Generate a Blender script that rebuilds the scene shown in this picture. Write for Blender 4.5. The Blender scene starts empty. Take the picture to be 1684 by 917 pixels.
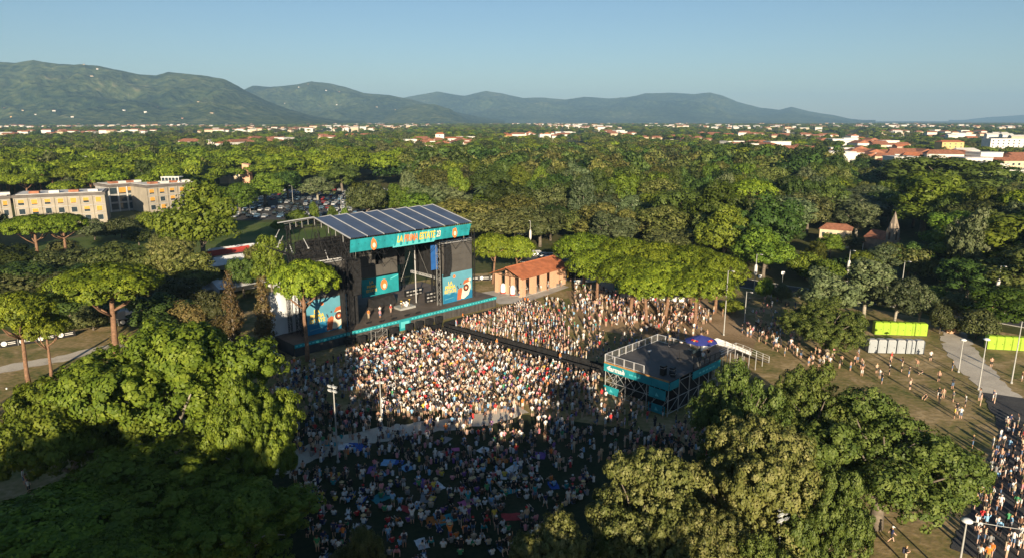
import bpy, bmesh, math, random
import numpy as np
from mathutils import Vector, Matrix

# ------------------------------------------------------------------ camera, sky, sun, exposure
S = bpy.context.scene
COL = S.collection
EYE = 38.0
FPX = 1123.0                                   # focal length in pixels of the 1684 x 917 photograph
PITCH = math.atan((458.5 - 197.0) / FPX)
cam_d = bpy.data.cameras.new('camera')
cam_d.sensor_width = 36.0
cam_d.lens = 36.0 * FPX / 1684.0
cam_d.clip_start = 0.5
cam_d.clip_end = 60000.0
cam = bpy.data.objects.new('camera', cam_d)
COL.objects.link(cam)
cam.location = (0, 0, EYE)
cam.rotation_euler = (math.pi / 2 - PITCH, 0, 0)
S.camera = cam

SUN_EL = math.radians(14.5)
SUN_AZ = math.radians(-86.8)                   # direction towards the sun, in the ground plane (math angle)
world = bpy.data.worlds.new('World')
S.world = world
world.use_nodes = True
wn = world.node_tree
bg = wn.nodes['Background']
sky = wn.nodes.new('ShaderNodeTexSky')
sky.sky_type = 'NISHITA'
sky.sun_disc = False
sky.sun_elevation = SUN_EL
sky.sun_rotation = math.pi / 2 - SUN_AZ
sky.altitude = 0
sky.air_density = 1.0
sky.dust_density = 0.2
sky.ozone_density = 3.3
wn.links.new(sky.outputs[0], bg.inputs[0])
bg.inputs[1].default_value = 0.05
sun_d = bpy.data.lights.new('sun', 'SUN')
sun_d.energy = 5.0
sun_d.angle = math.radians(0.5)
sun_d.color = (1.0, 0.83, 0.60)
sun = bpy.data.objects.new('sun', sun_d)
COL.objects.link(sun)
sv = Vector((math.cos(SUN_EL) * math.cos(SUN_AZ), math.cos(SUN_EL) * math.sin(SUN_AZ), math.sin(SUN_EL)))
sun.rotation_euler = sv.to_track_quat('Z', 'Y').to_euler()
sun.location = (20, -60, 80)
S.view_settings.view_transform = 'Standard'
S.view_settings.look = 'None'
S.view_settings.exposure = 1.0
S.view_settings.gamma = 1.0
S.view_settings.use_curve_mapping = False
S.render.engine = 'CYCLES'
S.cycles.max_bounces = 6
S.cycles.diffuse_bounces = 2
S.cycles.glossy_bounces = 2
S.cycles.transmission_bounces = 3
S.cycles.volume_bounces = 0
S.cycles.transparent_max_bounces = 6
S.cycles.use_denoising = True
try:
    S.cycles.denoiser = 'OPENIMAGEDENOISE'
except Exception:
    pass

# ------------------------------------------------------------------ helpers
RND = random.Random(7)
NPR = np.random.default_rng(11)

def spot(px, py, z=0.0):
    """World point at height z seen at photograph pixel (px, py): used as a survey of where things stand."""
    c, s = math.cos(PITCH), math.sin(PITCH)
    dx, dy = (px - 842.0) / FPX, -(py - 458.5) / FPX
    d = (dx, c + s * dy, -s + c * dy)
    t = (z - EYE) / d[2]
    return Vector((t * d[0], t * d[1], z))

def project(X, Y, Z):
    c, s = math.cos(PITCH), math.sin(PITCH)
    f = c * Y - s * (Z - EYE)
    u = s * Y + c * (Z - EYE)
    return 842.0 + FPX * X / f, 458.5 - FPX * u / f

_used = {}
def tag(o, label=None, cat=None, group=None, kind=None):
    if label: o['label'] = label
    if cat: o['category'] = cat
    if group: o['group'] = group
    if kind: o['kind'] = kind
    return o

def empty(name, loc=(0, 0, 0), rz=0.0):
    o = bpy.data.objects.new(name, None)
    COL.objects.link(o)
    o.location = loc
    o.rotation_euler = (0, 0, rz)
    o.empty_display_size = 0.2
    return o

def link(name, me, parent=None, loc=None, rz=None, mats=None):
    o = bpy.data.objects.new(name, me)
    COL.objects.link(o)
    if parent is not None: o.parent = parent
    if loc is not None: o.location = loc
    if rz is not None: o.rotation_euler = (0, 0, rz)
    return o

def children_of(o, _c={}):
    return list(o.children)

def copy_tree(o, parent=None):
    c = o.copy()
    COL.objects.link(c)
    c.parent = parent
    for ch in o.children:
        copy_tree(ch, c)
    return c

class MB:
    """Collects shapes; build() links them as one mesh object."""
    def __init__(s):
        s.v, s.f, s.m, s.sm = [], [], [], []
    def add(s, vs, fs, mi=0, smooth=False):
        b = len(s.v)
        s.v.extend([tuple(p) for p in vs])
        s.f.extend([tuple(i + b for i in f) for f in fs])
        s.m.extend([mi] * len(fs))
        s.sm.extend([smooth] * len(fs))
        return s
    def box(s, c, d, rz=0.0, mi=0, M=None):
        hx, hy, hz = d[0] / 2, d[1] / 2, d[2] / 2
        ca, sa = math.cos(rz), math.sin(rz)
        vs = []
        for x, y, z in ((-1,-1,-1),(1,-1,-1),(1,1,-1),(-1,1,-1),(-1,-1,1),(1,-1,1),(1,1,1),(-1,1,1)):
            p = (x * hx, y * hy, z * hz)
            if M is not None:
                q = M @ Vector(p); vs.append((q.x + c[0], q.y + c[1], q.z + c[2]))
            else:
                vs.append((c[0] + p[0] * ca - p[1] * sa, c[1] + p[0] * sa + p[1] * ca, c[2] + p[2]))
        return s.add(vs, [(0,3,2,1),(4,5,6,7),(0,1,5,4),(1,2,6,5),(2,3,7,6),(3,0,4,7)], mi)
    def span(s, a, b, mi=0):
        """axis-aligned box between two corners"""
        return s.box([(a[i] + b[i]) / 2 for i in range(3)], [abs(b[i] - a[i]) for i in range(3)], 0, mi)
    def tube(s, a, b, r, r2=None, n=6, mi=0, caps=True, smooth=True):
        a, b = Vector(a), Vector(b)
        r2 = r if r2 is None else r2
        d = (b - a)
        if d.length < 1e-6: return s
        d.normalize()
        q = d.orthogonal().normalized(); w = d.cross(q)
        vs = []
        for p, rr in ((a, r), (b, r2)):
            for i in range(n):
                t = 2 * math.pi * i / n
                vs.append(p + q * math.cos(t) * rr + w * math.sin(t) * rr)
        fs = [(i, (i + 1) % n, n + (i + 1) % n, n + i) for i in range(n)]
        s.add(vs, fs, mi, smooth)
        if caps:
            s.add(vs[:n], [tuple(range(n - 1, -1, -1))], mi)
            s.add(vs[n:], [tuple(range(n))], mi)
        return s
    def path(s, pts, rad, n=7, mi=0):
        """smooth tapered tube along points"""
        pts = [Vector(p) for p in pts]
        vs, fs = [], []
        for i, p in enumerate(pts):
            d = (pts[min(i + 1, len(pts) - 1)] - pts[max(i - 1, 0)]).normalized()
            q = d.cross(Vector((0.13, 1, 0.21))).normalized(); w = d.cross(q)
            for k in range(n):
                t = 2 * math.pi * k / n
                vs.append(p + (q * math.cos(t) + w * math.sin(t)) * rad[i])
        for i in range(len(pts) - 1):
            for k in range(n):
                fs.append((i * n + k, i * n + (k + 1) % n, (i + 1) * n + (k + 1) % n, (i + 1) * n + k))
        fs.append(tuple(range(n - 1, -1, -1)))
        fs.append(tuple(range((len(pts) - 1) * n, len(pts) * n)))
        return s.add(vs, fs, mi, True)
    def prism(s, poly, z0, z1, mi=0, mtop=None):
        n = len(poly)
        vs = [(p[0], p[1], z0) for p in poly] + [(p[0], p[1], z1) for p in poly]
        s.add(vs, [(i, (i + 1) % n, n + (i + 1) % n, n + i) for i in range(n)] + [tuple(range(n - 1, -1, -1))], mi)
        return s.add(vs[n:], [tuple(range(n))], mi if mtop is None else mtop)
    def quad(s, a, b, c, d, mi=0):
        return s.add([a, b, c, d], [(0, 1, 2, 3)], mi)
    def slab(s, a, b, c, d, t, mi=0):
        """quad a b c d thickened downwards against its normal by t"""
        a, b, c, d = map(Vector, (a, b, c, d))
        n = (b - a).cross(d - a).normalized() * t
        vs = [a, b, c, d, a - n, b - n, c - n, d - n]
        return s.add(vs, [(0,1,2,3),(7,6,5,4),(0,4,5,1),(1,5,6,2),(2,6,7,3),(3,7,4,0)], mi)
    def lathe(s, prof, n=10, c=(0, 0, 0), mi=0, smooth=True):
        vs, fs = [], []
        for r, z in prof:
            for k in range(n):
                t = 2 * math.pi * k / n
                vs.append((c[0] + r * math.cos(t), c[1] + r * math.sin(t), c[2] + z))
        for i in range(len(prof) - 1):
            for k in range(n):
                fs.append((i * n + k, i * n + (k + 1) % n, (i + 1) * n + (k + 1) % n, (i + 1) * n + k))
        fs.append(tuple(range(n - 1, -1, -1)))
        fs.append(tuple(range((len(prof) - 1) * n, len(prof) * n)))
        return s.add(vs, fs, mi, smooth)
    def truss(s, a, b, w=0.4, r=0.03, bays=None, mi=0):
        """square lattice girder from a to b"""
        a, b = Vector(a), Vector(b)
        L = (b - a).length; d = (b - a) / L
        up = Vector((0, 0, 1)) if abs(d.z) < 0.9 else Vector((0.714, 0.7, 0))
        q = d.cross(up).normalized(); wv = d.cross(q).normalized()
        bays = bays or max(2, int(L / (w * 1.6)))
        cs = [(q * sx + wv * sy) * (w / 2) for sx, sy in ((1,1),(-1,1),(-1,-1),(1,-1))]
        for c in cs: s.tube(a + c, b + c, r, n=4, mi=mi, caps=False)
        for i in range(bays):
            p0, p1 = a + d * (L * i / bays), a + d * (L * (i + 1) / bays)
            for k in range(4):
                j = (k + 1) % 4
                s.tube(p0 + cs[k], p1 + cs[j], r * 0.6, n=3, mi=mi, caps=False)
                if i % 2 == 0: s.tube(p0 + cs[k], p0 + cs[j], r * 0.6, n=3, mi=mi, caps=False)
        return s
    def mesh(s, name, mats):
        me = bpy.data.meshes.new(name)
        me.from_pydata(s.v, [], s.f)
        for m in (mats if isinstance(mats, (list, tuple)) else [mats]): me.materials.append(m)
        me.polygons.foreach_set('material_index', s.m)
        me.polygons.foreach_set('use_smooth', s.sm)
        me.update()
        return me
    def build(s, name, mats, parent=None, loc=None, rz=None):
        return link(name, s.mesh(name, mats), parent, loc, rz)

# ------------------------------------------------------------------ materials
MATS = {}
def new_mat(name):
    m = bpy.data.materials.new(name); m.use_nodes = True
    nt = m.node_tree
    return m, nt, nt.nodes['Principled BSDF']

def N(nt, typ, **kw):
    n = nt.nodes.new(typ)
    for k, v in kw.items(): setattr(n, k, v)
    return n

def mat(name, col, rough=0.7, var=0.18, scale=1.2, metal=0.0, bump=0.0, col2=None, spec=0.3, coords='Object', emit=None):
    """painted / plain surface with blotchy wear"""
    if name in MATS: return MATS[name]
    m, nt, p = new_mat(name)
    tc = N(nt, 'ShaderNodeTexCoord')
    nz = N(nt, 'ShaderNodeTexNoise'); nz.inputs['Scale'].default_value = scale; nz.inputs['Detail'].default_value = 5
    nt.links.new(tc.outputs[coords], nz.inputs['Vector'])
    mx = N(nt, 'ShaderNodeMix', data_type='RGBA')
    rp = N(nt, 'ShaderNodeMapRange'); rp.inputs[1].default_value = 0.32; rp.inputs[2].default_value = 0.68
    nt.links.new(nz.outputs['Fac'], rp.inputs[0]); nt.links.new(rp.outputs[0], mx.inputs[0])
    a = [c * (1 - var) for c in col]; b = [min(1, c * (1 + var)) for c in col]
    if col2: b = list(col2); a = list(col)
    mx.inputs[6].default_value = (*a, 1); mx.inputs[7].default_value = (*b, 1)
    nt.links.new(mx.outputs[2], p.inputs['Base Color'])
    p.inputs['Roughness'].default_value = rough
    p.inputs['Metallic'].default_value = metal
    p.inputs['Specular IOR Level'].default_value = spec
    if emit:
        p.inputs['Emission Color'].default_value = (*emit[0], 1); p.inputs['Emission Strength'].default_value = emit[1]
    if bump:
        bp = N(nt, 'ShaderNodeBump'); bp.inputs['Strength'].default_value = bump
        n2 = N(nt, 'ShaderNodeTexNoise'); n2.inputs['Scale'].default_value = scale * 6
        nt.links.new(tc.outputs[coords], n2.inputs['Vector'])
        nt.links.new(n2.outputs['Fac'], bp.inputs['Height']); nt.links.new(bp.outputs[0], p.inputs['Normal'])
    MATS[name] = m
    return m

def leaf_mat(name, cols, trans=0.22, rough=0.55, vary=0.10):
    """foliage: colour by leaf tint (own colour of leaf), a shift per tree, some light through the leaf"""
    m, nt, p = new_mat(name)
    at = N(nt, 'ShaderNodeAttribute', attribute_name='tint')
    oi = N(nt, 'ShaderNodeObjectInfo')
    rp = N(nt, 'ShaderNodeValToRGB')
    el = rp.color_ramp.elements
    while len(el) < len(cols): el.new(0.5)
    for i, c in enumerate(cols):
        el[i].position = i / (len(cols) - 1); el[i].color = (*c, 1)
    nt.links.new(at.outputs['Fac'], rp.inputs[0])
    hs = N(nt, 'ShaderNodeHueSaturation')
    mr = N(nt, 'ShaderNodeMapRange'); mr.inputs[3].default_value = 0.5 - vary * 0.28; mr.inputs[4].default_value = 0.5 + vary * 0.05
    nt.links.new(oi.outputs['Random'], mr.inputs[0]); nt.links.new(mr.outputs[0], hs.inputs['Hue'])
    m2 = N(nt, 'ShaderNodeMath', operation='MULTIPLY_ADD'); m2.inputs[1].default_value = 7.31; m2.inputs[2].default_value = 0.0
    fr = N(nt, 'ShaderNodeMath', operation='FRACT'); nt.links.new(oi.outputs['Random'], m2.inputs[0]); nt.links.new(m2.outputs[0], fr.inputs[0])
    mv = N(nt, 'ShaderNodeMapRange'); mv.inputs[3].default_value = 1 - vary * 3.2; mv.inputs[4].default_value = 1 + vary * 2.6
    nt.links.new(fr.outputs[0], mv.inputs[0]); nt.links.new(mv.outputs[0], hs.inputs['Value'])
    nt.links.new(rp.outputs[0], hs.inputs['Color'])
    nt.links.new(hs.outputs[0], p.inputs['Base Color'])
    p.inputs['Roughness'].default_value = rough
    p.inputs['Specular IOR Level'].default_value = 0.25
    tr = N(nt, 'ShaderNodeBsdfTranslucent'); nt.links.new(hs.outputs[0], tr.inputs['Color'])
    ms = N(nt, 'ShaderNodeMixShader'); ms.inputs[0].default_value = trans
    out = nt.nodes['Material Output']
    nt.links.new(p.outputs[0], ms.inputs[1]); nt.links.new(tr.outputs[0], ms.inputs[2]); nt.links.new(ms.outputs[0], out.inputs['Surface'])
    MATS[name] = m
    return m

leaf_mat('pine_needles', [(0.045, 0.086, 0.010), (0.150, 0.220, 0.016), (0.290, 0.365, 0.028)], trans=0.22, vary=0.08)
leaf_mat('plane_leaves', [(0.055, 0.105, 0.012), (0.150, 0.215, 0.021), (0.270, 0.330, 0.038)], trans=0.3, vary=0.05)
leaf_mat('oak_leaves', [(0.036, 0.060, 0.013), (0.115, 0.138, 0.030), (0.235, 0.240, 0.085)], trans=0.18, vary=0.14)
leaf_mat('green_oak_leaves', [(0.030, 0.058, 0.011), (0.092, 0.136, 0.024), (0.195, 0.232, 0.060)], trans=0.18, vary=0.07)
leaf_mat('blossom_oak_leaves', [(0.052, 0.080, 0.016), (0.150, 0.166, 0.042), (0.300, 0.290, 0.112)], trans=0.2, vary=0.08)
leaf_mat('dark_leaves', [(0.018, 0.042, 0.010), (0.052, 0.102, 0.018), (0.110, 0.170, 0.032)], trans=0.2, vary=0.16)
leaf_mat('fresh_leaves', [(0.040, 0.092, 0.012), (0.115, 0.185, 0.019), (0.200, 0.275, 0.030)], trans=0.3, vary=0.17)
leaf_mat('silver_leaves', [(0.050, 0.085, 0.032), (0.105, 0.145, 0.060), (0.190, 0.220, 0.110)], trans=0.22, vary=0.12)
leaf_mat('olive_leaves', [(0.034, 0.054, 0.016), (0.085, 0.104, 0.032), (0.160, 0.165, 0.062)], trans=0.2, vary=0.12)
leaf_mat('dry_leaves', [(0.080, 0.080, 0.022), (0.150, 0.115, 0.040), (0.230, 0.160, 0.070)], trans=0.2)
mat('pine_bark', (0.20, 0.115, 0.070), 0.9, 0.3, 3, bump=0.6)
mat('grey_bark', (0.15, 0.125, 0.095), 0.9, 0.3, 3, bump=0.6)
mat('pale_bark', (0.30, 0.27, 0.21), 0.85, 0.35, 2.2, bump=0.4)
mat('steel', (0.34, 0.34, 0.33), 0.45, 0.15, 3, metal=0.6)
mat('galvanised', (0.42, 0.42, 0.40), 0.5, 0.12, 3, metal=0.3)
mat('black_steel', (0.018, 0.018, 0.02), 0.5, 0.3, 2, metal=0.2)
mat('black_cloth', (0.016, 0.016, 0.017), 0.95, 0.4, 1.3)
mat('teal_cloth', (0.014, 0.25, 0.285), 0.8, 0.22, 0.6)
mat('teal_pale', (0.10, 0.50, 0.52), 0.75, 0.10, 0.5)
mat('white_paint', (0.74, 0.73, 0.70), 0.6, 0.08, 0.8)
mat('off_white', (0.58, 0.56, 0.52), 0.7, 0.12, 0.8)
mat('glass', (0.03, 0.045, 0.055), 0.08, 0.25, 0.6, spec=0.7)
mat('rubber', (0.02, 0.02, 0.02), 0.85, 0.2, 3)

# ------------------------------------------------------------------ the setting: ground, paths, roads, hills
def ground_mat(name, cols, scale, fine=2.5, bump=0.15, rough=0.95, dist=0.6):
    m, nt, p = new_mat(name)
    tc = N(nt, 'ShaderNodeTexCoord')
    n1 = N(nt, 'ShaderNodeTexNoise'); n1.inputs['Scale'].default_value = scale; n1.inputs['Detail'].default_value = 6; n1.inputs['Distortion'].default_value = dist
    n2 = N(nt, 'ShaderNodeTexNoise'); n2.inputs['Scale'].default_value = fine; n2.inputs['Detail'].default_value = 4
    for n in (n1, n2): nt.links.new(tc.outputs['Object'], n.inputs['Vector'])
    ad = N(nt, 'ShaderNodeMath', operation='MULTIPLY_ADD'); ad.inputs[1].default_value = 0.6; nt.links.new(n2.outputs['Fac'], ad.inputs[0])
    sb = N(nt, 'ShaderNodeMath', operation='SUBTRACT'); sb.inputs[1].default_value = 0.30
    nt.links.new(n1.outputs['Fac'], ad.inputs[2]); nt.links.new(ad.outputs[0], sb.inputs[0])
    rp = N(nt, 'ShaderNodeValToRGB'); el = rp.color_ramp.elements
    while len(el) < len(cols): el.new(0.5)
    for i, c in enumerate(cols):
        el[i].position = 0.30 + 0.4 * i / (len(cols) - 1); el[i].color = (*c, 1)
    nt.links.new(sb.outputs[0], rp.inputs[0]); nt.links.new(rp.outputs[0], p.inputs['Base Color'])
    p.inputs['Roughness'].default_value = rough; p.inputs['Specular IOR Level'].default_value = 0.15
    if bump:
        bp = N(nt, 'ShaderNodeBump'); bp.inputs['Strength'].default_value = bump; bp.inputs['Distance'].default_value = 0.2
        nt.links.new(n2.outputs['Fac'], bp.inputs['Height']); nt.links.new(bp.outputs[0], p.inputs['Normal'])
    MATS[name] = m
    return m
ground_mat('scrub', [(0.045, 0.060, 0.020), (0.075, 0.085, 0.028), (0.13, 0.11, 0.05)], 0.02, 0.6)
ground_mat('dry_lawn', [(0.105, 0.118, 0.034), (0.200, 0.168, 0.064), (0.275, 0.205, 0.098), (0.390, 0.295, 0.160)], 0.16, 1.3, 0.4)
ground_mat('green_lawn', [(0.050, 0.085, 0.018), (0.080, 0.120, 0.024), (0.130, 0.140, 0.045)], 0.08, 2.5)
ground_mat('asphalt', [(0.045, 0.046, 0.050), (0.060, 0.060, 0.062), (0.085, 0.083, 0.080)], 0.2, 6, 0.1, 0.85)
ground_mat('pale_gravel', [(0.38, 0.34, 0.28), (0.50, 0.45, 0.37), (0.58, 0.53, 0.44)], 0.25, 5, 0.15)
ground_mat('concrete', [(0.34, 0.32, 0.29), (0.42, 0.40, 0.36), (0.50, 0.47, 0.42)], 0.3, 5, 0.08)
ground_mat('bare_earth', [(0.20, 0.135, 0.070), (0.28, 0.195, 0.110), (0.38, 0.27, 0.165)], 0.12, 2.5)

def sheet(name, poly, z, m, label, cat='ground'):
    mb = MB(); mb.add([(p[0], p[1], z) for p in poly], [tuple(range(len(poly)))])
    o = mb.build(name, MATS[m])
    return tag(o, label, cat, kind='structure')

def strip(pts, w):
    """ribbon outline along points (left side then back along the right)"""
    L, Rr = [], []
    for i, p in enumerate(pts):
        a = Vector(pts[max(i - 1, 0)][:2]); b = Vector(pts[min(i + 1, len(pts) - 1)][:2])
        d = (b - a).normalized(); n = Vector((-d.y, d.x))
        ww = w[i] if isinstance(w, (list, tuple)) else w
        L.append(Vector(p[:2]) + n * ww / 2); Rr.append(Vector(p[:2]) - n * ww / 2)
    return L, Rr

def ribbon(name, pts, w, z, m, label, cat='path', ragged=0.0):
    if ragged:                                             # worn, uneven edges
        P_, W_ = [], []; n0 = len(pts); rr = random.Random(len(name) * 7 + n0)
        for i in range(n0 - 1):
            a, b = Vector(pts[i][:2]), Vector(pts[i + 1][:2]); wa, wb = (w[i], w[i + 1]) if isinstance(w, (list, tuple)) else (w, w)
            k = max(4, int((b - a).length / 0.9))
            p0 = Vector(pts[max(i - 1, 0)][:2]); p3 = Vector(pts[min(i + 2, n0 - 1)][:2])
            for j in range(k):
                t = j / k; c = 0.5 * ((2 * a) + (b - p0) * t + (2 * p0 - 5 * a + 4 * b - p3) * t * t + (3 * a - p0 - 3 * b + p3) * t ** 3)
                P_.append(c + Vector((rr.uniform(-1, 1), rr.uniform(-1, 1))) * ragged * 0.25); W_.append((wa + (wb - wa) * t) * (1 + rr.uniform(-ragged, ragged)))
        P_.append(Vector(pts[-1][:2])); W_.append(w[-1] if isinstance(w, (list, tuple)) else w); pts, w = P_, W_
    L, Rr = strip(pts, w); mb = MB(); n = len(L)
    mb.add([(p.x, p.y, z) for p in L] + [(p.x, p.y, z) for p in Rr], [(n + i, n + i + 1, i + 1, i) for i in range(n - 1)])
    return tag(mb.build(name, MATS[m]), label, cat, kind='structure')

gx = [-16000, -8000, -4000, -2000, -1000, -600, -400, -300, -200, -120, -60, 0, 60, 120, 200, 300, 400, 600, 1000, 2000, 4000, 8000, 16000]
gy = [-400, -100, 0, 60, 120, 180, 260, 360, 500, 700, 1000, 1500, 2500, 4500, 8000, 12000, 17000]
gmb = MB()
gmb.add([(x, y, 0) for y in gy for x in gx], [(j * len(gx) + i, j * len(gx) + i + 1, (j + 1) * len(gx) + i + 1, (j + 1) * len(gx) + i) for j in range(len(gy) - 1) for i in range(len(gx) - 1)])
tag(gmb.build('ground', MATS['scrub']), 'wide flat coastal plain of scrub and grass reaching the hills', 'ground', kind='structure')

field = [(-95, -30), (110, -30), (112, 100), (82, 128), (62, 150), (44, 163), (14, 176), (-12, 168), (-40, 150), (-60, 128), (-98, 118)]
sheet('festival_lawn', field, 0.02, 'dry_lawn', 'trampled dry lawn of the festival field under the crowd', 'lawn')
ground_mat('shade_dark_lawn', [(0.014, 0.024, 0.010), (0.026, 0.036, 0.014), (0.050, 0.048, 0.024)], 0.15, 2.2)  # green grass, its colour also darkened to deepen the tree shade
sheet('picnic_lawn', [(-48, 20), (22, 20), (26, 60), (20, 78), (2, 84), (-12, 86), (-30, 84), (-44, 74)], 0.035, 'shade_dark_lawn', 'green lawn where the picnickers sit, its colour darkened for the shade', 'lawn')
sheet('school_lawn', [(-140, 118), (-66, 126), (-62, 190), (-60, 250), (-112, 262), (-150, 215), (-165, 150)], 0.02, 'green_lawn', 'green shaded lawn between the school and the stage', 'lawn')
sheet('pine_earth', [tuple(spot(930, 478)[:2]), tuple(spot(960, 540)[:2]), tuple(spot(1110, 560)[:2]), tuple(spot(1230, 600)[:2]), tuple(spot(1250, 540)[:2]), tuple(spot(1190, 490)[:2]), tuple(spot(1050, 470)[:2])], 0.04, 'bare_earth', 'bare sandy earth under the pine grove', 'ground')
sheet('trampled_earth', [tuple(spot(1300, 590)[:2]), tuple(spot(1560, 560)[:2]), tuple(spot(1590, 640)[:2]), tuple(spot(1684, 800)[:2]), tuple(spot(1560, 917)[:2]), tuple(spot(1380, 917)[:2]), tuple(spot(1480, 700)[:2])], 0.035, 'dry_lawn', 'worn grass on the open corner by the toilets', 'lawn')
ribbon('gravel_path', [spot(1590, 500), spot(1572, 530), spot(1573, 560), spot(1590, 590), spot(1622, 625), spot(1650, 650), spot(1700, 700)], [3.2, 3.4, 4.2, 4.6, 4.6, 4.4, 4.4], 0.06, 'pale_gravel', 'pale gravel path curving past the green toilets', ragged=0.22)
ribbon('queue_path', [spot(1650, 650), spot(1690, 720), spot(1680, 800), spot(1640, 930)], [5, 6, 7, 7], 0.075, 'asphalt', 'dark asphalt path under the queue', 'path', 0.08)
ribbon('field_path', [spot(440, 770), spot(560, 728), spot(680, 705), spot(780, 692), spot(860, 672)], [5.0, 4.2, 3.6, 3.4, 3.0], 0.06, 'pale_gravel', 'pale gravel path crossing the shaded crowd', ragged=0.22)
ribbon('fence_path', [spot(-30, 615), spot(40, 600), spot(100, 590), spot(150, 577), spot(240, 560), spot(330, 545)], [4, 3.6, 3.4, 3.2, 3, 3], 0.06, 'pale_gravel', 'pale path beside the advert fence and the forked pine', ragged=0.22)
road_pts = [(4, 188), (30, 176), (52, 162), (66, 149), (80, 143), (96, 130), (112, 112), (128, 92)]
ribbon('road', road_pts, 8.5, 0.03, 'asphalt', 'narrow asphalt road behind the festival field', 'road')
_L, _R = strip(road_pts, 9.0)
for nm, side in (('kerb', _L), ('kerb', _R)):
    mb = MB()
    for a, b in zip(side[:-1], side[1:]):
        mid = (a + b) / 2; d = b - a
        mb.box((mid.x, mid.y, 0.06), (d.length, 0.25, 0.12), math.atan2(d.y, d.x))
    tag(mb.build(nm, mat('kerb_stone', (0.36, 0.35, 0.32), 0.9)), 'pale stone kerb along the ' + ('far' if side is _L else 'near') + ' side of the road', 'kerb', kind='structure')
sheet('car_park', [(-146, 262), (-118, 262), (-64, 268), (-50, 330), (-60, 385), (-150, 385)], 0.03, 'asphalt', 'asphalt car park full of cars behind the stage', 'car park')
sheet('dirt_car_park', [(-24, 262), (4, 262), (14, 285), (8, 308), (-28, 305)], 0.03, 'bare_earth', 'sandy clearing with parked cars behind the palm', 'car park')
sheet('paved_apron', [tuple(spot(786, 482)[:2]), tuple(spot(822, 500)[:2]), tuple(spot(866, 497)[:2]), tuple(spot(936, 472)[:2]), tuple(spot(905, 462)[:2])], 0.06, 'concrete', 'concrete apron between the stage and the brick pavilion', 'pavement')
# hills: real height fields far beyond the plain
def fbm(x, y, octv=5, seed=0, ridge=False):
    r = np.random.default_rng(seed); out = np.zeros_like(x); amp = 1.0; f = 1.0; tot = 0
    for _ in range(octv):
        g = r.random((64, 64)); xi = x * f; yi = y * f
        x0 = np.floor(xi).astype(int); y0 = np.floor(yi).astype(int)
        tx = xi - x0; ty = yi - y0; tx = tx * tx * (3 - 2 * tx); ty = ty * ty * (3 - 2 * ty)
        a = g[y0 % 64, x0 % 64]; b = g[y0 % 64, (x0 + 1) % 64]; c = g[(y0 + 1) % 64, x0 % 64]; d = g[(y0 + 1) % 64, (x0 + 1) % 64]
        v = (a * (1 - tx) + b * tx) * (1 - ty) + (c * (1 - tx) + d * tx) * ty
        if ridge: v = 1 - abs(2 * v - 1)
        out += amp * v; tot += amp; amp *= 0.5; f *= 2.03
    return out / tot

hm, hnt, hp = new_mat('forested_hill')
tcx = N(hnt, 'ShaderNodeTexCoord')
h1 = N(hnt, 'ShaderNodeTexNoise'); h1.inputs['Scale'].default_value = 0.018; h1.inputs['Detail'].default_value = 8
h2 = N(hnt, 'ShaderNodeTexNoise'); h2.inputs['Scale'].default_value = 0.0016; h2.inputs['Detail'].default_value = 6
for n in (h1, h2): hnt.links.new(tcx.outputs['Object'], n.inputs['Vector'])
hr = N(hnt, 'ShaderNodeValToRGB'); e = hr.color_ramp.elements; e.new(0.5); e.new(0.72)
for i, (p_, c_) in enumerate([(0.38, (0.012, 0.024, 0.011)), (0.47, (0.034, 0.054, 0.020)), (0.60, (0.095, 0.115, 0.040)), (0.70, (0.24, 0.21, 0.11))]):
    e[i].position = p_; e[i].color = (*c_, 1)
hmix = N(hnt, 'ShaderNodeMath', operation='MULTIPLY_ADD'); hmix.inputs[1].default_value = 0.45
hsub = N(hnt, 'ShaderNodeMath', operation='MULTIPLY_ADD'); hsub.inputs[1].default_value = 0.55; hsub.inputs[2].default_value = 0.0
hnt.links.new(h1.outputs['Fac'], hsub.inputs[0]); hnt.links.new(hsub.outputs[0], hmix.inputs[2]); hnt.links.new(h2.outputs['Fac'], hmix.inputs[0])
hnt.links.new(hmix.outputs[0], hr.inputs[0]); hnt.links.new(hr.outputs[0], hp.inputs['Base Color'])
hb = N(hnt, 'ShaderNodeBump'); hb.inputs['Strength'].default_value = 0.9; hb.inputs['Distance'].default_value = 30
hnt.links.new(h1.outputs['Fac'], hb.inputs['Height']); hnt.links.new(hb.outputs[0], hp.inputs['Normal'])
hp.inputs['Roughness'].default_value = 1.0; hp.inputs['Specular IOR Level'].default_value = 0.0
MATS['forested_hill'] = hm

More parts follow.
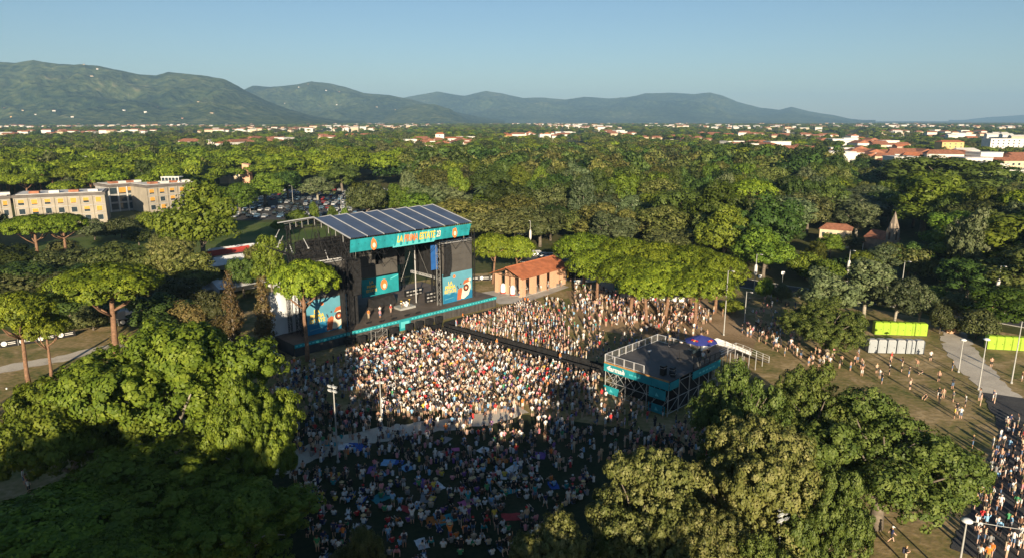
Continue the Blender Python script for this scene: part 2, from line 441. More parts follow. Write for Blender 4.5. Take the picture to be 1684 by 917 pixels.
def hills(name, prof, dist, depth, seed, label, rough=0.3, nu=360, nv=70, foot=0.0):
    """prof: (pixel x, pixel y) skyline; the range stands at distance dist (crest) and falls to the plain towards us"""
    px = np.array([p[0] for p in prof], float); py = np.array([p[1] for p in prof], float)
    xs = np.linspace(px[0], px[-1], nu)
    sky_y = np.interp(xs, px, py)
    ang = np.arctan((xs - 842.0) / FPX * math.cos(PITCH))
    # crest height from the skyline at the crest distance
    crest = np.maximum(1.0, dist * (197.0 - sky_y) / FPX * 1.0 + EYE * 0.0) + 30
    edge = np.clip(np.minimum((xs - px[0]) / 60.0, (px[-1] - xs) / 60.0), 0, 1)
    t = np.linspace(0, 1.35, nv)
    A, Tm = np.meshgrid(ang, t); C = np.meshgrid(crest, t)[0]
    Dd = dist - depth * (1 - Tm)
    X = Dd * np.tan(A); Y = Dd
    up = np.where(Tm < 1, np.clip(Tm, 0, 1) ** 1.25, np.clip(1 - (Tm - 1) * 2.4, 0, 1))
    r1 = fbm(X / 620 + 40, Y / 1000 + 40, 6, seed, True); r2 = fbm(X / 320 + 9, Y / 420 + 9, 4, seed + 1)
    spur = 1 + rough * 2.6 * (r1 - 0.62) * np.clip(1.02 - Tm, 0, 1) * 2.2
    Z = C * up * spur + C * rough * 0.35 * (r2 - 0.5) * np.clip(Tm * 3, 0, 1) * np.clip(1.05 - Tm, 0.12, 1)
    Z += 10 * (r2 - 0.5) * (Tm > 0.05)
    Z[0, :] = -3; Z = np.maximum(Z, -3)
    verts = np.stack([X, Y, Z], -1).reshape(-1, 3)
    me = bpy.data.meshes.new(name)
    fs = [(j * nu + i, j * nu + i + 1, (j + 1) * nu + i + 1, (j + 1) * nu + i) for j in range(nv - 1) for i in range(nu - 1)]
    me.from_pydata(verts.tolist(), [], fs)
    me.polygons.foreach_set('use_smooth', [True] * len(fs))
    me.materials.append(MATS['forested_hill'])
    o = link(name, me)
    tag(o, label, 'hill', kind='structure')
    def at(px_, tt):
        i = int(np.clip(round((px_ - px[0]) / (px[-1] - px[0]) * (nu - 1)), 0, nu - 1)); j = int(np.clip(round(tt / 1.35 * (nv - 1)), 0, nv - 1))
        return verts[j * nu + i]
    return at
hill_near = hills('hills', [(-260, 112), (-120, 104), (0, 107), (40, 109), (70, 105), (110, 111), (150, 112), (190, 119), (240, 127), (265, 128), (285, 122), (320, 125), (350, 128), (375, 133), (395, 143), (408, 151), (440, 166), (480, 181), (520, 191), (560, 196.5), (600, 200)], 5600, 1900, 3, 'nearest dark green hills with scattered villages', 0.55, 420, 90)
hill_mid = hills('hills', [(360, 165), (400, 152), (420, 144), (450, 146), (490, 142), (515, 138), (545, 141), (570, 146), (600, 155), (640, 158), (670, 163), (700, 171), (740, 182), (780, 190), (830, 198)], 8200, 2300, 13, 'second range of hazy hills with hilltop villages', 0.5)
hill_low = hills('hills', [(620, 199), (640, 186), (660, 177), (690, 172), (715, 171), (740, 178), (758, 189), (775, 199)], 6600, 900, 23, 'small dark rounded hill alone in front of the ranges', 0.15, 120, 40)
hill_far = hills('hills', [(560, 190), (620, 170), (660, 163), (690, 157), (720, 152), (745, 157), (765, 160), (800, 152), (830, 157), (860, 163), (895, 161), (930, 165), (960, 160), (1000, 163), (1030, 162), (1060, 155), (1100, 154), (1140, 156), (1165, 153), (1185, 158), (1210, 168), (1250, 178), (1280, 181), (1300, 176), (1330, 183), (1370, 189), (1400, 195), (1440, 199)], 11500, 3000, 33, 'farthest blue hills behind the plain', 0.45, 420, 60)
hill_foot = hills('hills', [(980, 199), (1010, 188), (1050, 180), (1100, 176), (1150, 178), (1200, 187), (1250, 190), (1290, 186), (1330, 190), (1380, 199)], 9800, 1500, 43, 'blue foothills in front of the farthest range', 0.25, 200, 40)
hill_edge = hills('hills', [(1560, 200), (1620, 193), (1684, 189), (1780, 184), (1900, 190), (2000, 200)], 15500, 1500, 53, 'faint far hill at the edge of the plain', 0.15, 120, 30)

# the air: far things fade to blue
hz = MB(); hz.span((-16500, -600, -6), (16500, 18500, 680))
hzm = bpy.data.materials.new('air'); hzm.use_nodes = True
hzm.node_tree.nodes.clear()
ho = N(hzm.node_tree, 'ShaderNodeOutputMaterial'); pv = N(hzm.node_tree, 'ShaderNodeVolumePrincipled')
pv.inputs['Color'].default_value = (0.38, 0.65, 0.96, 1)
pv.inputs['Density'].default_value = 0.000075
pv.inputs['Anisotropy'].default_value = 0.0
hzm.node_tree.links.new(pv.outputs[0], ho.inputs['Volume'])
MATS['air'] = hzm
tag(hz.build('haze', hzm), 'thin blue summer haze over the plain and hills', 'haze', kind='stuff')

# ------------------------------------------------------------------ trees
def leaf_mesh(name, pos, nrm, size, tint, m, aspect=1.0):
    """one kite-shaped leaf (or leaf tuft) per row"""
    n = len(pos)
    nrm = nrm / np.maximum(1e-6, np.linalg.norm(nrm, axis=1, keepdims=True))
    a = NPR.normal(size=(n, 3)); a -= (a * nrm).sum(1, keepdims=True) * nrm
    a /= np.maximum(1e-6, np.linalg.norm(a, axis=1, keepdims=True)); b = np.cross(nrm, a)
    s = size[:, None]
    fold = nrm * s * 0.18
    v = np.stack([pos - a * s * 0.55, pos - b * s * 0.36 * aspect + fold, pos + a * s * 0.55, pos + b * s * 0.36 * aspect + fold], 1).reshape(-1, 3)
    me = bpy.data.meshes.new(name)
    me.vertices.add(4 * n); me.loops.add(4 * n); me.polygons.add(n)
    me.vertices.foreach_set('co', v.astype(np.float32).ravel())
    me.loops.foreach_set('vertex_index', np.arange(4 * n, dtype=np.int32))
    me.polygons.foreach_set('loop_start', np.arange(0, 4 * n, 4, dtype=np.int32))
    me.polygons.foreach_set('loop_total', np.full(n, 4, dtype=np.int32))
    at = me.attributes.new('tint', 'FLOAT', 'FACE')
    at.data.foreach_set('value', np.clip(tint, 0, 1).astype(np.float32))
    me.materials.append(MATS[m])
    me.update(); me.validate()
    return me

def unit(n):
    v = NPR.normal(size=(n, 3)); return v / np.linalg.norm(v, axis=1, keepdims=True)

def crown(name, lobes, n, clump, leaf, m, tipbias=0.0, inner=0.12, low=-0.55, flat=1.0, spread=0.5, clumps_per=None, jag=0.28):
    """lobes: list of (centre, radius xyz). Clumps sit on and just inside each lobe's skin; leaves on the clumps."""
    w = np.array([l[1][0] * l[1][1] + l[1][0] * l[1][2] for l in lobes]); w = w / w.sum()
    P_, Nn, T_ = [], [], []
    C = np.array([l[0] for l in lobes], float); Rr = np.array([l[1] for l in lobes], float)
    for li in range(len(lobes)):
        k = max(6, int((clumps_per or 4.2) * (Rr[li, 0] * Rr[li, 1] + Rr[li, 0] * Rr[li, 2]) / clump ** 2 * 1.5))
        d = unit(k * 2); d = d[d[:, 2] > low][:k]; k = len(d)
        rad = 1 - np.abs(NPR.normal(0, jag * 0.5, k)); rad *= 0.97 + jag * (NPR.random(k) - 0.4) * 0.6
        cc = C[li] + d * Rr[li] * rad[:, None]
        ok = np.ones(k, bool)
        for lj in range(len(lobes)):
            if lj != li:
                q = (cc - C[lj]) / Rr[lj]; ok &= (q * q).sum(1) > 0.55
        cc, d = cc[ok], d[ok]
        if len(cc) == 0: continue
        per = max(4, int(n * w[li] / len(cc)))
        ct = NPR.random(len(cc)); cr = clump * (0.65 + 0.7 * NPR.random(len(cc)))
        e = unit(len(cc) * per) + np.repeat(d, per, 0) * 0.55
        e /= np.linalg.norm(e, axis=1, keepdims=True)
        rr = (0.55 + 0.5 * NPR.random(len(e))) * np.repeat(cr, per)
        off = e * rr[:, None]; off[:, 2] *= flat
        P_.append(np.repeat(cc, per, 0) + off)
        Nn.append(e * 0.95 + np.repeat(d, per, 0) * 0.35 + unit(len(e)) * spread * 0.7 + np.array([0, 0, 0.2]))
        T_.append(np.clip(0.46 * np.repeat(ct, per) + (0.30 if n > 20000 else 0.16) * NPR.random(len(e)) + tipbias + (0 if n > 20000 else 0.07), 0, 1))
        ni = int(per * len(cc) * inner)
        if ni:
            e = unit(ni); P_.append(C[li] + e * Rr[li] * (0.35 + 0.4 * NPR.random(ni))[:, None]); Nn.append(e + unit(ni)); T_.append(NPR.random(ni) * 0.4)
    P_ = np.concatenate(P_); Nn = np.concatenate(Nn); T_ = np.concatenate(T_)
    size = leaf * (0.6 + 0.8 * NPR.random(len(P_)))
    return leaf_mesh(name, P_, Nn, size, T_, m)

def pine_crown(name, R, thick, n, clump, leaf, m='pine_needles', base=0.0, lobes=5):
    """umbrella: tufted dome, flat below, outline broken into a few pads"""
    pads = [(0.0, 0.0, R * 0.72)]
    for i in range(lobes):
        t = 2 * math.pi * (i + NPR.random() * 0.6) / lobes
        q = R * (0.42 + 0.16 * NPR.random()); pads.append((math.cos(t) * q, math.sin(t) * q, R * (0.42 + 0.14 * NPR.random())))
    P_, Nn, T_ = [], [], []
    tot = sum(p[2] ** 2 for p in pads)
    for (x, y, r) in pads:
        k = int(3.6 * r * r / clump ** 2); a = NPR.random(k) * 2 * math.pi; q = np.sqrt(NPR.random(k)) * r
        lift = thick * (0.55 + 0.45 * (r / (R * 0.72)))
        z = np.sqrt(np.maximum(0, 1 - (q / r) ** 2)) * lift * (0.75 + 0.25 * NPR.random(k))
        X, Y = x + np.cos(a) * q, y + np.sin(a) * q
        g = np.hypot(X, Y) / R
        z = z + thick * 0.45 * np.clip(1 - g * g, 0, 1) + base
        d = np.stack([np.cos(a) * q / r, np.sin(a) * q / r, np.full(k, 0.75)], 1); d /= np.linalg.norm(d, axis=1, keepdims=True)
        low = NPR.random(k) < 0.22
        z = np.where(low, base - 0.25 * thick * NPR.random(k) * (q / r), z); d[low, 2] *= -0.3
        cc = np.stack([X, Y, z], 1)
        per = max(4, int(n * r * r / tot / k)); ct = NPR.random(k)
        e = unit(k * per) + np.repeat(d, per, 0) * 0.8; e /= np.linalg.norm(e, axis=1, keepdims=True)
        off = e * (clump * (0.5 + 0.6 * NPR.random(len(e))))[:, None]; off[:, 2] *= 0.8
        P_.append(np.repeat(cc, per, 0) + off); Nn.append(e * 0.7 + unit(len(e)) * 0.35 + np.repeat(d, per, 0) * 0.7)
        T_.append(0.55 * np.repeat(ct, per) + 0.38 * NPR.random(len(e)))
    P_ = np.concatenate(P_)
    return leaf_mesh(name, P_, np.concatenate(Nn), leaf * (0.6 + 0.8 * NPR.random(len(P_))), np.concatenate(T_), m, 0.75)

def trunk_mesh(name, h, r, limbs, m, lean=0.0, forks=0):
    """tapered, slightly bent trunk; limbs = list of (start fraction, end point, radius)"""
    mb = MB()
    bend = [Vector((lean * (i / 5) ** 1.3 + RND.uniform(-0.04, 0.04) * h * 0.25, RND.uniform(-0.04, 0.04) * h * 0.25, h * i / 5)) for i in range(6)]
    bend[0] = Vector((0, 0, -0.15))
    mb.path(bend, [r * 1.35, r * 1.0, r * 0.92, r * 0.82, r * 0.72, r * 0.5], 8)
    for f, e, rr in limbs:
        i = min(4, int(f * 5)); t = f * 5 - i
        a = bend[i].lerp(bend[i + 1], t); e = Vector(e)
        m1 = a.lerp(e, 0.4) + Vector((RND.uniform(-.3, .3), RND.uniform(-.3, .3), -0.06 * (e - a).length))
        m2 = a.lerp(e, 0.75) + Vector((RND.uniform(-.2, .2), RND.uniform(-.2, .2), 0))
        mb.path([a, m1, m2, e], [rr, rr * 0.8, rr * 0.55, rr * 0.25], 6)
    return mb.mesh(name, MATS[m])

def ring_limbs(n, z, rad, f0, f1, r, jz=0.8):
    o = []
    for i in range(n):
        t = 2 * math.pi * (i + RND.random() * 0.6) / n
        o.append((RND.uniform(f0, f1), (math.cos(t) * rad, math.sin(t) * rad, z + RND.uniform(-jz, jz)), r))
    return o

def round_lobes(R, zc, hz_, n, seed, k=0.55):
    """a broken mass of billows round a small core"""
    rr = random.Random(seed)
    out = [((0, 0, zc), (R * 0.60, R * 0.60, hz_ * 0.66))]
    m = int(n * 1.9)
    for i in range(m):
        el = math.asin(rr.uniform(-0.62, 0.98)); t = 2.4 * i + rr.uniform(-.5, .5)
        s_ = rr.uniform(0.20, 0.38); q = min(rr.uniform(0.54, 0.80), 1.06 - s_)
        out.append(((math.cos(t) * math.cos(el) * q * R, math.sin(t) * math.cos(el) * q * R, zc + math.sin(el) * q * hz_), (R * s_, R * s_, min(R, hz_) * s_ * rr.uniform(.8, 1.05))))
    return out

# prototypes: kind -> list of (trunk mesh, crown mesh), nominal height, nominal crown radius
PROTO = {}
def proto(kind, h, R, variants): PROTO[kind] = (h, R, variants)

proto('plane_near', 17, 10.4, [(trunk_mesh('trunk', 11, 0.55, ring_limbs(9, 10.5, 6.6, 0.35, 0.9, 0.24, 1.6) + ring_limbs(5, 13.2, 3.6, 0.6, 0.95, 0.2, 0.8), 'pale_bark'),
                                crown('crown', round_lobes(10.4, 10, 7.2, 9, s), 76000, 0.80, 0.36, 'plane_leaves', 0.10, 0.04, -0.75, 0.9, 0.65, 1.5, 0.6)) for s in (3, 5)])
proto('oak_near', 13, 7.2, [(trunk_mesh('trunk', 8.5, 0.5, ring_limbs(8, 8.0, 4.7, 0.3, 0.85, 0.2, 1.2) + ring_limbs(5, 10.2, 2.6, 0.6, 0.95, 0.15, 0.6), 'grey_bark'),
                             crown('crown', round_lobes(7.2, 7.6, 5.6, 9, s), 56000, 0.52, 0.245, mm, 0.08, 0.04, -0.75, 0.9, 0.6, 1.5, 0.6)) for s, mm in ((11, 'green_oak_leaves'), (12, 'green_oak_leaves'))])
proto('blossom_near', 13, 7.2, [(trunk_mesh('trunk', 8.5, 0.45, ring_limbs(8, 8.0, 4.7, 0.3, 0.85, 0.2, 1.2) + ring_limbs(5, 10.2, 2.6, 0.6, 0.95, 0.15, 0.6), 'grey_bark'),
                                 crown('crown', round_lobes(7.2, 7.8, 5.4, 10, s), 56000, 0.50, 0.24, 'blossom_oak_leaves', 0.12, 0.04, -0.75, 0.9, 0.6, 1.5, 0.6)) for s in (21, 22)])
def fork_limbs(n, z, rad, r): return ring_limbs(n, z, rad, 0.62, 0.95, r, 0.3)
proto('pine_near', 15, 6.6, [(trunk_mesh('trunk', 10.9, 0.36, fork_limbs(7, 11.4, 4.0, 0.17), 'pine_bark', l),
                              pine_crown('crown', 6.6, 2.4, 20000, 0.62, 0.36, base=11.4)) for l in (0.4, -0.5)])
proto('pine_grove', 12.5, 6.4, [(trunk_mesh('trunk', 8.0, 0.34, fork_limbs(7, 8.6, 3.6, 0.17), 'pine_bark', l),
                               pine_crown('crown', 6.4, 2.9, 20000, 0.55, 0.34, base=7.9, lobes=7)) for l in (1.0, -0.9, 0.3)])
proto('pine_mid', 14, 6.2, [(trunk_mesh('trunk', 11.0, 0.34, fork_limbs(6, 11.5, 3.6, 0.16), 'pine_bark', l),
                             pine_crown('crown', 6.2, 2.2, 6500, 0.72, 0.55, base=11.2)) for l in (0.8, -0.9, 0.2)])
proto('broad_mid', 16, 6.4, [(trunk_mesh('trunk', 10, 0.4, ring_limbs(6, 10.5, 3.6, 0.4, 0.8, 0.18, 1.5), 'grey_bark'),
                              crown('crown', round_lobes(6.4, 9.2, 6.8, 8, s), 10000, 1.0, 0.50, mm, 0.05, 0.08, -0.75, 0.95, 0.4, 2.1, 0.45))
                             for s, mm in ((31, 'fresh_leaves'), (32, 'fresh_leaves'))])
proto('dark_mid', 16, 6.4, [(trunk_mesh('trunk', 10, 0.4, ring_limbs(6, 10.5, 3.6, 0.4, 0.8, 0.18, 1.5), 'grey_bark'),
                             crown('crown', round_lobes(6.4, 9.0, 7.0, 8, s), 10000, 1.05, 0.5, 'dark_leaves', 0.1, 0.08, -0.75, 0.95, 0.4, 2.1, 0.45)) for s in (41, 42)])
proto('oak_mid', 15, 6.8, [(trunk_mesh('trunk', 9, 0.42, ring_limbs(6, 9.5, 4.0, 0.4, 0.8, 0.18, 1.5), 'grey_bark'),
                            crown('crown', round_lobes(6.8, 8.6, 6.2, 9, s), 10000, 0.85, 0.48, mm, 0.08, 0.08, -0.75, 0.95, 0.4, 2.1, 0.45))
                           for s, mm in ((51, 'oak_leaves'), (52, 'oak_leaves'), (53, 'olive_leaves'))])
proto('silver_mid', 15, 5.0, [(trunk_mesh('trunk', 10, 0.3, ring_limbs(7, 10.5, 2.8, 0.3, 0.8, 0.13, 1.8), 'pale_bark'),
                               crown('crown', round_lobes(5.0, 8.6, 6.6, 9, s), 9000, 0.7, 0.45, 'silver_leaves', 0.1, 0.08, -0.8, 1.05, 0.6, 1.6, 0.5)) for s in (61, 62)])
proto('bush', 5, 3.0, [(trunk_mesh('trunk', 2.6, 0.13, ring_limbs(5, 3.0, 1.6, 0.2, 0.7, 0.07, 0.5), 'grey_bark'),
                        crown('crown', round_lobes(3.0, 2.6, 2.4, 7, s), 5200, 0.5, 0.30, mm, 0.05, 0.1, -0.85, 0.95, 0.6))
                       for s, mm in ((71, 'fresh_leaves'), (72, 'olive_leaves'), (73, 'dry_leaves'), (74, 'silver_leaves'), (75, 'blossom_oak_leaves'), (76, 'dark_leaves'))])
def spire_lobes(seed, h=13):
    rr = random.Random(seed); o = []
    for i in range(11):
        z = 2.2 + i * (h - 3.2) / 10; r = 1.75 * (1 - abs(i - 3.5) / 11) * rr.uniform(0.7, 1.1)
        o.append(((rr.uniform(-.5, .5), rr.uniform(-.5, .5), z), (r, r, 1.0)))
    return o
proto('dry_spire', 13, 2.0, [(trunk_mesh('trunk', 12.6, 0.2, ring_limbs(14, 6.5, 1.1, 0.25, 0.95, 0.06, 4.5), 'grey_bark'),
                              crown('crown', spire_lobes(s), 3600, 0.42, 0.30, 'dry_leaves', -0.05, 0.1, -0.9, 1.1, 0.8, 1.6, 0.5)) for s in (81, 82)])
proto('dead_shrub', 4, 1.7, [(trunk_mesh('trunk', 3.4, 0.09, ring_limbs(12, 2.6, 1.3, 0.15, 0.95, 0.045, 1.0), 'grey_bark'),
                              crown('crown', [((0, 0, 2.2), (1.5, 1.5, 1.5))], 700, 0.3, 0.2, 'dry_leaves', 0.1, 0.2, -0.9, 1.1, 0.8, 1.4, 0.5))])
LANDMARKS = []
TREES = []          # (x, y, crown radius, height, crown base) for keeping other things clear
tree_names = {'plane_near': 'plane_tree', 'oak_near': 'holm_oak', 'blossom_near': 'blossoming_oak', 'pine_near': 'umbrella_pine', 'pine_mid': 'umbrella_pine', 'pine_grove': 'umbrella_pine', 'broad_mid': 'broadleaf_tree', 'dark_mid': 'evergreen_tree',
              'oak_mid': 'holm_oak', 'silver_mid': 'poplar_tree', 'bush': 'bush', 'dry_spire': 'dry_conifer', 'dead_shrub': 'dry_shrub'}
def plant(kind, x, y, h, rad, label, group=None, var=None, cat=None, rz=None, z=0.0):
    H0, R0, vs = PROTO[kind]
    tm, cm = vs[RND.randrange(len(vs)) if var is None else var % len(vs)]
    root = empty(tree_names[kind], (x, y, z), RND.uniform(0, 6.28) if rz is None else rz)
    root.scale = (rad / R0, rad / R0, h / H0)
    link('trunk', tm, root); link('crown', cm, root)
    tag(root, label, cat or ('bush' if kind in ('bush', 'dead_shrub') else 'tree'), group)
    TREES.append((x, y, rad, h))
    return root
def plant_at(kind, px, py_top, wpx, h, label, **kw):
    """tree of height h whose top shows at (px, py_top) and whose crown spans wpx pixels"""
    p = spot(px, py_top, h); d = math.sqrt(p.x ** 2 + p.y ** 2 + (EYE - h * 0.7) ** 2)
    return plant(kind, p.x, p.y, h, wpx / FPX * d / 2 * 0.96, label, **kw)

# near trees, one by one
plant_at('plane_near', 272, 540, 320, 17, 'largest bright green plane tree, tallest of the three in the front corner', var=0)
plant_at('plane_near', 100, 618, 240, 14, 'bright green plane tree nearest the string of bulbs', var=1)
plant_at('plane_near', 408, 632, 168, 13.5, 'bright green plane tree whose crown reaches the crowd edge', var=1)
plant_at('plane_near', 235, 760, 340, 9, 'shaded low plane tree in front of the largest one', var=1)
plant_at('plane_near', 395, 805, 230, 8, 'shaded low plane tree next to the picnickers', var=0)
plant_at('pine_near', 322, 538, 105, 13, 'dark umbrella pine half hidden behind the largest plane tree', var=0)
plant_at('pine_near', 55, 838, 240, 9, 'low pine with light tufted tips in the bottom corner under the plane trees', var=1)
plant_at('pine_near', 165, 893, 170, 8, 'low pine cut by the bottom edge, beside the corner pine', var=0)
pf = plant_at('pine_near', 170, 436, 165, 15.5, 'umbrella pine with forked pinkish trunk beside the advert fence', var=0, rz=0.6)
plant_at('pine_near', 22, 482, 110, 14, 'dark umbrella pine at the frame edge above the advert fence', var=1)
plant_at('pine_near', 68, 517, 78, 10, 'lower umbrella pine leaning over the advert fence', var=0)
plant_at('pine_near', 494, 429, 122, 16.5, 'tall umbrella pine with bare trunk in front of the stage side screen', var=1, rz=2.0)
plant_at('pine_near', 50, 354, 88, 14, 'umbrella pine before the school, first of two with trunks side by side', var=0)
plant_at('pine_near', 98, 352, 82, 14, 'umbrella pine before the school, second of two with trunks side by side', var=1)
plant_at('broad_mid', 322, 297, 122, 23, 'tall light green broadleaf tree between the school and the car park', var=0)
plant_at('oak_mid', 190, 397, 112, 12, 'brownish oak in the row behind the forked pine', var=0)
plant_at('blossom_near', 268, 393, 105, 12, 'pale blossoming oak in the row behind the forked pine', var=0)
plant_at('oak_mid', 312, 416, 90, 10, 'small oak beside the red and white marquee roof', var=1)
plant_at('oak_mid', 232, 440, 130, 9, 'low dark oak shading the parked vans', var=2)
plant_at('dark_mid', 20, 425, 100, 10, 'dark evergreen at the frame edge below the two-trunk pines', var=0)
plant_at('oak_mid', 40, 440, 110, 9, 'round olive oak at the frame edge behind the forked pine', var=2)
plant_at('bush', 196, 357, 48, 7, 'grey olive bush against the school wall, largest of three', var=1)
plant_at('bush', 152, 362, 46, 6.5, 'grey olive bush against the school wall, nearest the pines', var=3)
plant_at('bush', 243, 346, 44, 8, 'rounded bush turning yellow beside the school glazing', var=0)
plant_at('dry_spire', 375, 447, 34, 13.5, 'thin dry brown conifer on the grass strip before the marquees', var=0)
plant_at('dry_spire', 428, 452, 38, 13.5, 'thin dry brown conifer next to the stage side screen', var=1)
plant_at('bush', 308, 492, 72, 6, 'rust coloured bush between the forked pine and the dry conifers', var=2)
plant_at('dead_shrub', 192, 545, 30, 3, 'small rust coloured shrub beside the forked pine trunk')
plant_at('broad_mid', 440, 384, 62, 14, 'green tree growing behind the stage scaffolding', var=1)
plant_at('oak_mid', 415, 402, 44, 10, 'small oak between the marquees and the stage scaffolding', var=1)
for k, (kd, a, b, w, h, vv, lb) in enumerate([('oak_mid', 110, 402, 90, 9, 2, 'dull olive oak just below the two-trunk pines'), ('dark_mid', 140, 425, 100, 9, 0, 'dark evergreen behind the forked pine crown'), ('oak_mid', 275, 452, 100, 9, 0, 'brown-green oak between the vans and the marquees'), ('dark_mid', 255, 480, 100, 7.5, 1, 'low dark evergreen overhanging the parked vans'), ('oak_mid', 350, 470, 60, 8, 2, 'olive oak among the small marquees'), ('bush', 110, 480, 80, 5, 5, 'dark bush behind the advert fence, nearer the frame edge'), ('bush', 148, 500, 70, 5, 1, 'olive bush behind the advert fence, nearer the forked pine'), ('bush', 262, 520, 60, 4.5, 5, 'dark bush beside the fence path'), ('dark_mid', 8, 400, 90, 10, 1, 'dark evergreen hiding the foot of the school, at the frame edge'), ('bush', 100, 395, 60, 6, 1, 'olive bush on the lawn before the school'), ('bush', 225, 372, 40, 6, 5, 'dark bush by the school glazing'), ('bush', 275, 375, 50, 6, 1, 'olive bush before the far school wing'), ('bush', 355, 520, 60, 5, 2, 'rust coloured bush at the feet of the dry conifers'), ('dark_mid', 395, 415, 44, 10, 0, 'dark slim evergreen beside the red marquee roof'), ('broad_mid', 390, 300, 70, 13, 1, 'ivy green tree beside the brick tower'), ('broad_mid', 432, 284, 70, 15, 0, 'tall ivy green tree at the back of the car park'), ('dark_mid', 470, 275, 60, 16, 0, 'dark tree at the back of the car park'), ('silver_mid', 520, 290, 60, 12, 1, 'pale reeds-like tree at the back of the car park'), ('dark_mid', 560, 268, 70, 16, 1, 'dark tree behind the clipped hedge row'), ('broad_mid', 345, 330, 60, 12, 1, 'green tree at the school end of the car park')]):
    plant_at(kd, a, b, w, h, lb, var=vv)
grove = [(962, 381, 88, 13, 'at the pavilion end of the back row'), (1028, 388, 92, 13, 'second from the pavilion in the back row'), (1085, 396, 92, 13, 'third from the pavilion in the back row'), (1140, 402, 92, 13, 'fourth from the pavilion in the back row'),
         (1182, 414, 84, 12.5, 'at the road end of the back row'), (985, 408, 84, 12, 'at the pavilion end of the front row'), (1040, 420, 100, 12, 'second from the pavilion in the front row'), (1098, 428, 104, 12, 'third from the pavilion in the front row'),
         (1150, 436, 96, 12, 'fourth from the pavilion in the front row'), (1068, 440, 92, 11, 'lowest, leaning out over the people')]
for i, (a, b, w, h, t) in enumerate(grove):
    plant_at('pine_grove', a, b, w * 1.25, h, 'umbrella pine of the central grove, ' + t, group='umbrella pines of the central grove', var=i)
plant_at('pine_grove', 810, 381, 78, 12.5, 'umbrella pine with thick trunk between the stage and the brick pavilion', var=0)
plant_at('pine_grove', 852, 386, 64, 11.5, 'smaller umbrella pine behind the brick pavilion roof', var=1)
plant_at('bush', 1205, 492, 44, 2.6, 'low green bush at the road end of the pine grove', var=0)
# big oaks on the right
plant_at('oak_near', 1232, 592, 170, 15, 'holm oak directly before the mixing platform', var=0)
plant_at('oak_near', 1345, 603, 190, 14.5, 'holm oak behind the biggest front oak, beside the ramp', var=1)
plant_at('oak_near', 1468, 650, 262, 13.5, 'biggest round holm oak beside the queue, trunk showing below', var=0)
plant_at('blossom_near', 1250, 700, 225, 13.5, 'pale blossoming oak between the mixing platform and the floodlight mast', var=0)
plant_at('blossom_near', 1066, 752, 225, 13, 'pale blossoming oak standing alone over the shaded crowd', var=1)
plant_at('oak_near', 1365, 762, 150, 12, 'yellow-green holm oak behind the floodlight mast', var=1)
plant_at('blossom_near', 1170, 838, 170, 11, 'pale oak at the bottom edge next to the floodlight mast', var=0)
plant_at('oak_near', 1275, 880, 170, 10, 'holm oak at the bottom edge, under the floodlight mast', var=0)
plant_at('blossom_near', 900, 852, 155, 9.5, 'yellowish oak top at the bottom edge below the picnickers', var=0)
plant_at('oak_near', 1012, 862, 100, 9, 'green oak top at the bottom edge between two pale oaks', var=1)
plant_at('blossom_near', 586, 868, 90, 8.5, 'small oak top at the bottom edge among the picnickers', var=1)
plant_at('oak_near', 1368, 491, 140, 10, 'rust tinged holm oak beside the grey toilets', var=1)
plant_at('silver_mid', 1368, 440, 92, 11.5, 'silvery poplar behind the rust tinged oak', var=0)
plant_at('silver_mid', 1432, 424, 92, 12, 'tallest silvery poplar behind the grey toilets', var=1)
plant_at('silver_mid', 1482, 452, 70, 10, 'silvery poplar behind the green toilets', var=0)
plant_at('silver_mid', 1520, 468, 50, 8, 'slim silvery poplar by the low brick wall', var=1)
plant_at('bush', 1552, 500, 42, 5.5, 'olive bush beside the green kiosk roof', var=1)
plant_at('bush', 1262, 455, 38, 5, 'young conical tree on the verge beside the road sign', var=0)
plant_at('bush', 1288, 467, 30, 4, 'grey shrub on the verge beside the road', var=3)
plant_at('broad_mid', 1650, 468, 96, 8.5, 'fresh green tree with white blossom above the second row of green toilets', var=1)
plant_at('bush', 1612, 508, 56, 5.5, 'olive shrub in front of the blossoming tree by the gravel path', var=1)
plant_at('broad_mid', 1642, 350, 150, 17, 'large fresh green tree at the frame edge beyond the brick wall', var=0)
plant_at('bush', 1512, 400, 68, 9, 'round shrub with cream blossom below the chapel spire', var=4)
plant_at('broad_mid', 1530, 279, 130, 22, 'tall bright green tree with pale limbs above the chapel spire', var=1)
plant_at('dark_mid', 1558, 248, 150, 24, 'broad dark evergreen in front of the white apartment blocks', var=0)
plant_at('broad_mid', 1180, 296, 104, 21, 'tall yellow-green tree alone behind the pine grove', var=0)
plant_at('broad_mid', 1262, 372, 92, 13, 'rich green tree leaning over the road sign', var=0)
plant_at('silver_mid', 1300, 322, 100, 14, 'grey-green tree in front of the villa, nearer the pine grove', var=1)
plant_at('silver_mid', 1398, 312, 118, 13, 'widest grey-green tree behind the villa', var=0)
plant_at('silver_mid', 1414, 330, 76, 12, 'grey-green tree between the villa and the chapel spire', var=1)
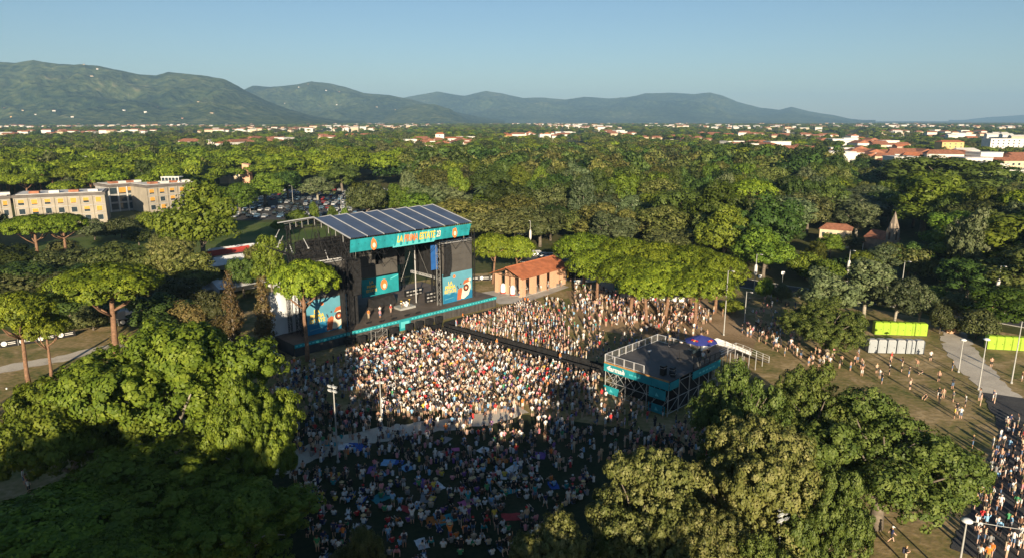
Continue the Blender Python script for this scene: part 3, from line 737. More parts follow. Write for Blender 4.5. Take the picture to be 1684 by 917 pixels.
for k, (kd, a, b, w, h, vv, lb) in enumerate([('bush', 1328, 412, 62, 7, 0, 'fresh green tree beside the villa, nearest the road sign'), ('bush', 1362, 424, 56, 6.5, 0, 'yellow-green young tree in front of the villa wall'), ('broad_mid', 1346, 396, 40, 8.5, 1, 'slim fresh tree at the corner of the villa'), ('bush', 1396, 420, 50, 6.5, 5, 'dark bush in front of the villa porch'), ('broad_mid', 1422, 412, 58, 8, 0, 'fresh green tree between the villa porch and the poplars'), ('silver_mid', 1452, 398, 62, 9, 0, 'grey-green tree at the foot of the chapel spire'), ('oak_mid', 1472, 396, 60, 9, 0, 'olive oak directly below the chapel spire'), ('dark_mid', 1500, 398, 70, 9, 1, 'dark evergreen hiding the chapel nave'), ('oak_mid', 1555, 395, 80, 9, 2, 'olive oak beyond the brick wall'), ('bush', 1462, 462, 60, 5, 0, 'clipped shrub behind the brick wall, poplar end'), ('bush', 1545, 470, 66, 5, 0, 'clipped shrub behind the brick wall, middle'), ('bush', 1580, 482, 60, 4.5, 1, 'clipped shrub behind the brick wall, path end'), ('dark_mid', 1600, 420, 90, 10, 0, 'dark evergreen between the cream shrub and the large fresh tree')]):
    plant_at(kd, a, b, w, h, lb, var=vv)
for k in range(6):
    plant_at('broad_mid', 592 + k * 27, 299 + (k % 2) * 3 + k * 1.5, 46, 14, ['first', 'second', 'third', 'fourth', 'fifth', 'last'][k] + ' clipped plane tree of the hedge row above the stage roof', group='clipped trees above the stage roof', var=k)
for k, (a, b, w, h) in enumerate([(487, 343, 44, 6.5), (515, 330, 20, 8), (545, 337, 20, 7), (566, 340, 18, 7), (455, 362, 22, 4)]):
    plant_at('bush', a, b, w, h, ['wide young tree', 'tallest slim young tree', 'second slim young tree', 'third slim young tree', 'smallest round young tree'][k] + ' on the verge between stage roof and car park', group='young trees by the car park', var=0)
plant('broad_mid', 90, 190, 7.0, 4.2, 'light tree hiding the foot of the villa, nearer the pine grove', var=1)
plant('oak_mid', 99, 197, 6.0, 3.6, 'olive tree hiding the foot of the villa, nearer the porch', var=2)
plant('dark_mid', 84, 205, 11, 5, 'dark evergreen at the shaded corner of the villa', var=0)
plant_at('oak_mid', 792, 322, 66, 13, 'dull brown-green tree under the palm by the clearing', var=2)
# trees under and behind the viewpoint; they throw the long shade over the near crowd
for k, (x, y, h, r, kd) in enumerate([(-66, 6, 20, 9.5, 'plane_near'), (-52, -2, 24.5, 10.5, 'plane_near'), (-38, 3, 24.5, 10.5, 'plane_near'), (-25, 0, 23.5, 10, 'plane_near'), (-12, 3, 20.5, 9.5, 'plane_near'), (0, 6, 20, 9.5, 'plane_near'), (9, 8, 18.5, 8.5, 'plane_near'), (-31, -24, 29, 11, 'plane_near'), (-45, -28, 29, 11, 'plane_near'), (-18, 16, 19, 9, 'plane_near'), (-6, 15, 17.5, 9, 'plane_near'), (-32, 16, 20.5, 9, 'plane_near'), (70, 4, 17, 9, 'plane_near')]):
    plant(kd, x, y, h, r, 'tall plane tree below the viewpoint throwing shade over the crowd', group='shade trees below the viewpoint', var=k)

# palm
pr = spot(793, 303, 15)
palm = empty('palm_tree', (pr.x, pr.y, 0)); tag(palm, 'palm tree with arching fronds rising behind the stage roof', 'tree')
mb = MB(); mb.path([(0, 0, -0.1), (0.1, 0, 4), (0.15, 0.1, 8), (0.05, 0.1, 13)], [0.42, 0.34, 0.32, 0.36], 8); mb.build('trunk', MATS['grey_bark'], palm)
for i in range(26):
    t = i * 2.4; el = 0.95 - 1.5 * (i / 26); mb = MB(); p0 = Vector((0, 0, 13)); pts = []
    for j in range(7):
        q = j / 6; e2 = el - 1.15 * q
        pts.append(p0.copy()); p0 = p0 + Vector((math.cos(t) * math.cos(e2), math.sin(t) * math.cos(e2), math.sin(e2))) * 0.62
    side = Vector((-math.sin(t), math.cos(t), 0))
    for j in range(6):
        w0 = 0.5 * math.sin(math.pi * (j + 0.4) / 7); w1 = 0.5 * math.sin(math.pi * (j + 1.4) / 7.6); dn = Vector((0, 0, -0.16))
        mb.add([pts[j], pts[j + 1], pts[j + 1] + side * w1 + dn, pts[j] + side * w0 + dn], [(0, 1, 2, 3)])
        mb.add([pts[j], pts[j] - side * w0 + dn, pts[j + 1] - side * w1 + dn, pts[j + 1]], [(0, 1, 2, 3)])
    mb.build('frond', mat('palm_leaf', (0.07, 0.10, 0.03), 0.6), palm)
TREES.append((pr.x, pr.y, 4, 15))

# towns on the plain: tree cover thins out there: (x, y, rx, ry)
TOWNS = []
def town(px, py, wpx, depth):
    c = spot(px, py, 7); TOWNS.append((c.x, c.y, wpx / 2 / FPX * c.y, max(depth, c.y * 0.28)))
town(395, 236, 190, 130); town(725, 236, 120, 130); town(880, 224, 130, 160); town(1290, 246, 130, 110); town(1430, 238, 120, 140); town(1480, 258, 150, 70); town(1600, 262, 240, 60); town(1330, 262, 70, 60)
town(70, 222, 200, 330); town(200, 208, 260, 500); town(470, 213, 160, 500); town(1180, 210, 200, 700); town(1500, 209, 260, 800); town(1650, 228, 110, 200); town(640, 210, 120, 600); town(940, 209, 120, 700)
town(1120, 230, 110, 150); town(1225, 224, 150, 200); town(1365, 226, 150, 200); town(1545, 219, 170, 250); town(560, 226, 110, 180); town(1010, 222, 90, 200)

# woods: individual trees nearest, the rest as one mass
def in_poly(x, y, poly):
    c = False; j = len(poly) - 1
    for i in range(len(poly)):
        xi, yi = poly[i][0], poly[i][1]; xj, yj = poly[j][0], poly[j][1]
        if (yi > y) != (yj > y) and x < (xj - xi) * (y - yi) / (yj - yi) + xi: c = not c
        j = i
    return c
CLEAR = [[(-150, 225), (-46, 255), (-38, 332), (-48, 392), (-160, 392)], [(-40, 240), (6, 246), (18, 285), (10, 312), (-34, 308)], [(-235, 195), (-100, 195), (-96, 272), (-120, 312), (-235, 300)],
         [(66, 150), (88, 150), (122, 224), (88, 224)], [(74, 144), (98, 144), (156, 246), (112, 246)], [(-140, 130), (-40, 130), (-40, 252), (-140, 252)]]
def edge_y(x):     # where the wood begins
    if x < -150: return 140 + (-150 - x) * 0.2
    if x < -30: return 235
    if x < 20: return 205
    return max(118, 196 - (x - 20) * 0.72)
def open_ground(x, y):
    if y < edge_y(x): return True
    return any(in_poly(x, y, c) for c in CLEAR)
def town_at(x, y):
    for (a, b, rx, ry) in TOWNS:
        if ((x - a) / rx) ** 2 + ((y - b + ry * 0.6) / ry) ** 2 < 1: return True
    return False
grid = {}
def free(x, y, r, add=True):
    k = (int(x // 12), int(y // 12))
    for i in range(-1, 2):
        for j in range(-1, 2):
            for (a, b, q) in grid.get((k[0] + i, k[1] + j), ()):
                if (a - x) ** 2 + (b - y) ** 2 < (r + q) ** 2: return False
    if add: grid.setdefault(k, []).append((x, y, r))
    return True
for (x, y, r, h) in TREES: grid.setdefault((int(x // 12), int(y // 12)), []).append((x, y, min(r * 0.75, 6)))
cand = []
wr = random.Random(99)
for _ in range(60000):
    y = 120 + 1130 * wr.random() ** 0.8; x = (wr.random() * 2 - 1) * (y * 0.80 + 25)
    if open_ground(x, y): continue
    if town_at(x, y) and wr.random() < 0.97: continue
    if free(x, y, wr.uniform(3.6, 5.2)): cand.append((x, y))
cand.sort(key=lambda p: p[1])
def species(x, y):
    n = math.sin(x * 0.013 + 1.3) + math.sin(y * 0.017 + x * 0.006) + wr.uniform(-0.9, 0.9)
    if x < -70 and y > 270: return 'pine_mid' if wr.random() < (0.9 if y < 520 else 0.55) else wr.choice(['dark_mid', 'oak_mid', 'silver_mid'])
    if y > 560: return wr.choice(['pine_mid', 'pine_mid', 'dark_mid', 'oak_mid', 'oak_mid'])
    if n > 0.9: return wr.choice(['oak_mid', 'oak_mid', 'broad_mid'])
    if n > 0.1: return wr.choice(['oak_mid', 'dark_mid', 'oak_mid'])
    if n > -0.8: return wr.choice(['dark_mid', 'broad_mid', 'oak_mid', 'silver_mid'])
    return wr.choice(['broad_mid', 'dark_mid', 'pine_mid', 'oak_mid'])
NIND = 300
words_ = {'pine_mid': 'umbrella pine', 'oak_mid': 'olive brown holm oak', 'dark_mid': 'dark green evergreen', 'broad_mid': 'fresh green broadleaf tree', 'silver_mid': 'grey-green poplar'}
places = [('the school', -165, 300), ('the car park', -100, 400), ('the palm', -5, 330), ('the stage roof', -45, 250), ('the brick pavilion', 5, 230), ('the pine grove', 45, 195), ('the villa', 101, 240), ('the chapel spire', 128, 245), ('the brick wall', 110, 150), ('the white apartment blocks', 205, 300), ('the advert fence', -130, 150)]
MASS = []
for i, (x, y) in enumerate(cand):
    kd = species(x, y); h = {'pine_mid': 14, 'oak_mid': 14, 'dark_mid': 16, 'broad_mid': 15, 'silver_mid': 16}[kd] * wr.uniform(0.68, 1.32); r = {'pine_mid': 6.0, 'oak_mid': 6.4, 'dark_mid': 5.8, 'broad_mid': 6.0, 'silver_mid': 5.2}[kd] * wr.uniform(0.85, 1.65)
    if y > 560: h *= 0.8
    if x > 0.47 * y and y > 235: h *= 0.62; r *= 0.85
    px_, py_ = project(x, y, h)
    inside = -60 < px_ < 1744
    if i < 900 and inside and NIND > 0 and y < 420:
        NIND -= 1
        near = min(places, key=lambda p: (p[1] - x) ** 2 + (p[2] - y) ** 2)
        sz = 'low' if h < 13 else ('very tall' if h > 17 else ('tall' if h > 15 else 'middle-sized'))
        wd = 'narrow' if r < 6.0 else ('broad' if r > 8.0 else 'round')
        row = 'at the wood edge' if y < edge_y(x) + 14 else ('deep in the wood' if y > edge_y(x) + 110 else 'in the wood')
        plant(kd, x, y, h, r, f'{sz} {wd} {words_[kd]} {row} near {near[0]}'.replace('middle-sized ', 'medium ').replace('deep in the wood', 'deep inside the wood'), group='trees of the wood around the festival field', var=i)
    elif y < 1250:
        MASS.append((x, y, h, r, kd))
for _ in range(26000):
    y = 1250 + 3600 * wr.random() ** 0.75; x = (wr.random() * 2 - 1) * (y * 0.79)
    if town_at(x, y) and wr.random() < 0.8: continue
    if fbm(np.array([x / 420 + 50]), np.array([y / 420 + 50]), 3, 77)[0] < 0.40 and wr.random() < 0.7: continue
    MASS.append((x, y, wr.uniform(9, 15), wr.uniform(6, 11), wr.choice(['pine_mid', 'oak_mid', 'dark_mid'])))

# the far wood is one object: simple crowns set on points
FAR = []
for nm, mm, kd in (('far_pine', 'pine_needles', 'pine'), ('far_oak', 'oak_leaves', 'o'), ('far_dark', 'dark_leaves', 'd'), ('far_olive', 'olive_leaves', 'o')):
    me = pine_crown(nm, 6.2, 2.4, 1500, 1.0, 1.15, base=11) if kd == 'pine' else crown(nm, round_lobes(6.4, 8.8, 6.2, 7, 5 + len(nm)), 1700, 1.5, 1.2, mm, 0.08, 0.1, -0.6, 0.95, 0.5)
    FAR.append(bpy.data.objects.new(nm, me))
def scatter(name, pts, source, label, cat):
    me = bpy.data.meshes.new(name); me.from_pydata([(p[0], p[1], 0) for p in pts], [], [])
    sc = me.attributes.new('scl', 'FLOAT_VECTOR', 'POINT'); sc.data.foreach_set('vector', np.array([(p[3] / 6.2, p[3] / 6.2, p[2] / 14.5) for p in pts], np.float32).ravel())
    ro = me.attributes.new('rot', 'FLOAT_VECTOR', 'POINT'); ro.data.foreach_set('vector', np.array([(0, 0, wr.uniform(0, 6.28)) for p in pts], np.float32).ravel())
    o = link(name, me)
    ng = bpy.data.node_groups.new(name, 'GeometryNodeTree')
    ng.interface.new_socket('Geometry', in_out='INPUT', socket_type='NodeSocketGeometry'); ng.interface.new_socket('Geometry', in_out='OUTPUT', socket_type='NodeSocketGeometry')
    gi = ng.nodes.new('NodeGroupInput'); go = ng.nodes.new('NodeGroupOutput')
    ip = ng.nodes.new('GeometryNodeInstanceOnPoints'); ob = ng.nodes.new('GeometryNodeObjectInfo'); ob.inputs['Object'].default_value = source; ob.inputs['As Instance'].default_value = True
    def named(nm, dt):
        n = ng.nodes.new('GeometryNodeInputNamedAttribute'); n.data_type = dt; n.inputs['Name'].default_value = nm; return n
    a = named('scl', 'FLOAT_VECTOR'); b = named('rot', 'FLOAT_VECTOR')
    ng.links.new(gi.outputs[0], ip.inputs['Points']); ng.links.new(ob.outputs['Geometry'], ip.inputs['Instance'])
    ng.links.new(a.outputs[0], ip.inputs['Scale'])
    er = ng.nodes.new('FunctionNodeEulerToRotation'); ng.links.new(b.outputs[0], er.inputs[0]); ng.links.new(er.outputs[0], ip.inputs['Rotation'])
    ng.links.new(ip.outputs[0], go.inputs[0])
    md = o.modifiers.new('scatter', 'NODES'); md.node_group = ng
    return tag(o, label, cat, kind='stuff')
kmap = {'pine_mid': 0, 'oak_mid': 1, 'dark_mid': 2, 'broad_mid': 2, 'silver_mid': 3}
for i, (nm, lb) in enumerate((('pine_forest', 'far wood of umbrella pines spreading over the plain'), ('oak_forest', 'far wood of olive brown oaks spreading over the plain'), ('evergreen_forest', 'far wood of dark evergreens spreading over the plain'), ('olive_forest', 'far grey-green groves spreading over the plain'))):
    pts = [p for p in MASS if kmap[p[4]] == i]
    if pts: scatter(nm, pts, FAR[i], lb, 'forest')

# ------------------------------------------------------------------ the stage
LC = spot(484, 567, 2.1); RC = spot(816, 487, 2.1)
SA = math.atan2(RC.y - LC.y, RC.x - LC.x)             # stage front runs along local x, backstage is +y
SL = math.hypot(RC.x - LC.x, RC.y - LC.y)             # about 45 m
DK = 2.1
def stage_pt(u, v, z=0.0):
    return Vector((LC.x + u * math.cos(SA) - v * math.sin(SA), LC.y + u * math.sin(SA) + v * math.cos(SA), z))
mat('roof_sheet', (0.058, 0.080, 0.130), 0.42, 0.18, 0.35, spec=0.5)
mat('seam', (0.34, 0.35, 0.37), 0.5, 0.1, 1)
mat('deck_ply', (0.115, 0.095, 0.080), 0.75, 0.25, 0.5)
mat('skirt_cloth', (0.060, 0.056, 0.052), 0.9, 0.2, 0.8)
mat('led_off', (0.085, 0.080, 0.074), 0.45, 0.12, 0.6)
mat('orange_print', (0.75, 0.20, 0.05), 0.7, 0.1, 2)
mat('yellow_print', (0.80, 0.52, 0.06), 0.7, 0.1, 2)
mat('cream_print', (0.75, 0.68, 0.52), 0.7, 0.08, 2)
mat('sky_print', (0.10, 0.30, 0.38), 0.7, 0.12, 0.4)
mat('sea_print', (0.014, 0.155, 0.29), 0.7, 0.15, 0.6)
mat('dark_print', (0.05, 0.025, 0.03), 0.7, 0.1, 2)
mat('rust_print', (0.42, 0.12, 0.05), 0.7, 0.12, 2)
mat('blue_case', (0.02, 0.10, 0.32), 0.6, 0.15, 1)
mat('silver', (0.62, 0.62, 0.62), 0.35, 0.1, 2, metal=0.4)

stage = empty('concert_stage', stage_pt(0, 0), SA)
tag(stage, 'large open-air concert stage with blue pitched roof and teal banner', 'stage')
# deck in plywood panels
for i in range(15):
    for j in range(6):
        x0, x1 = SL / 15 * i, SL / 15 * (i + 1); y0 = 0.12 + 3.6 * j; y1 = 3.6 * (j + 1) + 0.12
        if i > 13 and j > 1: continue
        if i < 1 and j > 1: continue
        mb = MB(); mb.span((x0 + 0.012, y0 + 0.012, DK - 0.14), (x1 - 0.012, y1 - 0.012, DK)); mb.build('deck_panel', MATS['deck_ply'], stage)
for i in range(12):                                        # black cloth skirt in lengths
    x0, x1 = SL / 12 * i, SL / 12 * (i + 1)
    mb = MB(); n = 9
    vs = []
    for k in range(n):
        t = k / (n - 1); x = x0 + (x1 - x0 - 0.03) * t; y = 0.05 * math.sin(t * 22 + i)
        vs += [(x, y, 0.03), (x, y, DK - 0.55)]
    mb.add(vs, [(2 * k, 2 * k + 2, 2 * k + 3, 2 * k + 1) for k in range(n - 1)]); mb.build('skirt_cloth', MATS['skirt_cloth'], stage)
for (y0, y1) in ((0.1, 5.4),):
    mb = MB(); mb.span((SL + 0.01, y0, 0.03), (SL + 0.08, y1, DK - 0.02)); mb.build('skirt_cloth', MATS['skirt_cloth'], stage)
mb = MB(); mb.span((-0.08, 0.1, 0.03), (-0.01, 7, DK - 0.02)); mb.build('skirt_cloth', MATS['skirt_cloth'], stage)
for i in range(20):                                        # teal fascia boards with pale marks
    x0, x1 = SL / 20 * i, SL / 20 * (i + 1)
    mb = MB(); mb.span((x0 + 0.01, -0.14, DK - 0.56), (x1 - 0.01, -0.06, DK + 0.05)); fb = mb.build('fascia_board', MATS['teal_cloth'], stage)
    for k in range(3):
        mb = MB(); mb.span((x0 + 0.15 + k * 0.72, -0.155, DK - 0.36), (x0 + 0.55 + k * 0.72, -0.142, DK - 0.14)); mb.build('printed_mark', MATS['teal_pale'], fb)
mb = MB(); mb.span((20.6, -0.32, 0.05), (23.1, -0.18, DK + 0.02)); mb.build('teal_drop', MATS['teal_cloth'], stage)
mb = MB(); mb.span((20.9, -0.335, 0.5), (22.8, -0.322, 1.7)); mb.build('teal_drop_print', MATS['teal_pale'], stage)

# roof: ridge along x
U1, U2, VF, VB, VR, ZE, ZR = 9.6, 36.0, -3.0, 20.4, 8.7, 19.0, 21.3
npan = 8
for i in range(npan):
    a, b = U1 + (U2 - U1) * i / npan, U1 + (U2 - U1) * (i + 1) / npan
    for (v0, z0, v1, z1) in ((VF, ZE, VR, ZR), (VR, ZR, VB, ZE)):
        mb = MB(); sag = 0.10; nn = 6; vs = []
        for k in range(nn + 1):
            for t in range(5):
                x = a + 0.06 + (b - a - 0.12) * t / 4; q = k / nn
                z = z0 + (z1 - z0) * q - sag * math.sin(math.pi * t / 4)
                vs.append((x, v0 + (v1 - v0) * q, z))
        mb.add(vs, [(k * 5 + t, k * 5 + t + 1, (k + 1) * 5 + t + 1, (k + 1) * 5 + t) for k in range(nn) for t in range(4)], 0, True)
        o = mb.build('roof_panel', MATS['roof_sheet'], stage)
for i in range(npan + 1):
    a = U1 + (U2 - U1) * i / npan
    mb = MB()
    for (v0, z0, v1, z1) in ((VF - 0.15, ZE + 0.02, VR, ZR + 0.05), (VR, ZR + 0.05, VB + (2.5 if i == 0 else 0.1), ZE + 0.02 - (0.2 if i == 0 else 0))):
        mb.slab((a - 0.06, v0, z0 + 0.08), (a + 0.06, v0, z0 + 0.08), (a + 0.06, v1, z1 + 0.08), (a - 0.06, v1, z1 + 0.08), 0.2)
    mb.build('roof_rafter', MATS['seam'], stage)
mb = MB()
for k in range(int((U2 - U1) / 0.5)):
    mb.box((U1 + 0.25 + k * 0.5, VF - 0.05, ZE - 0.18), (0.22, 0.06, 0.3))
mb.build('eave_lacing', MATS['black_cloth'], stage)
# banner under the eave
mb = MB(); vs = []; nb = 66
for k in range(nb + 1):
    x = U1 + (U2 - U1) * k / nb; w = 0.05 * math.sin(k * 1.9)
    cut = 1.0 if k < nb - 3 else 1 - (k - nb + 3) * 0.3
    vs += [(x, VF - 0.1 + w, ZE - 0.32), (x - (0 if k < nb else 0.5), VF + 0.25 + w, ZE - 0.32 - 2.2)]
mb.add(vs, [(2 * k + 1, 2 * k + 3, 2 * k + 2, 2 * k) for k in range(nb)], 0, True)
ban = mb.build('roof_banner', MATS['teal_cloth'], stage)
ban['label'] = 'teal banner reading LA PRIMA ESTATE 23 in yellow letters'
def text_mesh(name, body, size, m, ext=0.01, font_shear=0.0, bold=0.02, align='CENTER'):
    cu = bpy.data.curves.new(name, 'FONT'); cu.body = body; cu.size = size; cu.extrude = ext; cu.offset = bold; cu.shear = font_shear
    cu.align_x = align; cu.align_y = 'CENTER'; cu.resolution_u = 2
    ob = bpy.data.objects.new(name, cu); COL.objects.link(ob)
    dg = bpy.context.evaluated_depsgraph_get()
    me = bpy.data.meshes.new_from_object(ob.evaluated_get(dg))
    bpy.data.objects.remove(ob); me.name = name
    me.materials.clear(); me.materials.append(m)
    return me
def on_front(name, me, parent, loc, rx=math.pi / 2, rz=0.0):
    o = link(name, me, parent); o.location = loc; o.rotation_euler = (rx, 0, rz); return o
tilt = math.pi / 2 + math.atan2(0.35, 2.5)
yb = VF + 0.02
mb = MB(); mb.slab((18.6, yb - 0.06, ZE - 0.45), (19.0 - 0.9, yb + 0.25, ZE - 2.75), (27.2, yb + 0.25, ZE - 2.75), (28.6, yb - 0.06, ZE - 0.45), -0.01); mb.build('banner_sunbeam', MATS['teal_pale'], ban)
X = 18.9
for word, col, size in (('LA', 'yellow_print', 1.5), ('PRIMA', 'orange_print', 1.62), ('ESTATE', 'yellow_print', 1.62), ('23', 'cream_print', 1.45)):
    me = text_mesh('lettering', word, size, MATS[col], 0.012, 0.12, 0.035, 'LEFT')
    w = max(v.co.x for v in me.vertices)
    o = on_front('lettering', me, ban, (X, yb - 0.10 + 0.03, ZE - 1.42), tilt - 0.0); o.scale = (0.66, 1.1, 1); X += (w + 0.42) * 0.66
on_front('lettering', text_mesh('lettering', 'VERSILIA LIVE', 0.42, MATS['cream_print'], 0.01, 0, 0.008, 'LEFT'), ban, (19.2, yb + 0.12, ZE - 2.5), tilt) if False else None
for x in (14.1, 31.9):                                     # the orange emblem with a cream heart
    mb = MB(); mb.add([(x + 0.62 * math.cos(t) * (0.85 if math.sin(t) > 0 else 1), yb - 0.07, ZE - 1.55 + 1.0 * math.sin(t) + (0.25 if abs(t - 1.57) < 0.3 else 0)) for t in [i * 2 * math.pi / 20 for i in range(20)]], [tuple(range(20))]); em = mb.build('emblem', MATS['orange_print'], ban)
    mb = MB(); mb.add([(x + 0.05 + 0.30 * math.cos(t), yb - 0.085, ZE - 1.75 + 0.42 * math.sin(t)) for t in [i * 2 * math.pi / 14 for i in range(14)]], [tuple(range(14))]); mb.build('emblem_heart', MATS['cream_print'], em)
# main towers and roof girders
for (x, y) in ((U1 + 0.4, -0.3), (U1 + 0.4, 8.7), (U2 - 0.4, 8.7), (U1 + 0.4, 19.5), (U2 - 0.4, 19.5), (22.8, 19.5), (32.6, 3.0)):
    mb = MB(); mb.truss((x, y, 0), (x, y, ZE - 0.4), 0.75 if y < 15 else 0.6, 0.055)
    mb.build('truss_tower', MATS['black_steel'] if (x, y) != (32.6, 3.0) else MATS['steel'], stage)
for (a, b) in (((U1, -2.6, ZE - 0.9), (U2, -2.6, ZE - 0.9)), ((U1, 8.7, ZR - 1.0), (U2, 8.7, ZR - 1.0)), ((U1, 20, ZE - 0.9), (U2, 20, ZE - 0.9)), ((U1, 3, ZE - 2.8), (U2, 3, ZE - 2.8)), ((U1, 7, ZE - 3.0), (U2, 7, ZE - 3.0)), ((U1, 11, ZE - 3.0), (U2, 11, ZE - 3.0)), ((U1, 15, ZE - 3.0), (U2, 15, ZE - 3.0))):
    mb = MB(); mb.truss(a, b, 0.6, 0.045); mb.build('roof_girder', MATS['black_steel'], stage)
for i, x in enumerate([U1 + 0.1 + k * (U2 - U1 - 0.2) / 4 for k in range(5)]):             # gable frames
    mb = MB(); m = 'black_steel'; r = 0.06; tp = MB()
    zt = lambda v: ZE + (ZR - ZE) * (1 - abs(v - VR) / (VR - VF)) - 0.15
    pts = [VF + (VB - VF) * k / 10 for k in range(11)]
    low = ZE - 3.6
    for k in range(10):
        tp.tube((x, pts[k], zt(pts[k])), (x, pts[k + 1], zt(pts[k + 1])), r * 1.3, n=4)
        if 0 < k: tp.tube((x, pts[k], zt(pts[k])), (x, pts[k], zt(pts[k]) - (1.3 if k % 2 else 1.0)), r * 1.2, n=4)
        mb.tube((x, pts[k], zt(pts[k]) if k % 2 else low), (x, pts[k + 1], low if k % 2 else zt(pts[k + 1])), r * 0.8, n=4)
        mb.tube((x, pts[k], low if k % 2 else low - 2.2), (x, pts[k + 1], low - 2.2 if k % 2 else low), r * 0.7, n=4)
        mb.tube((x, pts[k], low), (x, pts[k + 1], low), r, n=4)
    mb.build('gable_frame', MATS[m], stage)
    tp.build('gable_chord', MATS['steel'] if i == 0 else MATS[m], stage)
rs = random.Random(5)
for k in range(26):                                        # loose diagonal tubes with white couplers seen in the open gable end
    v = rs.uniform(VF + 1, VB); z = rs.uniform(ZE - 5.4, ZE - 0.6); x = U1 + rs.uniform(-2.6, 0.0) if v > 10 else U1 - 0.2
    mb = MB(); dv = rs.choice((-1, 1)) * rs.uniform(0.9, 1.7)
    mb.tube((x, v, z), (x, v + dv, z - 1.5), 0.07, n=5); mb.box((x, v + dv, z - 1.5), (0.24, 0.24, 0.24))
    mb.build('brace', MATS['silver'] if k % 4 == 0 else MATS['black_steel'], stage)
for k in range(7):                                         # outrigger scaffold behind the left side
    v = 12 + k * 1.5; mb = MB()
    mb.tube((U1 - 3.4, v, ZE - 4.2), (U1, v, ZE - 3.4), 0.05, n=4); mb.tube((U1 - 3.4, v, ZE - 4.2), (U1, v, ZE - 6), 0.05, n=4); mb.tube((U1 - 3.4, v, ZE - 4.2), (U1 - 3.4, v + 1.5, ZE - 5.5), 0.05, n=4); mb.tube((U1 - 3.4, v, ZE - 4.2), (U1 - 3.4, v + 1.5, ZE - 4.2), 0.05, n=4)
    mb.build('outrigger', MATS['black_steel'], stage)
for k in range(6):
    v = 11 + k * 1.6; mb = MB()
    mb.tube((U2 + 3.2, v, ZE - 3.0), (U2, v, ZE - 2.4), 0.05, n=4); mb.tube((U2 + 3.2, v, ZE - 3.0), (U2, v, ZE - 5), 0.05, n=4); mb.tube((U2 + 3.2, v, ZE - 3), (U2 + 3.2, v + 1.6, ZE - 4.2), 0.05, n=4); mb.tube((U2 + 3.2, v, ZE - 3), (U2 + 3.2, v + 1.6, ZE - 3), 0.05, n=4)
    mb.build('outrigger', MATS['black_steel'], stage)
# cloth on the sides and back of the stage house
def curtain(x0, y0, x1, y1, z0, z1, m, name='drape', par=None, amp=0.07):
    mb = MB(); L = math.hypot(x1 - x0, y1 - y0); n = max(4, int(L / 0.35)); nx, ny = -(y1 - y0) / L, (x1 - x0) / L; vs = []
    for k in range(n + 1):
        t = k / n; w = amp * math.sin(k * 2.1) + amp * 0.5 * math.sin(k * 0.7)
        for z in (z0, z1): vs.append((x0 + (x1 - x0) * t + nx * w, y0 + (y1 - y0) * t + ny * w, z))
    mb.add(vs, [(2 * k, 2 * k + 2, 2 * k + 3, 2 * k + 1) for k in range(n)], 0, True)
    return mb.build(name, MATS[m], par or stage)
curtain(U1 + 0.9, 1.0, U1 + 0.9, 19, DK, ZE - 5.8, 'black_cloth')
curtain(U2 - 0.9, 5.5, U2 - 0.9, 14.5, DK + 4.6, ZE - 3.2, 'black_cloth')
curtain(U1 + 1, 18.6, 23.0, 18.6, DK, ZE - 3.5, 'black_cloth')
curtain(23.0, 17.6, U2 - 1, 17.6, DK + 5.8, ZE - 3.5, 'black_cloth')
curtain(11.8, 3.2, 14.2, 3.2, DK, ZE - 3.5, 'black_cloth')
mb = MB(); mb.truss((U2 - 1.3, 15, DK + 4.6), (U2 - 1.3, 5.0, DK + 4.6), 0.4, 0.06); mb.build('backdrop_truss', MATS['silver'], stage)
mb = MB(); mb.tube((30.4, 7.7, DK), (30.4, 7.7, ZE - 3), 0.12, n=6); mb.build('stage_mast', MATS['silver'], stage)
for d in (-3.4, 3.4):
    mb = MB(); mb.tube((30.4 + d, 7.8, DK + 5), (30.4, 7.8, ZE - 4), 0.035, n=4); mb.build('mast_stay', MATS['steel'], stage)
# back wall led panels and printed strip, each panel its own piece
for i in range(5):
    for j in range(3):
        if i == 2 and j == 1: continue
        mb = MB(); mb.span((22.0 + i * 1.75, 14.3, DK + 5.2 + j * 2.3), (22.0 + i * 1.75 + 1.70, 14.45, DK + 5.2 + j * 2.3 + 2.25)); mb.build('led_panel', MATS['led_off'], stage)
mb = MB(); mb.span((22.0, 14.2, DK + 1.3), (30.8, 14.35, DK + 4.9)); bp = mb.build('back_print', MATS['teal_cloth'], stage)
mb = MB(); mb.add([(27.2 + 0.8 * math.cos(t), 14.18, DK + 3.2 + 1.1 * math.sin(t)) for t in [i * 2 * math.pi / 18 for i in range(18)]], [tuple(range(18))]); em = mb.build('emblem', MATS['orange_print'], bp)
mb = MB(); mb.add([(27.3 + 0.4 * math.cos(t), 14.165, DK + 2.9 + 0.5 * math.sin(t)) for t in [i * 2 * math.pi / 14 for i in range(14)]], [tuple(range(14))]); mb.build('emblem_heart', MATS['cream_print'], em)
for k, (tx, sz) in enumerate((('LA', 0.8), ('PRIMA', 0.75), ('ESTATE', 0.75))):
    on_front('lettering', text_mesh('lettering', tx, sz, MATS['yellow_print'], 0.01, 0, 0.02), bp, (24.2, 14.17, DK + 4.1 - k * 0.85))
mb = MB(); mb.slab((28.8, 14.16, DK + 4.0), (30.7, 14.16, DK + 4.5), (30.7, 14.16, DK + 4.75), (28.8, 14.16, DK + 4.2), 0.01); mb.build('banner_sunbeam', MATS['teal_pale'], bp)
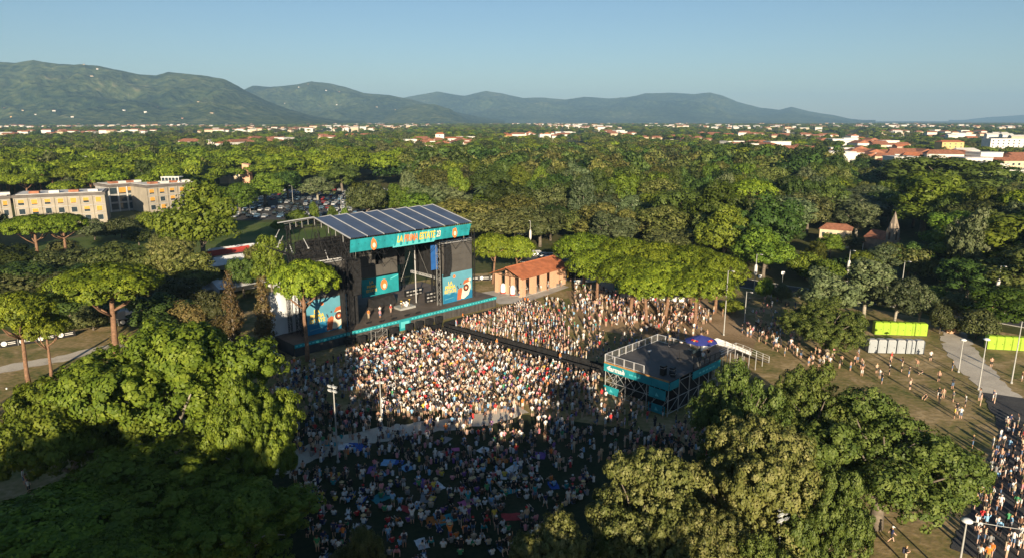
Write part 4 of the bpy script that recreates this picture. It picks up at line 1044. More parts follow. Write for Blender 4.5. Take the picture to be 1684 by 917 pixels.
# lamps in the roof
lamp_mb = MB(); lamp_mb.lathe([(0.10, 0.0), (0.17, 0.05), (0.17, 0.42), (0.10, 0.5)], 8, (0, 0, -0.5)); lamp_me = lamp_mb.mesh('stage_lamp', MATS['black_steel'])
lens_mb = MB(); lens_mb.lathe([(0.0, -0.03), (0.15, 0.0)], 8, (0, 0, -0.5)); lens_me = lens_mb.mesh('lens', MATS['silver'])
for row, (y, z) in enumerate(((0.2, ZE - 2.4), (3, ZE - 3.3), (7, ZE - 3.5), (11, ZE - 3.5))):
    for k in range(13):
        o = link('stage_lamp', lamp_me, stage); o.location = (U1 + 1.6 + k * 1.93 + rs.uniform(-.3, .3), y, z - rs.uniform(0, 0.8)); o.rotation_euler = (rs.uniform(-.5, .2), rs.uniform(-.5, .5), 0)
        link('lens', lens_me, o)

# side screens with printed boards beneath; each stands on the stage deck
def scooter_print(par, w, h):
    """blue board with a scooter and yellow lettering, built of thin flat pieces"""
    def disc(x, z, r, m, y, nm, e=1.0, n=20):
        mb = MB(); mb.add([(x + r * math.cos(i * 2 * math.pi / n), y, z + e * r * math.sin(i * 2 * math.pi / n)) for i in range(n)], [tuple(range(n))]); return mb.build(nm, MATS[m], par)
    def shape(pts, m, y, nm):
        mb = MB(); mb.add([(x, y, z) for x, z in pts], [tuple(range(len(pts)))]); return mb.build(nm, MATS[m], par)
    mb = MB(); vs = []; n = 14
    for k in range(n + 1):
        vs += [(w * k / n, -0.012, 0.0), (w * k / n, -0.012, h * (0.30 + 0.035 * math.sin(k * 1.7)))]
    mb.add(vs, [(2 * k, 2 * k + 2, 2 * k + 3, 2 * k + 1) for k in range(n)]); mb.build('printed_sea', MATS['sea_print'], par)
    for k, (tx, sz) in enumerate((('LA', 0.95), ('PRIMA', 0.95), ('ESTATE', 0.9))):
        on_front('lettering', text_mesh('lettering', tx, sz, MATS['yellow_print'], 0.004, 0.05, 0.03), par, (w * 0.24, -0.03, h * 0.66 - k * 0.82))
    disc(w * 0.38, h * 0.86, 0.34, 'orange_print', -0.02, 'printed_sun')
    # scooter seen from the rear quarter
    shape([(w * .46, h * .03), (w * .50, h * .38), (w * .60, h * .44), (w * .68, h * .36), (w * .66, h * .08), (w * .58, h * .02)], 'rust_print', -0.02, 'printed_legshield')
    shape([(w * .60, h * .06), (w * .66, h * .40), (w * .78, h * .60), (w * .92, h * .58), (w * .95, h * .40), (w * .86, h * .14), (w * .70, h * .03)], 'cream_print', -0.026, 'printed_body')
    shape([(w * .66, h * .52), (w * .72, h * .66), (w * .90, h * .70), (w * .94, h * .60), (w * .80, h * .56)], 'rust_print', -0.032, 'printed_seat')
    shape([(w * .86, h * .66), (w * .93, h * .70), (w * .97, h * .64), (w * .91, h * .60)], 'cream_print', -0.036, 'printed_case')
    disc(w * .78, h * .40, h * .125, 'dark_print', -0.04, 'printed_wheel'); disc(w * .78, h * .40, h * .07, 'rust_print', -0.045, 'printed_hub'); disc(w * .78, h * .40, h * .03, 'cream_print', -0.05, 'printed_axle')
    shape([(w * .50, h * .40), (w * .47, h * .52), (w * .49, h * .53), (w * .53, h * .42)], 'dark_print', -0.024, 'printed_handlebar'); disc(w * .60, h * .56, 0.18, 'dark_print', -0.024, 'printed_mirror', 0.8)
    shape([(w * .05, h * .12), (w * .34, h * .15), (w * .36, h * .17), (w * .05, h * .145)], 'sky_print', -0.018, 'printed_wave')
def side_screen(u0, label, label2):
    w = 7.7; v = 3.0
    r = empty('screen_board', stage_pt(u0, v, DK), SA); tag(r, label2, 'banner')
    mb = MB(); mb.span((0, 0, 0.02), (w, 0.10, 6.0)); b = mb.build('board', MATS['sky_print'], r)
    # front plane pieces sit proud of the board
    scooter_print(r, w, 6.0)
    s = empty('video_screen', stage_pt(u0, v, DK + 6.02), SA); tag(s, label, 'screen')
    for i in range(6):
        for j in range(5):
            mb = MB(); mb.span((i * w / 6 + .008, 0.02, j * 1.18 + .008), ((i + 1) * w / 6 - .008, 0.16, (j + 1) * 1.18 - .008)); mb.build('led_panel', MATS['led_off'], s)
    mb = MB(); mb.truss((-0.1, 0.3, 6.25), (w + 0.1, 0.3, 6.25), 0.4, 0.045); mb.build('hanging_truss', MATS['silver'], s)
    return s
side_screen(4.1, 'switched-off grey video screen above the scooter board near the tall pine', 'blue scooter board with yellow lettering near the tall pine')
side_screen(33.6, 'switched-off grey video screen above the scooter board near the brick pavilion', 'blue scooter board with yellow lettering near the brick pavilion')
for x in (3.6, 12.3, 33.1, 42.0):
    for y in (3.4, 5.2):
        mb = MB(); mb.truss((x, y, 0.0 if x < 43 else 0), (x, y, 16.2), 0.6, 0.05); mb.build('truss_tower', MATS['black_steel'], stage)
for x in (3.6, 33.1):
    mb = MB(); mb.truss((x, 4.2, 15.6), (x + 8.6, 4.2, 15.6), 0.6, 0.045); mb.build('screen_girder', MATS['black_steel'], stage)
for x0 in (4.4, 33.9):
    curtain(x0, 5.4, x0 + 7.2, 5.4, DK, 15.0, 'black_cloth')
# hanging loudspeaker columns: top-level, each cabinet a part
def line_array(u, v, ztop, n, label):
    r = empty('line_array', stage_pt(u, v, ztop), SA); tag(r, label, 'loudspeaker')
    y = 0.0; z = 0.0; an = 0.05
    mb = MB(); mb.box((0, 0, 0.16), (1.2, 0.6, 0.12)); mb.build('flying_frame', MATS['black_steel'], r)
    for k in range(n):
        an -= 0.028 if k > 4 else 0.004
        mb = MB(); M = Matrix.Rotation(an * 1.4, 3, 'X'); mb.box((0, y, z - 0.2), (1.35, 0.62, 0.41), M=M); mb.build('cabinet', MATS['black_cloth'], r)
        y += 0.43 * math.sin(-an * 1.4) * -1 * -0.9; z -= 0.43 * math.cos(an)
    mb = MB(); mb.tube((0, 0, 0.2), (0, 0, 1.6), 0.03, n=5); mb.build('chain', MATS['steel'], r)
    return r
line_array(33.6, 1.4, 14.2, 15, 'curved black loudspeaker column hanging before the pavilion-side screen')
line_array(13.2, 1.4, 14.2, 15, 'curved black loudspeaker column hanging beside the pine-side screen')
b1 = empty('motor_case', stage_pt(31.9, 3.4, 10.5), SA); tag(b1, 'tall blue fabric panel hanging beside the loudspeaker column', 'panel')
mb = MB(); mb.span((-0.8, -0.05, -1.2), (0.8, 0.05, 3.8)); mb.build('cloth', MATS['blue_case'], b1); mb = MB(); mb.tube((-0.85, 0, 3.85), (0.85, 0, 3.85), 0.05); mb.build('bar', MATS['steel'], b1)

# things on the stage
def cases(u, v, nx, nz, label):
    r = empty('equipment_rack', stage_pt(u, v, DK), SA); tag(r, label, 'equipment')
    for i in range(nx):
        for j in range(nz):
            mb = MB(); mb.span((i * 0.82, 0, 0.02 + j * 0.72), (i * 0.82 + 0.78, 0.7, j * 0.72 + 0.70)); c = mb.build('rack_case', MATS['black_steel'], r)
            mb = MB(); mb.span((i * 0.82 + 0.1, -0.02, j * 0.72 + 0.2), (i * 0.82 + 0.68, -0.004, j * 0.72 + 0.5)); mb.build('panel', MATS['silver'] if (i + j) % 2 else MATS['steel'], c)
cases(31.6, 5.8, 4, 3, 'dark racks of amplifiers beside the stage steps')
cases(14.5, 9.5, 3, 2, 'low equipment racks in the shaded wing of the stage')
cases(31.4, 12.5, 5, 2, 'row of amplifier racks at the rear of the stage')
def drum(name, par, c, r, h, ax='z', m='white_paint'):
    mb = MB()
    if ax == 'z': mb.lathe([(r * .98, 0), (r, 0.03), (r, h - 0.03), (r * .98, h)], 14, c)
    else: mb.tube((c[0], c[1] - h / 2, c[2]), (c[0], c[1] + h / 2, c[2]), r, n=14)
    return mb.build(name, MATS[m], par)
dk = empty('drum_kit', stage_pt(26.4, 6.2, DK), SA); tag(dk, 'white drum kit on a small riser in the middle of the stage', 'drums')
mb = MB(); mb.span((-1.8, -1.3, 0.0), (1.8, 1.3, 0.4)); mb.build('riser', MATS['galvanised'], dk)
drum('bass_drum', dk, (0, -0.5, 0.72), 0.32, 0.5, 'y'); drum('tom', dk, (-0.35, -0.3, 1.1), 0.18, 0.25); drum('tom', dk, (0.3, -0.3, 1.1), 0.18, 0.25); drum('floor_tom', dk, (0.75, 0, 0.6), 0.26, 0.4); drum('snare', dk, (-0.6, 0.2, 0.9), 0.2, 0.16)
for cx, cy in ((-0.9, -0.3), (0.95, -0.4)):
    mb = MB(); mb.tube((cx, cy, 0.4), (cx, cy, 1.65), 0.015, n=5); mb.lathe([(0.28, 1.62), (0.05, 1.68)], 12, (cx, cy, 0)); mb.build('cymbal', MATS['yellow_print'], dk)
for k, (u, v) in enumerate(((15.6, 2.2), (17.8, 1.3), (20.4, 1.2), (23.4, 1.3), (26.0, 1.3))):
    r = empty('stage_monitor', stage_pt(u, v, DK), SA); tag(r, ['first', 'second', 'third', 'fourth', 'fifth'][k] + ' black wedge monitor along the stage edge, counted from the pine', 'loudspeaker', 'wedge monitors on the stage edge')
    mb = MB(); mb.add([(-0.4, -0.3, 0), (0.4, -0.3, 0), (0.4, 0.3, 0), (-0.4, 0.3, 0), (-0.4, -0.3, 0.4), (0.4, -0.3, 0.4), (0.4, 0.2, 0.12), (-0.4, 0.2, 0.12)], [(0,3,2,1),(4,5,6,7),(0,1,5,4),(1,2,6,5),(2,3,7,6),(3,0,4,7)]); mb.build('cabinet', MATS['black_steel'], r)
    mb = MB(); mb.slab((-0.34, -0.24, 0.378), (0.34, -0.24, 0.378), (0.34, 0.12, 0.176), (-0.34, 0.12, 0.176), -0.008); mb.build('grille', MATS['rubber'], r)
for k, (u, v) in enumerate(((18.9, 3.4), (21.2, 3.6), (16.8, 4.2))):
    r = empty('microphone_stand', stage_pt(u, v - 0.5, DK), SA); tag(r, ['middle', 'last', 'first'][k] + ' microphone stand of three before the musicians, from the pine side', 'microphone')
    mb = MB(); mb.lathe([(0.16, 0), (0.15, 0.03), (0.02, 0.04)], 10); mb.build('base', MATS['black_steel'], r); mb = MB(); mb.tube((0, 0, 0.02), (0, 0, 1.5), 0.014, n=5); mb.tube((0, 0, 1.5), (0.05, 0.25, 1.58), 0.02, n=5); mb.build('pole', MATS['black_steel'], r)
bc = empty('backdrop_cloth', stage_pt(24.5, 11.2, DK), SA); tag(bc, 'dark cloth covered riser at the rear of the stage', 'riser')
mb = MB(); mb.add([(-2.8, -1.2, 0), (2.8, -1.2, 0), (2.8, 1.2, 0), (-2.8, 1.2, 0), (-2.4, -0.8, 1.5), (2.5, -0.7, 1.9), (2.5, 1.0, 1.9), (-2.4, 1.0, 1.5)], [(0,3,2,1),(4,5,6,7),(0,1,5,4),(1,2,6,5),(2,3,7,6),(3,0,4,7)]); mb.build('cloth', MATS['black_cloth'], bc); mb = MB(); mb.span((-2.5, -1.1, 0.02), (2.5, -1.05 + 0.03, 0.3)); mb.build('frame', MATS['steel'], bc)
# steps at the front corner
sc_ = empty('camera_scaffold', stage_pt(13.5, -3.2), SA); tag(sc_, 'small steel scaffold tower before the stage front', 'scaffold')
for dx in (0, 2.4):
    for dy in (0, 1.4):
        mb = MB(); mb.tube((dx, dy, 0), (dx, dy, 2.2), 0.035, n=5); mb.build('post', MATS['galvanised'], sc_)
mb = MB()
for z in (0.5, 1.2, 2.1):
    mb.tube((0, 0, z), (2.4, 0, z), 0.025, n=4); mb.tube((0, 1.4, z), (2.4, 1.4, z), 0.025, n=4); mb.tube((0, 0, z), (0, 1.4, z), 0.025, n=4); mb.tube((2.4, 0, z), (2.4, 1.4, z), 0.025, n=4)
mb.tube((0, 0, 0.5), (2.4, 0, 2.1), 0.025, n=4); mb.tube((0, 1.4, 0.5), (2.4, 1.4, 2.1), 0.025, n=4); mb.build('rails', MATS['galvanised'], sc_)
mb = MB(); mb.span((-0.05, -0.05, 1.22), (2.45, 1.45, 1.27)); mb.build('platform', MATS['deck_ply'], sc_)
# crowd barrier before the stage, panel by panel
def barrier_run(a, b, label, name='crowd_barrier', h=1.15, step=2.0, m='black_steel', cloth=None, cat='barrier'):
    a, b = Vector(a[:2]), Vector(b[:2]); L = (b - a).length; n = max(1, round(L / step)); d = (b - a) / n; ang = math.atan2(d.y, d.x)
    r = empty(name, (a.x, a.y, 0), ang); tag(r, label, cat)
    s = d.length
    for k in range(n):
        mb = MB(); mb.span((k * s + 0.02, -0.02, 0.05), ((k + 1) * s - 0.02, 0.02, h)); mb.build('panel', MATS[cloth or m], r)
        mb = MB(); mb.tube((k * s + 0.02, 0, h), ((k + 1) * s - 0.02, 0, h), 0.03, n=5); mb.tube((k * s + 0.05, 0, h), (k * s + 0.05, 0.55, 0.02), 0.025, n=4); mb.span((k * s + 0.02, -0.1, 0.022), ((k + 1) * s - 0.02, 0.6, 0.045)); mb.build('barrier_frame', MATS[m], r)
    return r
barrier_run(stage_pt(8, -5.2), stage_pt(27, -4.6), 'black crowd barrier before the middle of the stage')
barrier_run(stage_pt(27.5, -4.6), stage_pt(45, -4.2), 'black crowd barrier before the pavilion end of the stage')
for k in range(9):
    u = 9.5 + k * 2.3
    r = empty('subwoofer', stage_pt(u + (0 if k < 5 else 1.0), -1.3), SA); tag(r, ['first', 'second', 'third', 'fourth', 'fifth', 'sixth', 'seventh', 'eighth', 'ninth'][k] + ' black subwoofer under the stage edge, counted from the pine side', 'loudspeaker', 'subwoofers along the stage front')
    mb = MB(); mb.span((-0.6, -0.5, 0.0), (0.6, 0.4, 0.68)); mb.span((-0.6, -0.5, 0.69), (0.6, 0.4, 1.37)); mb.build('cabinet', MATS['black_cloth'], r)
    for z in (0.34, 1.03):
        mb = MB(); mb.span((-0.52, -0.52, z - 0.27), (0.52, -0.504, z + 0.27)); mb.build('grille', MATS['black_steel'], r)
CA, CB = spot(728, 546), spot(992, 620)
dq = (CB - CA).normalized(); nq = Vector((-dq.y, dq.x, 0))
barrier_run(CA, CB, 'black cloth barrier along the crowd side of the dark corridor', cloth='black_cloth', h=1.1)
barrier_run(CB + nq * 2.6, CA + nq * 1.6, 'black cloth barrier along the pavilion side of the dark corridor', cloth='black_cloth', h=1.1)
sheet('corridor_floor', [tuple(CA[:2]), tuple(CB[:2]), tuple((CB + nq * 2.6)[:2]), tuple((CA + nq * 1.6)[:2])], 0.05, 'asphalt', 'dark matting on the corridor floor through the crowd', 'floor')

# ------------------------------------------------------------------ mixing platform
FA = spot(994, 594, 5.0)
foh = empty('mixing_platform', (FA.x, FA.y, 0), SA)        # x = away from us, y = towards the stage; deck lies at y < 0
tag(foh, 'steel scaffold mixing platform with teal banners standing in the crowd', 'platform')
ZD = 5.0; FW, FD = 10.6, 13.0
mat('platform_ply', (0.075, 0.070, 0.068), 0.65, 0.22, 0.4)
for i in range(5):
    for j in range(4):
        mb = MB(); mb.span((i * FD / 5 + .01, -FW + j * FW / 4 + .01, ZD - 0.12), ((i + 1) * FD / 5 - .01, -FW + (j + 1) * FW / 4 - .01, ZD)); mb.build('deck_panel', MATS['platform_ply'], foh)
for x in [0.15 + k * (FD - 0.3) / 5 for k in range(6)]:
    for y in (-0.15, -FW * 0.34, -FW * 0.67, -FW + 0.15):
        mb = MB(); mb.tube((x, y, 0), (x, y, ZD - 0.13), 0.06, n=6); mb.build('scaffold_post', MATS['galvanised'], foh)
for y in (-0.15, -FW + 0.15):
    mb = MB()
    for z in (0.4, 2.2, 4.4): mb.tube((0.15, y, z), (FD - 0.15, y, z), 0.045, n=5)
    for k in range(5):
        x0 = 0.15 + k * (FD - 0.3) / 5; x1 = x0 + (FD - 0.3) / 5; mb.tube((x0, y, 0.4), (x1, y, 2.2), 0.04, n=4); mb.tube((x1, y, 2.2), (x0, y, 4.4), 0.04, n=4)
    mb.build('scaffold_bracing', MATS['galvanised'], foh)
for x in (0.15, FD - 0.15):
    mb = MB()
    for z in (0.4, 2.2, 4.0): mb.tube((x, -0.15, z), (x, -FW + 0.15, z), 0.045, n=5)
    for k in range(6):
        y0 = -0.15 - k * (FW - 0.3) / 6; y1 = y0 - (FW - 0.3) / 6
        mb.tube((x, y0, 0.4), (x, y1, 2.2), 0.04, n=4); mb.tube((x, y0, 4.0), (x, y1, 2.2), 0.04, n=4); mb.tube((x, y0, 2.2), (x, y1, 4.0), 0.04, n=4); mb.tube((x + (1.3 if x < 1 else -1.3), y0, 0.1), (x, y1, 3.2), 0.035, n=4)
    mb.build('scaffold_bracing', MATS['galvanised'], foh)
# railing with mesh infill: posts, rails and each panel
def railing(par, a, b, z, n, h=1.15, m='galvanised'):
    a, b = Vector((*a, z)), Vector((*b, z)); up = Vector((0, 0, h)); d = (b - a) / n; q = d.normalized(); nn = Vector((-q.y, q.x, 0))
    for k in range(n + 1):
        mb = MB(); mb.box(a + d * k + up / 2, (0.14, 0.10, h), math.atan2(d.y, d.x)); mb.build('rail_post', MATS['silver'] if m == 'galvanised' else MATS[m], par)
    for k in range(n):
        p, q2 = a + d * k, a + d * (k + 1)
        mb = MB(); mb.tube(p + up, q2 + up, 0.05, n=5); mb.tube(p + up * 0.12, q2 + up * 0.12, 0.04, n=5); mb.build('rail', MATS['silver'] if m == 'galvanised' else MATS[m], par)
        mb = MB(); t0, t1 = p + d * 0.06, q2 - d * 0.06
        for i in range(9):
            g = t0.lerp(t1, (i + 0.5) / 9); mb.tube(g + up * 0.14, g + up * 0.98, 0.016, n=3, caps=False)
        mb.build('rail_mesh', MATS['steel'], par)
railing(foh, (0.07, -0.07), (FD - 0.07, -0.07), ZD, 8)
railing(foh, (0.07, -0.07), (0.07, -FW * 0.62), ZD, 4)
railing(foh, (FD - 0.07, -0.07), (FD - 0.07, -FW + 3.4), ZD, 5)
railing(foh, (6.0, -FW + 0.07), (13.0, -FW + 0.07), ZD, 5, 0.95, 'black_steel')
mat('edge_timber', (0.42, 0.22, 0.07), 0.7, 0.2, 2)
mb = MB(); mb.span((-0.06, -FW, ZD - 0.14), (-0.01, 0, ZD + 0.06)); mb.build('edge_board', MATS['edge_timber'], foh)
def teal_panel(x0, y0, x1, y1, z0, z1, nm='teal_banner'):
    mb = MB(); mb.slab((x0, y0, z0), (x1, y1, z0), (x1, y1, z1), (x0, y0, z1), 0.03); return mb.build(nm, MATS['teal_cloth'], foh)
# the banner side faces -x; text runs from y=0 towards -y
nseg = 4
for k in range(nseg):
    ya, yb_ = -FW * k / nseg, -FW * (k + 1) / nseg
    mb = MB(); mb.span((-0.09, yb_ + 0.01, ZD - 1.25), (-0.05, ya - 0.01, ZD - 0.15)); mb.build('teal_banner', MATS['teal_cloth'], foh)
def side_text(tx, size, y, z, m='white_paint', bold=0.015):
    o = link('lettering', text_mesh('lettering', tx, size, MATS[m], 0.004, 0, bold), foh); o.location = (-0.10, y, z); o.rotation_euler = (math.pi / 2, 0, -math.pi / 2)
side_text('farmaè', 1.0, -2.2, ZD - 0.72, 'white_paint', 0.03); side_text('eFarma.it', 0.5, -5.2, ZD - 0.7) if False else side_text('FARMACIA', 0.42, -4.9, ZD - 0.68) if False else None
mb = MB(); mb.span((-0.105, -1.0, ZD - 0.80), (-0.095, -0.55, ZD - 0.62)); mb.span((-0.105, -0.86, ZD - 0.95), (-0.096, -0.69, ZD - 0.47)); mb.build('printed_cross', MATS['white_paint'], foh)
for k in range(8): 
    mb = MB(); mb.span((-0.105, -4.35 - k * 0.24 - 0.17, ZD - 0.82), (-0.095, -4.35 - k * 0.24, ZD - 0.60)); mb.build('printed_mark', MATS['teal_pale'], foh)
for (y, z0, z1) in ((-0.1, 0.55, 1.65), (-FW + 3.0, 2.2, 3.6), (-FW + 3.0, 0.2, 1.4)):
    mb = MB(); mb.span((-0.11, y - 2.6, z0), (-0.07, y, z1)); mb.build('teal_banner', MATS['teal_cloth'], foh)
    mb = MB(); mb.add([(-0.12, y - 1.0, z0 + 0.3), (-0.12, y - 1.6, z0 + 0.35), (-0.12, y - 1.2, z0 + 0.85)], [(0, 1, 2)]); mb.build('printed_mark', MATS['teal_pale'], foh)
mb = MB(); mb.span((0.0, -FW - 0.09, ZD - 1.25), (2.2, -FW - 0.05, ZD - 0.15)); mb.build('teal_banner', MATS['teal_cloth'], foh)
mb = MB(); mb.span((5.6, -FW - 0.09, ZD - 1.25), (13.0, -FW - 0.05, ZD - 0.15)); mb.build('teal_banner', MATS['teal_cloth'], foh)
for k in range(5):
    mb = MB(); mb.span((7.2 + k * 0.9, -FW - 0.105, ZD - 0.85), (7.8 + k * 0.9, -FW - 0.092, ZD - 0.6)); mb.build('printed_mark', MATS['teal_pale'], foh)
# under-deck dark cloth and the ramp
mb = MB(); mb.span((2.5, -FW + 0.6, 0.02), (FD - 1, -1.4, ZD - 1.0)); mb.build('storage_tent', MATS['black_cloth'], foh)
RX0, RX1, RY0, RY1 = 13.05, 29.5, -FW + 0.2, -FW + 3.3
mb = MB(); mb.slab((RX0, RY0, ZD), (RX0 + 5, RY0, ZD), (RX0 + 5, RY1, ZD), (RX0, RY1, ZD), 0.12); mb.build('landing', MATS['deck_ply'], foh)
mb = MB(); mb.slab((RX0 + 5.02, RY0, ZD), (RX1, RY0, 0.05), (RX1, RY1, 0.05), (RX0 + 5.02, RY1, ZD), 0.12); mb.build('ramp', MATS['platform_ply'], foh)
def ramp_z(x): return ZD if x < RX0 + 5 else max(0.0, ZD * (1 - (x - RX0 - 5) / (RX1 - RX0 - 5)))
for y in (RY0, RY1):
    for k in range(8):
        x = RX0 + 0.1 + k * 2.33; z = ramp_z(x); mb = MB(); mb.box((x, y, (z + 1.1) / 2), (0.08, 0.08, z + 1.1)); mb.build('rail_post', MATS['silver'], foh)
    for k in range(7):
        x = RX0 + 0.1 + k * 2.33; z = ramp_z(x); z2 = ramp_z(x + 2.33)
        if y == RY1:
            mb = MB(); mb.slab((x + .06, y, z + 0.12), (x + 2.27, y, z2 + 0.12), (x + 2.27, y, z2 + 1.1), (x + .06, y, z + 1.1), 0.03); mb.build('ramp_screen', MATS['white_paint'], foh)
        else:
            for q in (0.35, 0.75, 1.1):
                mb = MB(); mb.tube((x, y, z + q), (x + 2.33, y, z2 + q), 0.035, n=4); mb.build('rail', MATS['silver'], foh)
# on the platform: parasols, desk, cases
def foh_pt(x, y, z=0): return Vector((FA.x + x * math.cos(SA) - y * math.sin(SA), FA.y + x * math.sin(SA) + y * math.cos(SA), z))
mat('parasol_blue', (0.035, 0.045, 0.22), 0.7, 0.15, 1)
mat('parasol_black', (0.02, 0.02, 0.022), 0.8, 0.2, 1)
mat('bull_red', (0.55, 0.03, 0.03), 0.7, 0.1, 2)
def parasol(loc, R, h, m, label, cap=0.9):
    r = empty('parasol', loc, 0.3); tag(r, label, 'parasol')
    mb = MB(); mb.lathe([(0.35, 0), (0.33, 0.08), (0.05, 0.1)], 12); mb.build('base', MATS['rubber'], r)
    mb = MB(); mb.tube((0, 0, 0.05), (0, 0, h), 0.035, n=8); mb.build('pole', MATS['black_steel'], r)
    for k in range(8):
        a0, a1 = k * math.pi / 4, (k + 1) * math.pi / 4; am = (a0 + a1) / 2; mb = MB()
        e0 = (math.cos(a0) * R, math.sin(a0) * R, h - cap); e1 = (math.cos(a1) * R, math.sin(a1) * R, h - cap); em_ = (math.cos(am) * R * 0.93, math.sin(am) * R * 0.93, h - cap + 0.05)
        m0 = (math.cos(a0) * R * .5, math.sin(a0) * R * .5, h - cap * .42); m1 = (math.cos(a1) * R * .5, math.sin(a1) * R * .5, h - cap * .42); mm = (math.cos(am) * R * .46, math.sin(am) * R * .46, h - cap * .44)
        mb.add([(0, 0, h), m0, mm, m1, e0, em_, e1], [(0, 1, 2), (0, 2, 3), (1, 4, 5, 2), (2, 5, 6, 3)]); seg = mb.build('canopy_panel', MATS[m], r)
        mb = MB(); mb.tube((0, 0, h - 0.25), (e0[0] * .97, e0[1] * .97, e0[2] - 0.02), 0.012, n=3); mb.build('rib', MATS['steel'], r)
        if m == 'parasol_blue' and k % 2 == 0:               # two red beasts facing over a yellow disc
            T = Vector((-math.sin(am), math.cos(am), 0)); Ov = Vector((math.cos(am), math.sin(am), -cap / R * 1.05)); c0 = Vector((math.cos(am) * R * .66, math.sin(am) * R * .66, h - cap * .64 + 0.05)); nrm = Vector((math.cos(am) * cap, math.sin(am) * cap, R)).normalized() * 0.02
            mb = MB(); mb.add([c0 + nrm + (T * math.cos(i * .524) + Ov.normalized() * math.sin(i * .524)) * 0.24 for i in range(12)], [tuple(range(12))]); mb.build('printed_disc', MATS['yellow_print'], seg)
            for sgn in (-1, 1):
                mb = MB(); mb.add([c0 + nrm * 1.8 + T * sgn * x + Ov.normalized() * y for x, y in ((.04, -.08), (.22, -.22), (.5, -.2), (.58, 0), (.46, .22), (.4, .06), (.22, .08), (.14, .2))], [tuple(range(8)) if sgn < 0 else tuple(range(7, -1, -1))]); mb.build('printed_bull', MATS['bull_red'], seg)
    return r
parasol(foh_pt(11.6, -8.2, ZD), 2.35, 3.2, 'parasol_blue', 'blue parasol with red bull emblems on the mixing platform', 0.95)
parasol(foh_pt(8.4, -6.8, ZD), 1.6, 2.4, 'parasol_black', 'black parasol beside the blue one on the mixing platform', 0.5)
dsk = empty('mixing_desk', foh_pt(10.2, -8.8, ZD), SA); tag(dsk, 'black sound mixing desk under the parasols', 'mixing desk')
mb = MB(); mb.add([(-1.2, -.5, .8), (1.2, -.5, .8), (1.2, .5, 1.0), (-1.2, .5, 1.0), (-1.2, -.5, .72), (1.2, -.5, .72), (1.2, .5, .72), (-1.2, .5, .72)], [(0,1,2,3),(7,6,5,4),(0,4,5,1),(1,5,6,2),(2,6,7,3),(3,7,4,0)]); mb.build('console', MATS['black_steel'], dsk)
for sx in (-1.05, 1.05):
    for sy in (-.4, .4):
        mb = MB(); mb.box((sx, sy, 0.36), (0.06, 0.06, 0.72)); mb.build('leg', MATS['steel'], dsk)
for k in range(2):
    mb = MB(); mb.box((-0.6 + k * 1.2, .42, 1.2), (0.7, 0.05, 0.4)); mb.build('monitor', MATS['glass'], dsk)
for k, (x, y) in enumerate(((1.6, -8.6), (2.6, -9.4), (2.0, -9.9))):
    r = empty('flight_case', foh_pt(x, y, ZD), SA + 0.2 * k); tag(r, ['tallest', 'middle', 'lowest'][k] + ' black equipment case at the banner corner of the mixing platform', 'case')
    hh = (1.3, 1.0, 0.7)[k]; mb = MB(); mb.span((-0.4, -0.3, 0.02), (0.4, 0.3, hh)); mb.build('body', MATS['black_steel'], r); mb = MB(); mb.span((-0.42, -0.32, hh - 0.3), (0.42, 0.32, hh - 0.26)); mb.build('trim', MATS['silver'], r)
r = empty('camera_tripod', foh_pt(4.0, -4.7, ZD), 0); tag(r, 'camera on a tall thin stand on the mixing platform deck', 'tripod')
for k in range(3):
    t = k * 2.09; mb = MB(); mb.tube((math.cos(t) * .45, math.sin(t) * .45, 0), (0, 0, 0.9), 0.02, n=4); mb.build('leg', MATS['black_steel'], r)
mb = MB(); mb.tube((0, 0, 0.85), (0, 0, 1.7), 0.025, n=5); mb.build('column', MATS['black_steel'], r); mb = MB(); mb.box((0, 0, 1.78), (0.7, 0.2, 0.16), SA); mb.build('camera_body', MATS['off_white'], r)

# ------------------------------------------------------------------ buildings
mat('brick_pier', (0.56, 0.33, 0.21), 0.85, 0.18, 6, bump=0.4)
mat('terracotta', (0.42, 0.145, 0.065), 0.85, 0.22, 0.8, bump=0.3)
mat('terracotta_old', (0.30, 0.125, 0.070), 0.9, 0.3, 0.9, bump=0.3)
mat('render_cream', (0.55, 0.45, 0.31), 0.85, 0.12, 0.5)
mat('render_white', (0.66, 0.63, 0.57), 0.85, 0.08, 0.4)
mat('render_yellow', (0.58, 0.40, 0.17), 0.85, 0.10, 0.5)
mat('render_pink', (0.52, 0.33, 0.24), 0.85, 0.12, 0.5)
mat('school_wall', (0.31, 0.275, 0.215), 0.85, 0.14, 0.35)
mat('concrete_wall', (0.34, 0.33, 0.31), 0.85, 0.15, 0.5)
mat('ochre_blind', (0.55, 0.28, 0.05), 0.75, 0.15, 1.5)
mat('dark_timber', (0.10, 0.06, 0.035), 0.8, 0.25, 2)
mat('roof_felt', (0.13, 0.115, 0.105), 0.9, 0.2, 0.4)
mat('stone', (0.27, 0.22, 0.17), 0.9, 0.2, 0.8, bump=0.3)
mat('canvas_white', (0.60, 0.61, 0.62), 0.8, 0.10, 0.3)
mat('canvas_red', (0.40, 0.05, 0.035), 0.8, 0.12, 0.6)
mat('shutter_green', (0.06, 0.13, 0.07), 0.7, 0.15, 1)
mat('lime_plastic', (0.28, 0.43, 0.03), 0.45, 0.05, 1)
mat('grey_plastic', (0.30, 0.325, 0.34), 0.5, 0.06, 1)
mat('white_plastic', (0.70, 0.71, 0.70), 0.45, 0.05, 1)

